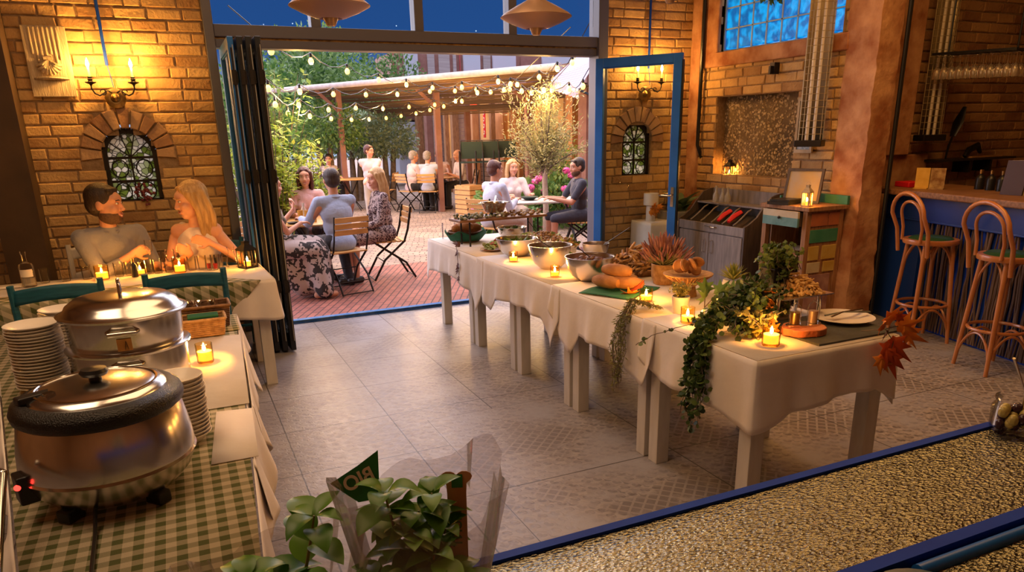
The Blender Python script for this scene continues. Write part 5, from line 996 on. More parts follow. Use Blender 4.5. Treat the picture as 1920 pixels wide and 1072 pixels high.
    def hcap(mb, p, q, a, b): cap(mb, HM @ Vector(p), HM @ Vector(q), a*s, b*s, 10)
    hcap(body, (0, .087, .012), (0, .103, -.026), .010, .0140); hcap(body, (-.012, .098, -.030), (.012, .098, -.030), .009, .009); hcap(body, (-.018, .082, -.058), (.018, .082, -.058), .011, .011)
    hcap(body, (-.03, .083, .028), (.03, .083, .028), .010, .010)
    remesh(body, 'body', X[skin], o, vox*.75, 3)
    # face
    ew = MB(); ir = MB(); br = MB()
    for sg in (-1, 1):
        ew = MB(); hb(ew, (sg*.031, .0815, .010), (.0125, .0075, .0062), 10, 8); e_ = ew.build('eye', X['eyew'], o); ir = MB(); hb(ir, (sg*.031, .0872, .010), (.0054, .003, .0056), 8, 6); ir.build('iris', X['iris'], e_)
        br = MB(); br.tube([HM @ Vector(p) for p in ((sg*.016, .0925, .027), (sg*.032, .094, .0315), (sg*.050, .082, .026))], .0032*s, 6); br.build('eyebrow', X[hair or 'h_grey'], o)
    m = MB(); sm = smile*.010
    m.tube([HM @ Vector(p) for p in ((-.027, .082, -.055+sm), (-.012, .0945, -.058), (0, .097, -.058), (.012, .0945, -.058), (.027, .082, -.055+sm))], [.002*s, .0035*s, .004*s, .0035*s, .002*s], 6)
    m.tube([HM @ Vector(p) for p in ((-.024, .081, -.057+sm), (-.012, .092, -.069), (0, .094, -.071), (.012, .092, -.069), (.024, .081, -.057+sm))], [.002*s, .0038*s, .0045*s, .0038*s, .002*s], 6); m.build('lips', X['lip'], o)
    if smile > .6: m = MB(); m.tube([HM @ Vector(p) for p in ((-.019, .083, -.058+sm*.5), (-.009, .0915, -.0635), (0, .0935, -.0645), (.009, .0915, -.0635), (.019, .083, -.058+sm*.5))], .0042*s, 6); m.build('teeth', X['eyew'], o)
    # hair
    if style != 'bald':
        h = MB(); hb(h, (0, -.022, .042), (.086, .096, .086)); hb(h, (0, -.045, .0), (.080, .068, .078))
        if style == 'short':
            for sg in (-1, 1): hcap(h, (sg*.070, .018, .02), (sg*.070, -.01, .045), .014, .02)
            hcap(h, (-.045, .045, .082), (.045, .045, .082), .022, .022)
        else:
            ln = .28 if style == 'long' else .17
            for sg in (-1, 1):
                for yy, zz in ((.02, 0), (-.02, .0), (-.06, .0)):
                    a = HM @ Vector((sg*.068, yy+.005, .05)); bb = HM @ Vector((sg*.082, yy-.015, -.05)); cc = HM @ Vector((sg*.078, yy-.02, -.11)); dd = cc+Vector((0, 0, -(ln-.11)*s))-f*.02+r*sg*.01*0
                    cap(h, a, bb, .026*s, .022*s, 10); cap(h, bb, cc, .022*s, .024*s, 10); cap(h, cc, dd, .026*s, .014*s, 10)
                hcap(h, (sg*.03, .052, .085), (sg*.070, .03, .02), .018, .014)
            for xx in (-.04, 0, .04): a = HM @ Vector((xx, -.075, .0)); cap(h, a, a+Vector((0, 0, -ln*s)), .034*s, .018*s, 10)
        remesh(h, 'hair', X[hair], o, .008, 3)
    elif hair: h = MB(); hb(h, (0, -.030, .010), (.081, .088, .066)); remesh(h, 'hair', X[hair], o, .008, 2)
    if beard: h = MB(); hb(h, (0, .024, -.066), (.0650, .0675, .058)); hb(h, (0, .052, -.090), (.036, .036, .028)); remesh(h, 'beard', X[beard], o, .006, 2)
    # clothes
    c = MB(); g = .013; torso(c, g, shoulders=(sleeve != 'none')); c.ball(Pp+u*.0, (.186*s, .148*s, .13*s), 18, 12, Matrix((r, f, u)).transposed().to_4x4()) if not (skirt and skirt[1] == 'long') else None
    for i in (0, 1):
        if sleeve == 'none': cap(c, Pp+u*.40*s+r2*(1 if i else -1)*.085*s+f2*.02, Pp+u*.475*s+r2*(1 if i else -1)*.095*s-f2*.01, .05*s, .035*s)
        elif sleeve == 'short': cap(c, sh[i], sh[i].lerp(E[i], .72), .066*s, .056*s)
        else: cap(c, sh[i], E[i], .064*s, .052*s); cap(c, E[i], E[i].lerp(W_[i], .55 if sleeve == 'rolled' else .93), .053*s, .040*s)
    cap(c, Pp-u*.06*s, Pp+u*.05*s, .15*s, .15*s) if pose != 'sit' else None
    if skirt:
        cl = MB()
        for i in (0, 1): cap(cl, hip[i], K[i], .115*s, .10*s)
        cap(cl, K[0], K[1], .10, .10); fm = (Fo[0]+Fo[1])/2
        if skirt[1] == 'long':
            for sg in (-1, 0, 1): cap(cl, (K[0]+K[1])/2+r*sg*.09-Z*.05, Vector((fm.x, fm.y, .10))+r*sg*.17+f*.05, .12, .10)
            cap(cl, Pp-Z*.05, Vector((fm.x, fm.y, .15))-f*.15, .16, .14); cap(cl, (hip[0]+hip[1])/2, (K[0]+K[1])/2, .15, .15); cap(cl, (K[0]+K[1])/2-Z*.06, Vector((fm.x, fm.y, .20)), .19, .19); cap(cl, (K[0]+K[1])/2-Z*.06-f*.15, Vector((fm.x, fm.y, .17))-f*.1-r*.06, .16, .15); cap(cl, K[0]-Z*.15, Vector((fm.x, fm.y, .12))-r*.25+f*.1, .12, .09)
        remesh(cl, 'skirt', X[skirt[0]], o, .014, 4)
    elif legs:
        cl = MB(); torso_ = cap(cl, hip[0], hip[1], .105*s, .105*s)
        for i in (0, 1):
            cap(cl, hip[i], K[i], .100*s, .073*s)
            if legs[1] == 'long': cap(cl, K[i], Fo[i]+Z*.0, .071*s, .055*s)
        remesh(cl, 'trousers', X[legs[0]], o, .012, 4)
    remesh(c, 'dress' if skirt and skirt[0] == shirt else 'shirt', X[shirt], o, vox, 5)
    if sleeve != 'none' and not fem:
        cb = MB(); cc = nb-u*.015; cb.tube([cc+r2*.062*s*math.cos(t)+f2*.062*s*math.sin(t)*1.1+u*(.018-.03*max(0, math.sin(t))) for t in np.linspace(PI*.62, PI*2.38, 18)], .013*s, 7); cb.build('collar', X[shirt], o)
    if not (skirt and skirt[1] == 'long'):
        for i in (0, 1): b = MB(); cap(b, Fo[i]-Z*.040-f*.045, Fo[i]-Z*.045+f*.19*s, .043, .040); b.build('shoe', X['shoe'], o)
    return o
def _ball(c, r, u, w):
    vs = [(c[0], c[1], c[2]-r[2])]; fs = []
    for j in range(1, w):
        t = -PI/2+PI*j/w
        for i in range(u): a = 2*PI*i/u; vs.append((c[0]+r[0]*math.cos(t)*math.cos(a), c[1]+r[1]*math.cos(t)*math.sin(a), c[2]+r[2]*math.sin(t)))
    vs.append((c[0], c[1], c[2]+r[2])); n = len(vs)-1
    for i in range(u): fs.append((0, 1+(i+1) % u, 1+i)); fs.append((n, n-u+i, n-u+(i+1) % u))
    for j in range(w-2):
        for i in range(u): a = 1+j*u+i; b = 1+j*u+(i+1) % u; fs.append((a, b, b+u, a+u))
    return vs, fs
X['eyew'] = mk('eye_white', (.75, .70, .66), .3); X['iris'] = mk('dark_iris', (.03, .02, .015), .2); X['lip'] = mk('lips', (.45, .12, .10), .4); X['shoe'] = mk('dark_shoe', (.03, .02, .018), .4)
X['h_dark'] = mk('dark_brown_hair', (.022, .012, .008), .45, col2=(.05, .028, .015), scale=60, stretch=(1, 1, .1), bump=.6, bscale=200); X['h_beard'] = mk('brown_beard', (.08, .038, .018), .7, col2=(.13, .065, .03), scale=80, bump=.6, bscale=250); X['h_blond'] = mk('blonde_hair', (.42, .23, .08), .4, col2=(.62, .38, .16), scale=60, stretch=(1, 1, .1), bump=.6, bscale=160); X['h_aub'] = mk('auburn_hair', (.06, .015, .012), .4, col2=(.11, .035, .02), scale=60, bump=.5); X['h_grey'] = mk('grey_hair', (.25, .21, .18), .6, col2=(.38, .33, .29), scale=60, bump=.5)
def cl(n, a, b=None, sc=4, **k): X[n] = mk(n, a, .85, col2=b or tuple(x*1.12 for x in a), scale=sc, bump=.7, bscale=7, bd=.04, sheen=.2, **k)
cl('s_grey', (.20, .19, .21)); cl('s_peach', (.72, .60, .54)); cl('s_pink', (.66, .40, .38)); cl('s_blue', (.30, .36, .50)); cl('s_white', (.66, .58, .58)); cl('s_rose', (.62, .48, .47)); cl('s_lblue', (.46, .50, .62)); cl('s_navy', (.03, .03, .045)); cl('t_dark', (.02, .018, .022)); cl('t_beige', (.42, .34, .28)); cl('t_black', (.015, .013, .014)); cl('s_olive', (.10, .07, .04), (.28, .22, .16), 30)
def pat(n, a, b, sc, th=.5):
    m = mk(n, a, .85); nt, N, L, I = nodes(m); v = N('ShaderNodeTexVoronoi'); v.inputs['Scale'].default_value = sc; tc = N('ShaderNodeTexCoord'); no = N('ShaderNodeTexNoise'); no.inputs['Scale'].default_value = sc*.6; L(tc.outputs['Object'], no.inputs[0]); vm = N('ShaderNodeMixRGB'); vm.inputs[0].default_value = .25; L(tc.outputs['Object'], vm.inputs[1]); L(no.outputs['Color'], vm.inputs[2]); L(vm.outputs[0], v.inputs['Vector'])
    r = N('ShaderNodeValToRGB'); r.color_ramp.interpolation = 'CONSTANT'; r.color_ramp.elements[0].color = (*a, 1); r.color_ramp.elements[1].color = (*b, 1); r.color_ramp.elements[1].position = th; L(v.outputs['Color'], r.inputs[0]); L(r.outputs[0], I['Base Color']); X[n] = m
pat('p_leaf', (.035, .03, .03), (.48, .40, .38), 18, .5); pat('p_wine', (.04, .015, .02), (.42, .32, .30), 34, .5)
person('man in grey shirt at the left table turned to the blonde woman, glass raised', (-.50, 6.20), (.30, -.95), (.93, -.30, -.08), 's_grey', 'h_dark', 'skin2', wrist=((-.20, 5.96, .80), (-.35, 6.0, .885)), hd=(((.9, -.3, 0), (0, 0, -1)), ((.9, -.1, .35), (.2, -.9, -.1))), curl=(.3, .75), legs=('t_dark', 'long'), beard='h_beard', smile=.9, vox=.009, sleeve='rolled', lean=.10, twist=.1, hs=1.15, s=1.04, elb=((0, 0, -1), (-.2, -.5, -1)))
person('blonde woman in peach sleeveless top laughing towards the man at the left table', (.12, 6.20), (-.30, -.95), (-.93, -.28, -.16), 's_peach', 'h_blond', 'skin', wrist=((.19, 5.97, .93), (.04, 5.98, .86)), hd=(((-.9, 0, .35), (0, -1, 0)), ((-.7, -.2, .5), (0, -1, 0))), curl=(.35, .5), legs=('t_dark', 'long'), fem=True, style='long', sleeve='none', smile=1, vox=.009, lean=.08, hs=1.15, s=1.03, elb=((.5, -.5, -1), (-.2, -.3, -1)))
person('woman in leaf-print skirt in profile, hand raised to her mouth, beside the folded doors', (.86, 8.08), (.97, -.05), (.95, .28, -.05), 's_olive', 'h_dark', wrist=((1.16, 8.42, .92), (1.18, 8.12, .80)), hd=(((.1, 0, 1), (-1, 0, 0)), ((.8, .5, 0), (0, 0, -1))), curl=(.6, .3), skirt=('p_leaf', 'long'), fem=True, style='short', sleeve='none', smile=.2, s=.96)
person('smiling woman in pale pink top facing us at the nearest courtyard table', (1.50, 9.62), (-.1, -1), (-.18, -1, -.02), 's_pink', 'h_aub', wrist=((1.66, 9.26, .78), (1.30, 9.26, .78)), curl=(.4, .4), legs=('t_dark', 'long'), fem=True, style='mid', sleeve='short', smile=1, s=.97)
person('man in light blue shirt seen from behind on the slatted chair', (1.60, 8.20), (-.22, .97), (-.05, .97, -.1), 's_blue', 'h_dark', 'skin2', wrist=((1.26, 8.62, .79), (1.62, 8.68, .79)), legs=('t_dark', 'long'), s=1.0, lean=.14, feet=-.12, knees=.10)
person('blonde woman in wine-coloured patterned dress in profile on the right of the nearest table', (2.24, 8.71), (-1, -.05), (-.97, -.22, -.12), 'p_wine', 'h_blond', wrist=((1.93, 8.60, .63), (1.93, 8.78, .63)), skirt=('p_wine', 'short'), fem=True, style='long', smile=.1, s=.96)
person('standing guest in pale pink shirt and beige trousers by the far tables', (3.50, 14.3), (-.4, -.9), (.7, -.7, -.1), 's_rose', 'h_aub', wrist=((3.30, 13.95, .85), (3.7, 14.05, .85)), pose='stand', legs=('t_beige', 'long'), s=.88, lean=.12, smile=.3)
person('grey-haired man in pale pink shirt at the far table, looking right', (4.86, 16.2), (1, .1), (1, .05, -.1), 's_rose', 'h_grey', 'skin2', wrist=((5.12, 16.5, .78), (5.2, 16.2, .78)), legs=('t_black', 'long'), sleeve='short', lean=.15, s=.98)
person('grey-haired guest in pale blue shirt seen from behind at the far table', (5.15, 15.88), (.45, .89), (.7, .7, -.1), 's_lblue', 'h_grey', wrist=((5.25, 16.3, .78), (5.45, 16.2, .78)), legs=('t_black', 'long'), sleeve='short', lean=.15, s=.97)
person('dark-haired man in rose shirt facing us at the far table', (5.80, 17.02), (-.15, -1), (-.15, -1, -.1), 's_rose', 'h_dark', 'skin2', wrist=((5.95, 16.7, .9), (5.6, 16.65, .80)), legs=('t_black', 'long'), sleeve='short', lean=.18, s=.97, smile=.9)
person('bald man in white shirt on the right of the far table', (6.18, 16.38), (-1, .05), (-1, 0, -.15), 's_white', None, 'skin2', wrist=((5.85, 16.3, .78), (5.85, 16.5, .78)), legs=('t_black', 'long'), style='bald', sleeve='short', lean=.2, s=.98)
person('guest in rose top leaning at the table behind the standing guest', (3.36, 17.95), (.3, -.95), (-.3, -.95, -.1), 's_rose', 'h_dark', wrist=((3.3, 17.5, .78), (3.5, 17.5, .78)), legs=('t_dark', 'long'), lean=.15, s=.92)
person('man in light blue shirt at the right-hand courtyard table, looking right', (3.84, 9.16), (.95, .2), (.97, .15, -.08), 's_lblue', 'h_aub', 'skin2', wrist=((4.2, 9.45, .79), (4.2, 9.15, .79)), legs=('t_beige', 'long'), lean=.12, s=.98)
person('blonde woman in white V-neck top behind the raised mushroom board', (4.66, 10.28), (-.15, -1), (-.1, -1, -.05), 's_white', 'h_blond', wrist=((4.8, 9.9, .79), (4.45, 9.92, .79)), legs=('t_beige', 'long'), fem=True, style='mid', sleeve='short', s=.93, smile=.7)
person('bearded man in dark navy T-shirt in profile beside the open glass door', (5.14, 9.04), (-.95, .2), (-.98, .05, -.1), 's_navy', 'h_dark', 'skin2', wrist=((4.72, 9.02, .79), (4.76, 9.32, .79)), legs=('s_navy', 'short'), sleeve='short', beard='h_beard', s=.97, lean=.06)
# ================================================================ BUFFET FOOD AND DECORATION
def zt(y): return .7685 if y < 2.98 else .7655 if y < 3.86 else .763 if y < 5.1 else .760
def bowl(lab, x, y, r, h, fill=None, z=None, m='steel', group='steel bowls on the buffet', foot=.45):
    z = zt(y) if z is None else z; o = thing('mixing_bowl', lab, 'bowl', (x, y, z), 0, group); b = MB()
    b.lathe([(0, .002), (r*foot*.8, 0), (r*foot, .003), (r*.72, h*.22), (r*.90, h*.5), (r*.985, h*.85), (r, h), (r*1.035, h), (r*1.03, h-.005), (r*.975, h-.006), (r*.96, h*.85), (r*.87, h*.5), (r*.68, h*.24), (0, .008)], 40); b.build('shell', X[m], o, ang=60)
    if fill: f, lf, mat = fill; f_ = lf; 
    return o
X['salad'] = mk('mixed_salad', (.05, .12, .02), .5, col2=(.32, .36, .08), isl=.95, scale=9); X['choc'] = mk('dark_beet', (.07, .02, .015), .4, col2=(.16, .05, .03), isl=.9); X['nutty'] = mk('roasted_pieces', (.16, .07, .025), .5, col2=(.46, .26, .10), isl=.95); X['pasty'] = mk('golden_pastry', (.48, .24, .06), .5, col2=(.72, .45, .16), isl=.95); X['cucumber'] = mk('cucumber', (.22, .34, .08), .4, col2=(.55, .60, .30), isl=.9); X['tomato'] = mk('tomato', (.55, .04, .02), .3)
def heap(mb, R, n, rx, ry, h, s, kind='ball', z0=0):
    for _ in range(n):
        a = R.uniform(0, 2*PI); q = math.sqrt(R.random()); x, y = rx*q*math.cos(a), ry*q*math.sin(a); z = z0+h*(1-q*q)*R.uniform(.6, 1); k = s*R.uniform(.6, 1.3)
        if kind == 'ball': mb.ball((x, y, z), (k, k*R.uniform(.5, 1), k*R.uniform(.5, .9)), 7, 5, Matrix.Rotation(R.uniform(0, 6), 4, 'Z'))
        elif kind == 'leaf': mb.leaf((x, y, z), (R.gauss(0, 1), R.gauss(0, 1), R.gauss(.3, .5)), k*3, k*1.8)
        else:
            d = Vector((R.gauss(0, 1), R.gauss(0, 1), R.gauss(0, .45))).normalized(); p = Vector((x, y, z)); mb.cyl(p-d*k*2.5, p+d*k*2.5, k*.4, n=6)
def stuff(mb, name, mat, o): q = mb.build(name, X[mat], o); q['kind'] = 'stuff'; return q
def food(o, seed, n, rx, ry, h, s, kind, mat, z0, name='food'): R = random.Random(seed); mb = MB(); heap(mb, R, n, rx, ry, h, s, kind, z0); return stuff(mb, name, mat, o)
def spoon(lab, p, q, m='iron', w=.022, par=None):
    o = thing('serving_spoon', lab, 'spoon', tuple(p), 0, 'serving cutlery on the buffet'); d = Vector(q)-Vector(p); b = MB(); b.tube([(0, 0, 0), d*.5, d*.8], .005, 8, flat=.6); b.build('handle', X[m], o); b = MB(); b.ball(d*.9, (w, w*.8, .008), 12, 8); b.build('spoon_head', X[m], o); return o
b1 = bowl('big steel bowl with dark salad beside the first courtyard-end candle', 2.35, 5.12, .160, .14); food(b1, 1, 150, .11, .11, .03, .016, 'leaf', 'salad', .09)
b2 = bowl('big steel bowl in the middle of the front row, tongs resting inside', 2.32, 4.50, .150, .165); food(b2, 2, 150, .12, .12, .02, .016, 'leaf', 'salad', .10)
b3 = bowl('big steel bowl with dark beet slices, nearest to the bread on the green napkin', 2.34, 3.99, .155, .155); food(b3, 3, 70, .12, .12, .035, .022, 'ball', 'choc', .11)
b4 = bowl('small steel bowl with a ladle behind the beet bowl', 2.82, 4.72, .10, .11); food(b4, 4, 50, .07, .07, .01, .012, 'ball', 'choc', .07)
b5 = bowl('steel bowl with green salad behind the mushroom board', 2.70, 5.98, .13, .11); food(b5, 5, 120, .10, .10, .02, .014, 'leaf', 'salad', .07)
b6 = bowl('small brass-coloured bowl in front of the dark stick heap', 2.72, 4.28, .055, .055, m='brass', group=None)
spoon('pair of tongs handles resting in the middle steel bowl', (2.22, 4.52, .98), (2.40, 4.44, .85)); spoon('dark spoon leaning in the beet bowl', (2.26, 4.01, .98), (2.38, 3.95, .87), w=.03); spoon('black ladle in the small steel bowl behind the beet bowl', (3.05, 4.62, .98), (2.82, 4.72, .82)); spoon('dark spoon standing in the large platter of roasted vegetables', (2.62, 5.48, .98), (2.72, 5.42, .83))
for (x, y, rx, ry, m1, m2, lab, z) in ((2.66, 5.30, .19, .26, 'nutty', 'cucumber', 'large raised platter heaped with roasted vegetables beside the courtyard-end bowls', .07), (2.72, 4.98-.0, .10, .09, 'nutty', 'salad', 'small platter of brown roasted pieces behind the middle bowl', .05), (2.50, 5.66, .15, .13, 'nutty', 'tomato', 'plate of fried pieces in front of the mushroom board', .0)):
    o = thing('serving_platter', lab, 'platter', (x, y, zt(y)), .2, 'serving platters'); b = MB(); n = 36; b.add([(rx*math.cos(t)*k, ry*math.sin(t)*k, zz) for k, zz in ((.7, .0), (.75, z), (1, z+.02), (.98, z+.023), (.74, z+.006)) for t in np.linspace(0, 2*PI, n+1)[:-1]], [(j*n+i, j*n+(i+1) % n, (j+1)*n+(i+1) % n, (j+1)*n+i) for j in range(4) for i in range(n)]+[tuple(range(4*n, 5*n)), tuple(range(n-1, -1, -1))]); b.build('dish', X['porc'] if z else X['wood'], o)
    food(o, int(x*100), 150, rx*.85, ry*.85, .06, .016, 'ball', m1, z+.015); food(o, int(x*100)+1, 60, rx*.9, ry*.9, .05, .014, 'leaf', m2, z+.02, 'garnish')
o = thing('salad_plate', 'small plate of cucumber and tomato beside the first big steel bowl', 'plate', (2.29, 5.47, zt(5.4))); b = MB(); b.lathe([(0, 0), (.06, 0), (.10, .015), (.10, .018), (.06, .006), (0, .006)], 28); b.build('plate', X['wood'], o); R = random.Random(8); b = MB()
for k in range(22): b.lathe([(0, -.002), (.022, -.002), (.022, .002), (0, .002)], 12, T(R.uniform(-.05, .05), R.uniform(-.06, .06), .02+.05*R.random(), rx=R.uniform(-1, 1), ry=R.uniform(-1, 1)))
q = b.build('cucumber_slice', X['cucumber'], o); q['kind'] = 'stuff'; b = MB(); heap(b, R, 14, .03, .03, .03, .014, 'ball', .03); b.build('tomato_pieces', X['tomato'], o)
# green leaf basket with bread/ham
X['grn'] = mk('green_napkin', (.01, .10, .05), .8, col2=(.02, .14, .07), scale=5, bump=.3)
def napkin(mb, w, d, R, a=.02):
    ph = R.uniform(0, 6); mb.grid(13, 13, lambda u, v: ((u-.5)*w, (v-.5)*d, a*.5+a*.45*math.sin(u*7+ph)*math.cos(v*6+ph)))
def loaf(mb, c, L, r, rz, rx=0): M = Matrix.Translation(c) @ Matrix.Rotation(rz, 4, 'Z') @ Matrix.Rotation(rx, 4, 'Y'); mb.lathe([(0, -L/2), (r*.6, -L/2*.9), (r*.95, -L/4), (r, 0), (r*.9, L/4), (r*.5, L/2*.9), (0, L/2)], 12, M @ Matrix.Rotation(PI/2, 4, 'Y'))
o = thing('bread_basket', 'dark basket of brown rolls wrapped in green cloth at the courtyard end', 'basket', (2.30, 6.10, zt(6))); R = random.Random(4)
b = MB(); b.lathe([(0, 0), (.12, 0), (.16, .09), (.155, .095), (.115, .01), (0, .008)], 26); b.build('basket', X['wickdk'], o); b = MB(); b.grid(36, 5, lambda u, v: ((.135+.05*v+.008*math.sin(u*40))*math.cos(2*PI*u), (.135+.05*v)*math.sin(2*PI*u), .015+.075*v+.02*math.sin(u*2*PI*5)*v), closeu=True); b.build('green_cloth', X['grn'], o, solid=.003)
for k, (x, y, z, L_, r, a) in enumerate(((-.05, .02, .12, .17, .042, .5), (.05, -.03, .12, .18, .042, -.4), (0, .06, .13, .16, .04, 1.2), (-.02, -.06, .14, .16, .04, -.9), (.02, .0, .17, .17, .042, .1))): b = MB(); loaf(b, (x, y, z), L_, r, a); b.build('bread_roll', X['bread'], o)
# bread on the green napkin
o = thing('green_napkin', 'green cloth napkin spread under the bread loaves near the middle candle', 'napkin', (2.32, 3.60, zt(3.6))); b = MB(T(rz=.5)); napkin(b, .38, .34, random.Random(2), .014); b.build('cloth', X['grn'], o, solid=.003)
for k, (x, y, z, L_, r, a, lab) in enumerate(((2.26, 3.66, .040, .21, .040, 1.9, 'round-ended bread loaf on the green napkin beside the beet bowl'), (2.34, 3.57, .040, .23, .040, 2.3, 'long bread loaf lying across the green napkin'), (2.38, 3.69, .040, .23, .040, 2.2, 'bread loaf at the back of the green napkin'), (2.32, 3.64, .104, .21, .040, 2.05, 'bread loaf on top of the pile on the green napkin'))):
    b = MB(); loaf(b, (0, 0, 0), L_, r, a); tag(solo(b.build('bread_loaf', X['bread']), (x, y, zt(y)+z+.014)), lab, 'bread', 'loaves on the green napkin')
# leaves
def mleaf(mb, M, s, curl=.3):                     # maple-like leaf
    R_ = [1, .45, .82, .38, .62, .30, .34]; A = [0, 20, 42, 62, 85, 112, 150]; P = []
    for r, a in zip(R_, A): P.append((r, a))
    pts = [(r*math.sin(math.radians(a)), r*math.cos(math.radians(a))) for r, a in P]+[(0, -.28)]+[(-r*math.sin(math.radians(a)), r*math.cos(math.radians(a))) for r, a in P[::-1][:-1]]
    vs = [(0, 0, 0)]+[(x*s, y*s, -curl*s*(x*x+y*y)+.06*s*math.sin(x*9+y*5)) for x, y in pts]; n = len(pts); mb.add(vs, [(0, 1+i, 1+(i+1) % n) for i in range(n)], M)
def leafM(p, d, up): return look(p, d, up) @ Matrix.Rotation(-PI/2, 4, 'X')
X['aut1'] = leafm('orange_autumn_leaf', (.50, .10, .015), (.75, .26, .03), tr=.3); X['aut2'] = leafm('red_autumn_leaf', (.42, .03, .012), (.62, .10, .02), tr=.3); X['aut3'] = leafm('dark_leaf', (.06, .025, .02), (.12, .04, .03), tr=.1)
o = thing('autumn_leaves', 'spray of orange and red maple leaves hanging over the near right corner of the buffet', 'leaves', (2.90, 2.17, .80)); R = random.Random(6); M = T(-.60, -.49, -.20, s=1)@T(-2.90*.8+.55, -2.17*.8+.44, -.80*.8+.17, s=.8) if 0 else T(-.13, 0, 0)@T(-2.90*.78+0, -2.17*.78, -.80*.78, s=.78)
LV = (((2.93, 2.15, .87), (.0, -.3, 1), 'aut1', .10), ((2.86, 2.13, .845), (-.6, -.3, .5), 'aut1', .09), ((3.00, 2.12, .83), (.9, -.2, .2), 'aut1', .11), ((3.03, 2.10, .79), (.9, -.3, -.6), 'aut1', .11), ((2.88, 2.11, .80), (-.3, -.4, .2), 'aut3', .07), ((2.93, 2.10, .74), (.5, -.3, -.8), 'aut2', .12), ((2.87, 2.09, .72), (-.6, -.3, -.7), 'aut2', .11), ((2.90, 2.08, .68), (-.1, -.2, -1), 'aut2', .12), ((2.84, 2.09, .66), (-.5, -.2, -.9), 'aut1', .09), ((2.97, 2.12, .88), (.5, .1, .8), 'aut2', .06))
for p, d, m, s in LV: b = MB(M); n_ = Vector((R.uniform(-.4, 0), -1, R.uniform(0, .5))); b_ = look(p, Vector(p)+Vector(d), n_) @ Matrix.Rotation(PI/2, 4, 'X'); mleaf(b, b_, s*1.15); b.build('leaf', X[m], o, solid=.0008)
b = MB(M); b.tube([(2.84, 2.25, .79), (2.90, 2.14, .82), (2.95, 2.10, .84)], .003, 5); b.tube([(2.90, 2.14, .82), (2.93, 2.10, .75), (2.90, 2.085, .70)], .0025, 5); b.build('twig', X['bark'], o)
o = thing('autumn_leaves', 'single orange-red leaf lying in front of the bread on the green napkin', 'leaves', (2.30, 3.46, zt(3.4)))
for p, d, m, s in (((0, 0, .012), (-.5, -.6, .25), 'aut1', .09), ((.05, .03, .03), (.6, -.5, .4), 'aut2', .08)): b = MB(); mleaf(b, look(p, Vector(p)+Vector(d), (-.4, -.3, 1)) @ Matrix.Rotation(PI/2, 4, 'X'), s); b.build('leaf', X[m], o, solid=.0008)
o = thing('leaf_spray', 'brown dried leaf spray hanging down the cloth at the courtyard end', 'leaves', (2.07, 5.62, .765)); b = MB(); b.tube([(.12, .3, .01), (.0, .1, .01), (-.03, .0, -.06), (-.035, -.03, -.20)], .003, 5); b.build('twig', X['bark'], o)
for k, (p, d, s) in enumerate((((-.02, .03, -.02), (-.2, -.5, -1), .05), ((-.035, -.02, -.12), (0, -.3, -1), .06), ((-.035, .0, -.17), (0, .4, -1), .045), ((.06, .2, .01), (-.5, .8, .2), .06), ((-.035, -.03, -.22), (0, -.2, -1), .05))): b = MB(); mleaf(b, look(p, Vector(p)+Vector(d), (-1, 0, .2)) @ Matrix.Rotation(PI/2, 4, 'X'), s); b.build('leaf', X['aut3'], o, solid=.0008)
# raised mushroom board + pan
bz = .98; o = thing('raised_board', 'raised dark wooden board with a row of green and brown snail shells', 'serving board', (2.55, 5.88, zt(5.8)), .06); b = MB(); b.box(-.44, .40, -.12, .12, bz-.775, bz-.755); b.build('board', X['wood'], o, False, bevel=.004)
for sx, sy in ((-.34, -.09), (.32, -.09), (-.34, .09), (.32, .09)): b = MB(); b.cyl((sx, sy, 0), (sx, sy, bz-.775), .008, n=8); b.build('leg', X['iron'], o)
R = random.Random(2); X['shell'] = mk('glossy_shells', (.03, .06, .035), .15, col2=(.40, .42, .34), isl=.95); X['shell2'] = mk('brown_shells', (.14, .07, .03), .2, col2=(.45, .32, .18), isl=.95)
for nm, m, x0, x1 in (('green_shells', 'shell', -.42, -.02), ('brown_shells', 'shell2', -.02, .38)):
    b = MB()
    for k in range(70): x = R.uniform(x0, x1); s = R.uniform(.011, .017); b.ball((x, R.uniform(-.11, .10), bz-.755+s*.8+(.018 if R.random() < .3 else 0)), (s, s*.85, s*.8), 8, 6)
    q = stuff(b, nm, m, o)
o = thing('metal_pan', 'steel pan with tongs standing on the raised mushroom board', 'pan', (2.52, 5.95, bz+.034)); b = MB(); b.lathe([(0, 0), (.075, 0), (.085, .01), (.115, .085), (.122, .086), (.113, .08), (.08, .012), (0, .008)], 32); b.build('pan_body', X['steel'], o); b = MB(); b.box(.10, .14, -.03, .03, .078, .084); b.box(-.14, -.10, -.03, .03, .078, .084); b.build('handle', X['steel'], o, False); b = MB(); b.bar((-.03, -.08, .09), (.02, .0, .14), .014, .003); b.bar((.02, 0, .14), (.05, -.02, .07), .014, .003); b.build('tongs', X['chrome'], o, False)
o = thing('glass_jar', 'wide clear glass jar behind the wrapped basket at the courtyard end', 'jar', (2.22, 6.32, zt(6))); b = MB(); b.lathe([(.06, 0), (.062, .01), (.062, .14), (.06, .145), (.058, .14), (.057, .01)], 24, cap=False); b.build('jar_body', X['glass'], o)
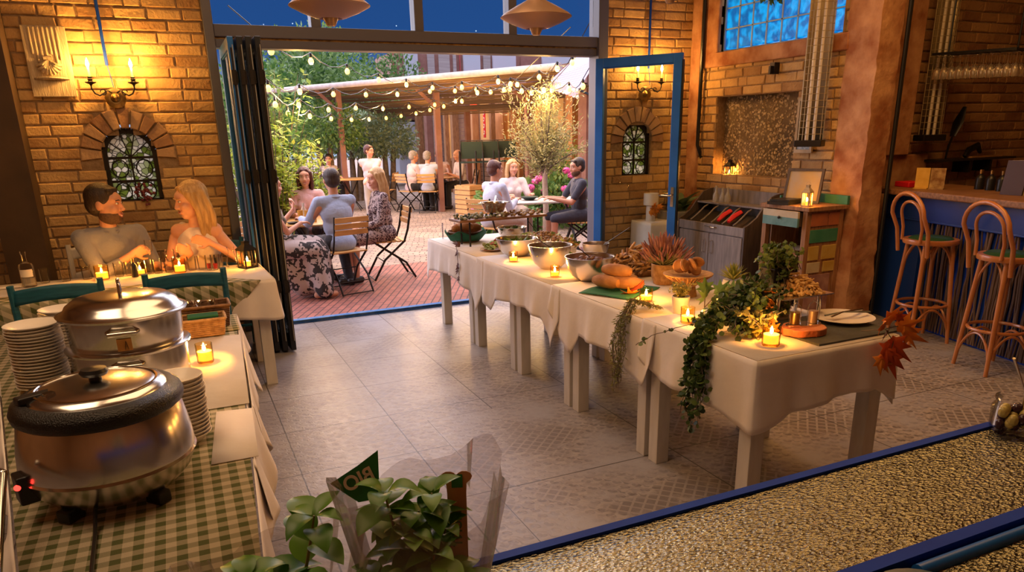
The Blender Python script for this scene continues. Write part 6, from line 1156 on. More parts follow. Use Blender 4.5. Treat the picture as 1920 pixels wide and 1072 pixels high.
# stick heap, heather pot, wicker stand
o = thing('stick_heap', 'dark tray heaped with brown bread sticks beside the heather pot', 'tray', (2.72, 4.02, zt(4))); b = MB(); b.lathe([(0, 0), (.12, 0), (.15, .04), (.146, .042), (.118, .006), (0, .006)], 24); b.build('tray', X['wickdk'], o); food(o, 31, 190, .15, .15, .14, .018, 'stick', 'nutty', .04, 'bread_sticks')
o = thing('heather_pot', 'woven pot with pink-tipped heather in the middle of the buffet', 'potted plant', (2.68, 3.66, zt(3.7))); b = MB(); b.lathe([(0, 0), (.065, 0), (.08, .05), (.082, .12), (.078, .125), (.07, .05), (0, .10)], 24); b.build('woven_pot', X['wick'], o)
R = random.Random(14); st = MB(); pk = MB(); X['heath'] = mk('pink_heather', (.22, .07, .07), .7, col2=(.42, .20, .16), isl=.9); X['heathg'] = mk('heather_green', (.12, .13, .05), .7, col2=(.30, .26, .12), isl=.9)
for k in range(190):
    a = R.uniform(0, 2*PI); el = R.uniform(.35, 1.5); d = Vector((math.cos(a)*math.cos(el), math.sin(a)*math.cos(el), math.sin(el))); L_ = R.uniform(.10, .20); p = Vector((R.uniform(-.04, .04), R.uniform(-.04, .04), .11)); st.tube([p, p+d*L_*.6, p+d*L_*.75+Vector((0, 0, .01))], [.003, .0045, .005], 5); pk.tube([p+d*L_*.70, p+d*L_*.9+Vector((0, 0, .012)), p+d*L_+Vector((0, 0, .02))], [.006, .0065, .002], 5)
st.build('stems', X['heathg'], o); pk.build('flower_tips', X['heath'], o)
o = thing('wicker_stand', 'wicker pedestal bowl of sliced bread right of the heather pot', 'basket', (2.58, 3.30, zt(3.3))); b = MB(); b.lathe([(0, .0), (.055, 0), (.05, .02), (.038, .06), (.07, .10), (.135, .125), (.14, .13), (.13, .132), (.06, .108), (0, .10)], 32); b.build('wicker_bowl', X['wick'], o)
rb_ = MB()
for k in range(40): a = 2*PI*k/40; rb_.tube([(.052*math.cos(a), .052*math.sin(a), .005), (.042*math.cos(a+.15), .042*math.sin(a+.15), .06), (.136*math.cos(a+.3), .136*math.sin(a+.3), .124)], .003, 4)
rb_.build('wicker_ribs', X['wick'], o)
for k in range(7): b = MB(); a = k*.9; b.lathe([(0, -.008), (.035, -.008), (.04, 0), (.035, .008), (0, .008)], 14, T(.05*math.cos(a), .05*math.sin(a), .15+.008*k, rx=1.1+.2*k, rz=a)); b.build('bread_slice', X['bread'], o)
# candles on the buffet
candle('glass candle nearest the courtyard, in front of the first big steel bowl', (2.21, 4.88, zt(4.8)), .033, .075); candle('glass candle between the middle bowl and the beet bowl', (2.20, 4.20, zt(4.2)), .030, .075); candle('glass candle just beyond the white plant pot', (2.30, 3.30, zt(3.3)), .036, .075); candle('glass candle beside the white plant pot, nearer to us', (2.20, 2.80, zt(2.8)), .034, .078); candle('glass candle at the near end of the buffet beside the wooden slice', (2.27, 2.31, zt(2.3)), .038, .085, .6)
# plants on the near end
def sprigs(mb, R, n, c, sp, H, L_, w, drop=0):
    for k in range(n):
        a = R.uniform(0, 2*PI); p0 = Vector(c); p2 = p0+Vector((sp*math.cos(a)*R.random(), sp*math.sin(a)*R.random(), H*R.uniform(.5, 1)-drop*R.random())); 
        for j in range(10): p = p0.lerp(p2, (j+1)/10); mb.leaf(p, (R.gauss(0, 1), R.gauss(0, 1), R.gauss(.3, .6)), L_*R.uniform(.7, 1.2), w)
o = thing('potted_plant', 'white pot with a small bushy succulent between the two candles', 'potted plant', (2.30, 2.99, zt(2.99))); b = MB(); b.lathe([(0, 0), (.038, 0), (.047, .088), (.043, .09), (.037, .02), (0, .075)], 24); b.build('pot', X['whitewood'], o); b = MB(); sprigs(b, random.Random(3), 40, (0, 0, .08), .08, .08, .022, .011); b.build('foliage', leafm('succulent', (.12, .12, .03), (.36, .30, .08)), o, False)
# trailing plants: stems with leaves along a path
def trail(mb, st, R, path, n, L_, w, spread, round_=False):
    P = [Vector(p) for p in path]
    pts = []
    for a, b_ in zip(P, P[1:]):
        for t in np.linspace(0, 1, 7)[:-1]: pts.append(a.lerp(b_, t)+Vector((R.gauss(0, spread*.25), R.gauss(0, spread*.25), R.gauss(0, spread*.15))))
    pts.append(P[-1]); st.tube(pts, .0018, 4)
    for k in range(n):
        i = R.randrange(len(pts)-1); p = pts[i].lerp(pts[i+1], R.random())+Vector((R.gauss(0, spread*.35), R.gauss(0, spread*.35), R.gauss(0, spread*.3))); d = Vector((R.gauss(-.4, .8), R.gauss(0, 1), R.gauss(-.4, .6))).normalized(); s = R.uniform(.7, 1.25)
        if round_: x = d.orthogonal().normalized(); x = (x*math.cos(k)+d.cross(x)*math.sin(k)); m_ = p+d*L_*s*.5; q = L_*s*.5; mb.add([m_+(d*math.cos(t)+x*math.sin(t))*q for t in np.linspace(0, 2*PI, 8)[:-1]], [tuple(range(7))])
        else: mb.leaf(p, d, L_*s, w*s)
X['ivy'] = leafm('ivy_green', (.02, .05, .012), (.11, .16, .035), .4, .2); X['tgrass'] = leafm('trailing_green', (.10, .12, .03), (.30, .28, .08), .5, .3)
o = thing('trailing_plant', 'pale green trailing plant hanging down the cloth between bread and white pot', 'plant', (2.07, 3.12, .765)); M = T(-2.07, -3.12, -.765); b = MB(M); st = MB(M); R = random.Random(21)
for k in range(16): y = 3.12+R.uniform(-.04, .04); trail(b, st, R, [(2.22, 3.12+R.uniform(-.1, .1), .79), (2.10, y, .83), (2.03, y+R.uniform(-.03, .03), .72), (2.02-R.random()*.03, y+R.uniform(-.05, .05), .58), (2.015-R.random()*.02, y+R.uniform(-.05, .05), R.uniform(.33, .50))], 75, .022, .006, .014)
st.build('stems', X['bark'], o); b.build('foliage', X['tgrass'], o, False)
o = thing('ivy_plant', 'dark trailing ivy cascading over the front of the near buffet table', 'plant', (2.25, 2.62, .77)); M = T(-2.25, -2.62, -.77); b = MB(M); st = MB(M); R = random.Random(22)
for k in range(15): y = 2.52+R.uniform(-.07, .05); trail(b, st, R, [(2.32, 2.62, .86), (2.14, y+.04, .85), (2.03, y, .76), (2.01, y-.02+R.uniform(-.03, .03), .62), (2.0-R.random()*.02, y-.03+R.uniform(-.03, .03), R.uniform(.36, .60))], 56, .027, .02, .016, True)
for k in range(40): trail(b, st, R, [(2.45+R.uniform(-.1, .1), 2.62+R.uniform(-.1, .15), .95+R.uniform(-.08, .05)), (2.35+R.uniform(-.12, .1), 2.58+R.uniform(-.14, .14), .90+R.uniform(-.06, .04)), (2.24+R.uniform(-.12, .12), 2.55+R.uniform(-.15, .16), .80+R.uniform(0, .03))], 44, .026, .02, .03, True)
trail(b, st, R, [(2.10, 2.62, .82), (2.03, 2.70, .78), (1.99, 2.80, .73), (1.97, 2.90, .66)], 16, .02, .015, .008, True)
st.build('stems', X['bark'], o); b.build('foliage', X['ivy'], o, False)
o = thing('ivy_plant', 'yellow-green leafy cuttings in front of the ivy beside the near candle', 'plant', (2.30, 2.46, zt(2.4))); M = T(-2.30, -2.46, -zt(2.4)); b = MB(M); st = MB(M)
for k in range(16): trail(b, st, R, [(2.34+R.uniform(-.06, .06), 2.47+R.uniform(-.06, .06), .775), (2.32+R.uniform(-.09, .09), 2.46+R.uniform(-.09, .09), .84), (2.30+R.uniform(-.1, .12), 2.45+R.uniform(-.09, .12), .90)], 26, .032, .02, .02)
st.build('stems', X['bark'], o); b.build('foliage', leafm('lit_ivy', (.14, .14, .03), (.42, .34, .08)), o, False)
for k in range(5): b = MB(M); p = (2.38+.02*k, 2.42+.03*k, .80+.035*k); mleaf(b, look(p, Vector(p)+Vector((.3-.2*k, -.5, .5)), (-.6, -.6, .4)) @ Matrix.Rotation(PI/2, 4, 'X'), .055); b.build('autumn_leaf', X['aut1'], o, solid=.0008)
o = thing('potted_plant', 'black pot on a copper base overflowing with small green leaves', 'potted plant', (2.66, 2.72, zt(2.7))); b = MB(); b.box(-.05, .05, -.05, .05, .12, .245); b.build('pot', X['black'], o, False, bevel=.004); b = MB(); b.lathe([(0, 0), (.04, 0), (.042, .12), (0, .12)], 24); b.build('copper_base', mk('copper', (.60, .22, .10), .22, metal=1), o); b = MB(); st = MB(); R = random.Random(23)
for k in range(46): a = R.uniform(0, 2*PI); r = R.uniform(.02, .13); trail(b, st, R, [(0, 0, .24), (r*.6*math.cos(a), r*.6*math.sin(a), .24+R.uniform(.04, .13)), (r*math.cos(a), r*math.sin(a), .24+R.uniform(-.02, .12))], 24, .022, .016, .012, True)
for k in range(10): a = R.uniform(2.2, 5.6); trail(b, st, R, [(.05*math.cos(a), .05*math.sin(a), .25), (.075*math.cos(a), .075*math.sin(a), .20), (.085*math.cos(a), .085*math.sin(a), .08), (.09*math.cos(a), .09*math.sin(a), .02+R.random()*.05)], 26, .018, .014, .008, True)
st.build('stems', X['bark'], o); b.build('foliage', leafm('small_green', (.05, .09, .02), (.22, .28, .06)), o, False)
o = thing('potted_plant', 'spiky succulent in a low yellow-lit pot on a dark block', 'potted plant', (2.66, 3.02, zt(3.02))); b = MB(); b.box(-.045, .045, -.045, .045, 0, .085); b.build('block', X['darkwood'], o, False); b = MB(); b.lathe([(0, .085), (.045, .085), (.058, .11), (.05, .135), (.045, .135), (0, .125)], 22); b.build('pot', X['porc'], o); b = MB(); R = random.Random(3)
for k in range(46): a = k*2.4; el = .35+1.1*k/46; b.leaf((0, 0, .13), (math.cos(a)*math.cos(el), math.sin(a)*math.cos(el), math.sin(el)), .10, .016, (0, 0, 1), .3)
b.build('foliage', leafm('agave', (.14, .18, .03), (.40, .36, .08)), o, False)
o = thing('leafy_branch', 'broad green leaves standing behind the candle and white pot', 'plant', (2.48, 3.02, zt(3.02)+.001)); 
for k, (p, d, s, m) in enumerate((((0, 0, .10), (-.2, -.1, 1), .085, 'lf_dark'), ((.05, -.05, .09), (.5, -.3, .6), .085, 'lf_dark'), ((-.05, -.06, .07), (-.5, -.4, .4), .08, 'lf_mid'), ((.02, -.11, .04), (.2, -.7, .1), .075, 'aut1'), ((-.03, -.14, .03), (-.4, -.5, -.1), .07, 'lf_lime'), ((.07, -.12, .11), (.6, -.3, .5), .07, 'lf_dark'))): b = MB(); mleaf(b, look(p, Vector(p)+Vector(d), (-.7, -.7, .4)) @ Matrix.Rotation(PI/2, 4, 'X'), s); b.build('leaf', X[m], o, solid=.0008)
b = MB(); b.tube([(0, 0, 0), (0, 0, .1)], .003, 5); b.tube([(0, 0, 0), (.05, -.05, .09)], .003, 5); b.build('twig', X['bark'], o)
# pastry tray, mills, slate, plate with tongs
sl = tag(solo(MB().box(-.24, .24, -.20, .20, 0, .008).build('slate_board', mk('slate', (.03, .032, .028), .5, col2=(.06, .06, .05), scale=8, bump=.3), smooth=False), (2.68, 2.40, zt(2.4))), 'dark slate board under the mills and the plate at the near end', 'board')
zs = zt(2.4)+.009
o = thing('pastry_stand', 'square raised tray heaped with golden cheese pastries', 'serving stand', (2.74, 2.66, zt(2.6)+.0005)); b = MB(); b.box(-.17, .15, -.11, .12, .115, .121); b.build('tray', X['steel'], o, False)
for sx, sy in ((-.13, -.03), (.10, -.07), (.10, .08)): b = MB(); b.cyl((sx, sy, 0), (sx, sy, .115), .010, n=10); b.build('leg', X['chrome'], o)
b = MB(); b.box(-.16, -.02, .0, .10, 0, .10); b.build('riser_box', X['brass'], o, False)
food(o, 41, 210, .135, .10, .085, .013, 'ball', 'pasty', .122, 'cheese_pastries'); food(o, 42, 90, .13, .10, .095, .012, 'stick', 'pasty', .126, 'pastry_rolls')
X['bark2'] = mk('reddish_bark_slice', (.42, .10, .04), .6, col2=(.55, .20, .08), scale=14, bump=.4)
o = thing('wooden_slice', 'reddish tree slice carrying a metal tray with two glass mills', 'board', (2.52, 2.37, zs)); b = MB(); n = 40; b.prism([((.105+.006*math.sin(5*t)+.003*math.sin(11*t))*math.cos(t), (.085+.005*math.sin(4*t))*math.sin(t)) for t in np.linspace(0, 2*PI, n+1)[:-1]], 0, .032); b.build('slice', X['bark2'], o, bevel=.003)
o = thing('metal_tray', 'small oval metal tray with handle under the two mills', 'tray', (2.53, 2.385, zs+.033)); b = MB(T(rz=-.15)); b.prism([(.09*math.cos(t), .04*math.sin(t)) for t in np.linspace(0, 2*PI, 33)[:-1]], 0, .006); b.build('tray', X['chrome'], o); b = MB(T(rz=-.15)); b.tube([(-.085, 0, .006), (-.095, -.02, .012), (-.05, -.045, .012)], .004, 6); b.build('handle', X['chrome'], o)
for sx, lab in ((-.045, 'glass pepper mill with domed top, left one on the tree slice'), (.05, 'glass salt mill with domed top, right one on the tree slice')):
    o = thing('glass_mill', lab, 'mill', (2.53+sx, 2.387-.15*sx, zs+.040), 0, 'glass mills'); b = MB(); b.lathe([(.026, 0), (.027, .06), (.024, .08), (.012, .095), (.004, .10), (.006, .108), (0, .112)], 22, cap=False); b.build('dome', X['glass'], o); b = MB(); b.lathe([(0, 0), (.021, 0), (.021, .055), (0, .056)], 18); b.build('content', X['brass'] if sx < 0 else X['copper'], o)
o = thing('dinner_plate', 'large cream plate with steel tongs at the near right corner', 'plate', (2.86, 2.46, zs)); b = MB(); b.lathe([(0, 0), (.08, 0), (.145, .016), (.147, .019), (.08, .006), (0, .005)], 40); b.build('plate', X['porc'], o)
o = thing('serving_tongs', 'steel and black serving tongs lying on the large cream plate', 'tongs', (2.86, 2.46, zs+.026))
for a, m in ((.35, 'chrome'), (-.05, 'black')): b = MB(T(rz=a)); b.tube([(-.09, .02, 0), (0, 0, .012), (.13, -.04, .008)], [.007, .006, .010], 8, flat=.5); b.build('tongs_arm', X[m], o)
# ================================================================ LEFT SERVING TABLE
Z0 = .758
X['steelb'] = mk('kettle_steel', (.66, .63, .60), .20, metal=1, scale=3, rr=.05)
o = thing('soup_kettle', 'large stainless soup kettle with black rim and glass-topped lid in the foreground', 'soup kettle', (-.262, 2.10, Z0), .0); K = MB(); K.lathe([(0, .018), (.12, .018), (.165, .032), (.196, .066), (.212, .104), (.216, .110), (.212, .117), (.213, .124), (.209, .17), (.197, .235), (.184, .262), (.172, .268), (0, .268)], 64); K.build('body', X['steelb'], o, ang=30)
b = MB(); b.lathe([(.165, .245), (.190, .245), (.203, .256), (.206, .272), (.199, .290), (.180, .302), (.163, .300), (.158, .28)], 56, cap=False); b.build('black_rim', mk('speckled_black', (.010, .009, .009), .22, bump=.5, bscale=260), o)
b = MB(T(ry=.0)); b.lathe([(.163, .294), (.167, .300), (.161, .308), (.13, .317), (.08, .324), (0, .327)], 48, cap=False); l_ = b.build('lid', X['steelb'], o); b = MB(); b.lathe([(.145, .313), (.147, .3165), (.142, .3175), (.140, .315)], 48, cap=False); b.build('lid_ring', X['chrome'], l_)
b = MB(); b.lathe([(.016, .324), (.014, .336), (.030, .340), (.035, .348), (.030, .357), (0, .360)], 24); b.build('knob', X['black'], l_)
b = MB(T(-.13, -.03, .300, rz=.5)); b.box(-.05, .05, -.018, .018, 0, .02); b.build('hinge', X['black'], o, False, bevel=.005)
b = MB(T(-.10, -.06, .314, rz=.6)); b.box(-.012, .012, -.01, .01, 0, .012); b.build('hinge_clip', X['chrome'], o, False)
for a in (-2.25, -.85, .7, 2.2): b = MB(T(.155*math.cos(a), .155*math.sin(a), 0, rz=a)); b.box(-.025, .03, -.02, .02, 0, .035); b.build('foot', X['black'], o, False, bevel=.005)
b = MB(T(-.175, -.085, .06, rz=.35)); b.box(-.035, .01, -.03, .03, 0, .075); s_ = b.build('switch_box', X['black'], o, False, bevel=.005); b = MB(); b.ball((-.198, -.122, .112), (.008, .006, .008), 12, 8); b.build('indicator_light', mk('red_indicator', (.8, .02, .01), .3, emit=(1, .03, .02), es=3), s_)
b = MB(); b.tube([(-.30, 1.94, Z0+.04), (-.30, 1.86, Z0+.006), (-.295, 1.72, Z0+.006), (-.29, 1.58, Z0+.006)], .005, 8); tag(b.build('power_cable', X['black']), 'black power cable running from the soup kettle towards us over the gingham', 'cable')
# two-tier pot
o = thing('chafing_pot', 'two-tiered steel pot with domed lid behind the soup kettle', 'pot', (-.25, 3.13, Z0))
b = MB(); b.lathe([(0, .02), (.195, .02), (.205, .03), (.208, .155), (.222, .160), (.224, .167), (.214, .172), (0, .172)], 56); b.build('lower_pan', X['steelb'], o, ang=30)
b = MB(); b.lathe([(0, .172), (.195, .172), (.200, .18), (.205, .285), (.228, .292), (.231, .300), (.22, .305), (0, .305)], 56); p_ = b.build('upper_pan', X['steelb'], o, ang=30)
b = MB(); b.lathe([(.222, .304), (.205, .312), (.195, .330), (.165, .352), (.11, .362), (0, .366)], 56, cap=False); l_ = b.build('lid', X['steelb'], o, ang=50)
b = MB(); b.tube([(0, -.022, .364), (0, -.018, .395), (0, 0, .405), (0, .018, .395), (0, .022, .364)], .006, 8); b.ball((0, 0, .41), (.008, .012, .014), 10, 8); b.build('knob', X['chrome'], l_)
for z, pr in ((.255, p_), (.130, o)):
    b = MB(); b.tube([(-.05, -.197, z), (-.045, -.232, z), (.045, -.232, z), (.05, -.197, z)], .009, 10); b.build('handle', X['chrome'], pr)
b = MB(T(rx=0)); b.grid(6, 2, lambda u, v: (.2062*math.sin(-.12+.24*u), -.2062*math.cos(-.12+.24*u), .185+.045*v)); b.build('label', mk('orange_label', (.62, .30, .08), .4), p_)
b = MB(); b.bar((0, -.2075, .19), (.006, -.2075, .222), .005, .001); b.bar((.012, -.2075, .19), (.006, -.2075, .222), .005, .001); b.build('mark', X['black'], p_)
for a in (-.9, -2.3, .8, 2.2): b = MB(); b.cyl((.18*math.cos(a), .18*math.sin(a), 0), (.18*math.cos(a), .18*math.sin(a), .03), .012, n=10); b.build('foot', X['chrome'], o)
def plates(lab, x, y, n, r, dz, group, h=.022, kind='plate', tilt=0):
    first = None
    for k in range(n):
        if first is None:
            b = MB(); b.lathe([(0, 0), (r*.55, 0), (r*.62, h*.15), (r*.98, h), (r, h), (r, h-.003), (r*.66, 0-.002+h*.08), (r*.55, -.004), (0, -.004)], 36); first = q = b.build(kind, X['porc'])
        else: q = first.copy(); C.objects.link(q)
        q.location = (x+tilt*k+R.uniform(-.0025, .0025), y+R.uniform(-.0025, .0025), Z0+.005+k*dz); q.rotation_euler = (R.uniform(-.01, .01), R.uniform(-.01, .01), 0)
        pos = 'bottom ' if k == 0 else 'topmost ' if k == n-1 else ''
        tag(q, (pos+'white plate of the ' if pos else 'white plate inside the ')+lab, 'plate', group)
plates('tall front stack left of the steel pot', -.575, 3.22, 20, .095, .0125, 'plates of the tall front stack')
plates('stack behind the tall plate stack', -.50, 3.47, 20, .09, .0125, 'plates of the rear stack')
plates('bowl stack right of the soup kettle', -.085, 2.39, 16, .082, .0125, 'bowls right of the soup kettle', .03, 'soup_bowl', 0)
candle('glass candle on the serving table right of the steel pot', (.015, 3.27, .762), .034, .085, .6, 3.5, None)
def basket(lab, loc, w, d, h, m, rz=0):
    o = thing('wicker_basket', lab, 'basket', loc, rz, 'wicker baskets'); b = MB(); R = random.Random(int(w*1000))
    path = lambda z, g: [(-w/2-g, -d/2-g, z), (w/2+g, -d/2-g, z), (w/2+g, d/2+g, z), (-w/2-g, d/2+g, z)]
    def ringp(z, g, ph):
        P = path(z, g); o_ = []
        for i in range(4):
            a, c = Vector(P[i]), Vector(P[(i+1) % 4])
            for t in np.linspace(0, 1, 13)[:-1]: n_ = Vector(((a+c).x, (a+c).y, 0)).normalized(); o_.append(a.lerp(c, t)+n_*.003*math.sin(t*12*PI+ph))
        return o_
    z = .006; k = 0
    while z < h: b.tube(ringp(z, .012*z/h, PI*(k % 2)), .0052, 5, True); z += .0095; k += 1
    b.build('woven_side', X[m], o); b = MB(); b.tube(ringp(h, .014, 0), .008, 6, True); b.build('rim', X[m], o); b = MB(); b.box(-w/2, w/2, -d/2, d/2, 0, .006); b.build('bottom', X[m], o, False); return o
o = basket('dark wicker basket with cutlery at the far end of the serving table', (.055, 3.97, .763), .20, .13, .11, 'wickdk')
b = MB(); R = random.Random(8)
for k in range(14): p = Vector((R.uniform(-.08, .08), R.uniform(-.04, .04), .03)); b.bar(p, p+Vector((R.uniform(-.05, .05), R.uniform(-.02, .02), .10)), .012, .003)
q = b.build('cutlery', X['chrome'], o, False); q['kind'] = 'stuff'
o = basket('light wicker basket with green napkins behind the candle', (.035, 3.78, .763), .17, .12, .085, 'wick'); 
for k in range(5): b = MB(); b.box(-.07, .07, -.04+.016*k, -.028+.016*k, .01, .10); b.build('green_napkin', X['grn'], o, False, bevel=.003)
b = MB(); b.tube([(-.46, 1.60, .78), (-.47, 1.80, .86), (-.475, 1.95, .925)], [.012, .011, .010], 10); b.ball((-.475, 1.95, .925), .011, 10, 8); tag(b.build('ladle_handle', X['chrome']), 'polished steel rod handle at the left edge beside the soup kettle', 'handle')
# ================================================================ LEFT DINING TABLE THINGS
ZT = .760
X['drink'] = mk('red_drink', (.5, .02, .02), .2)
def tumbler(lab, x, y, r=.034, h=.095, fill=None, grp='tumblers on the left table'):
    o = thing('tumbler', lab, 'glass', (x, y, ZT), 0, grp); b = MB(); b.lathe([(0, .004), (r*.8, 0), (r*.85, .004), (r, h), (r*.96, h), (r*.80, .010), (0, .010)], 20, cap=False); b.build('glass_body', X['tglass'], o)
    if fill: b = MB(); b.lathe([(0, .012), (r*.78, .012), (r*.88, h*.55), (0, h*.55)], 18); b.build('drink', X[fill], o)
    return o
X['tglass'] = glassm('table_glass', (1, .98, .95), .04, .78)
tl = ['beside the clear bottle', 'left of the square candle, outer one', 'left of the square candle, inner one', 'directly right of the square candle', 'between the square candle and the dark bottle', 'right of the dark bottle', 'left of the round candle, far one', 'left of the round candle, near one', 'right of the round candle', 'in front of the woman, left of the red drink', 'in front of the woman, behind the red drink', 'left of the carafe']
for (px, py), t in zip(((95, 519), (130, 519), (168, 517), (226, 514), (246, 512), (282, 508), (298, 503), (318, 505), (361, 504), (379, 500), (412, 502), (402, 494)), tl):
    p = gp(px, py, ZT); tumbler('clear tumbler on the left table '+t, p.x, min(5.82, p.y), .033, .10)
for px, lab in ((393, 'small glass of red drink on the left table, left one'), (405, 'small glass of red drink on the left table, right one')): p = gp(px, 506, ZT); tumbler(lab, p.x, min(5.76, p.y), .018, .09, 'drink', 'red drinks')
p = gp(67, 526, ZT); o = thing('glass_bottle', 'clear square-shouldered bottle with pale label at the left of the dining table', 'bottle', (p.x, 5.72, ZT)); b = MB(); b.lathe([(0, 0), (.040, 0), (.043, .01), (.046, .13), (.040, .15), (.015, .165), (.013, .21), (.017, .215), (.017, .235), (0, .235)], 22); b.build('bottle_body', X['tglass'], o); b = MB(); b.lathe([(0, .01), (.038, .01), (.039, .06), (0, .06)], 18); b.build('water', X['glass2'], o); b = MB(); b.grid(8, 2, lambda u, v: (.0455*math.sin(-.9+1.8*u), -.0455*math.cos(-.9+1.8*u), .07+.05*v)); b.build('label', X['porc'], o)
p = gp(255, 514, ZT); bottle('small dark bottle between the tumblers, before the man', (p.x, 5.74, ZT), .13, .022)
p = gp(195, 520, ZT); candle('square frosted glass candle glowing before the man', (p.x, 5.74, ZT), .045, .10, .5, 1.6, None, 'amber')
p = gp(265, 512, ZT); candle('small glass candle right of the dark bottle', (p.x, 5.80, ZT), .034, .09, .4, 1.2, None, 'amber')
p = gp(338, 506, ZT); candle('round glass candle with dark rim before the woman', (p.x, 5.76, ZT), .042, .10, .5, 1.6, None, 'amber')
candle('low orange glass candle seen through the back of the left blue chair', (-.66, 5.20, .7665), .04, .07, .5, 1.2, None)
p = gp(466, 502, ZT); lantern('black metal lantern at the right end of the left table', (p.x-.0, 5.72, ZT), .105, .135, .5, 2.5)
p = gp(436, 500, ZT); o = thing('carafe', 'clear carafe beside the black lantern', 'carafe', (p.x, 5.76, ZT)); b = MB(); b.lathe([(.035, 0), (.045, .01), (.042, .06), (.022, .11), (.020, .13), (.030, .155)], 22, cap=False); b.build('carafe_body', X['tglass'], o)
def wineglass(lab, loc, s=1, grp=None):
    o = thing('wine_glass', lab, 'glass', loc, 0, grp); b = MB(); b.lathe([(.032, 0), (.030, .003), (.004, .006), (.0035, .075)], 20, cap=False); b.build('stem', X['tglass'], o); b = MB(); b.lathe([(.004, .074), (.022, .082), (.034, .11), (.034, .145), (.030, .165), (.028, .165), (.032, .145), (.032, .11), (.020, .085), (0, .078)], 22, cap=False); b.build('glass_bowl', X['tglass'], o); return o
wineglass('wine glass standing between the man and the woman', (-.10, 5.80, ZT))
o = thing('water_glass', 'small glass of water held in the raised hand of the man in grey', 'glass', (-.235, 5.965, .90)); b = MB(); b.lathe([(0, .002), (.022, 0), (.027, .085), (.025, .085), (.021, .006), (0, .006)], 18, cap=False); b.build('glass_body', X['tglass'], o)
b = MB(); b.box(-.09, .09, -.025, .025, 0, .012); tag(solo(b.build('folded_cloth', X['white'], bevel=.004), (-1.12, 5.72, ZT+.001), .2), 'folded white napkin at the far left of the dining table', 'napkin')
# drinks on the near courtyard table
for k, (dx, dy, lab) in enumerate(((-.10, -.15, 'tall glass of golden beer nearest the profile woman'), (-.03, -.20, 'glass of golden beer in the middle of the bistro table'), (.05, -.17, 'glass of golden beer nearest the man in blue'))): o = thing('beer_glass', lab, 'glass', (1.38+dx, 8.92+dy, .7315), 0, 'beer glasses outside'); b = MB(); b.lathe([(0, 0), (.026, 0), (.032, .14), (0, .14)], 16); b.build('beer', mk('beer_%d' % k, (.62, .32, .04), .1, trans=.3), o)
o = thing('bottle', 'clear bottle with white cap on the near bistro table', 'bottle', (1.36, 9.02, .7315)); b = MB(); b.lathe([(0, 0), (.035, 0), (.036, .12), (.014, .16), (.014, .20), (0, .2)], 16); b.build('body', X['glass2'], o)
tag(solo(MB().lathe([(0, 0), (.05, 0), (.075, .02), (.05, .005), (0, .005)], 20).build('ashtray', X['iron']), (1.18, 8.68, .7315)), 'dark ashtray at the edge of the near bistro table', 'ashtray')
o = thing('bottle', 'green wine bottle on the far round table', 'bottle', (5.38, 16.4, .7315)); b = MB(); b.lathe([(0, 0), (.04, 0), (.04, .17), (.015, .23), (.015, .30), (0, .3)], 14); b.build('body', X['lf_lime'], o)
for k, (x, y) in enumerate(((5.6, 16.3), (5.7, 16.6))): tag(solo(MB().lathe([(0, 0), (.03, 0), (.035, .15), (0, .15)], 12).build('drinking_glass', X['porc']), (x, y, .7315)), ['frosted glass on the near side of the far round table', 'frosted glass on the back side of the far round table'][k], 'glass', 'glasses far back')
o = thing('serving_bowl', 'dark bowl on the pale courtyard table before the navy-shirted man', 'bowl', (4.62, 9.6, .741)); b = MB(); b.lathe([(0, 0), (.06, 0), (.13, .05), (.125, .05), (.055, .008), (0, .008)], 22); b.build('shell', X['dkgreen'], o)
# ================================================================ CORNER BEHIND THE GLASS DOOR
o = thing('side_table', 'small cloth-covered table in the corner behind the glass door', 'table', (4.72, 6.62, 0)); b = MB(); b.box(-.18, .18, -.16, .16, .70, .73); b.build('tabletop', X['whitewood'], o, False)
for sx in (-1, 1): b = MB(); b.box(sx*.15-.02, sx*.15+.02, -.13, -.09, 0, .70); b.build('leg', X['whitewood'], o, False); b = MB(); b.box(sx*.15-.02, sx*.15+.02, .09, .13, 0, .70); b.build('leg', X['whitewood'], o, False)
b = MB(T(0, 0, 0)); top(b, [(-.2, -.18), (.2, -.18), (.2, .18), (-.2, .18)], .733); skirt(b, [(-.2, .18), (-.2, -.18), (.2, -.18), (.2, .18), (-.2, .18)], .733, vdrop([(0, .45), (3, .45)]), wave=.015); b.build('cloth', X['white'], o, solid=.002)
o = thing('white_vase', 'plain white cylindrical vase on the corner table behind the glass door', 'vase', (4.62, 6.60, .736)); b = MB(); b.lathe([(0, 0), (.05, 0), (.05, .16), (.08, .17), (.08, .29), (.074, .29), (.04, .17), (0, .16)], 26); b.build('vase_body', X['porc'], o)
for k in range(6): b = MB(); a = k*1.1; p = (-.07+.02*k, -.10, .10+.03*(k % 3)); mleaf(b, look(p, Vector(p)+Vector((math.cos(a), -.4, math.sin(a))), (0, -1, .2)) @ Matrix.Rotation(PI/2, 4, 'X'), .07); b.build('orange_leaf', X['aut1'], o, solid=.0008)
o = thing('zinc_planter', 'grey zinc planter with broad fleshy leaves behind the glass door', 'planter', (4.98, 6.60, 0)); b = MB(); b.box(-.14, .14, -.14, .14, .0, .42); b.build('green_stand', X['grn'], o, False); b = MB(); b.box(-.16, .16, -.16, .16, .42, .82); b.build('planter_box', mk('zinc', (.30, .30, .29), .5, metal=.4, col2=(.42, .42, .40), scale=6), o, False, bevel=.006)
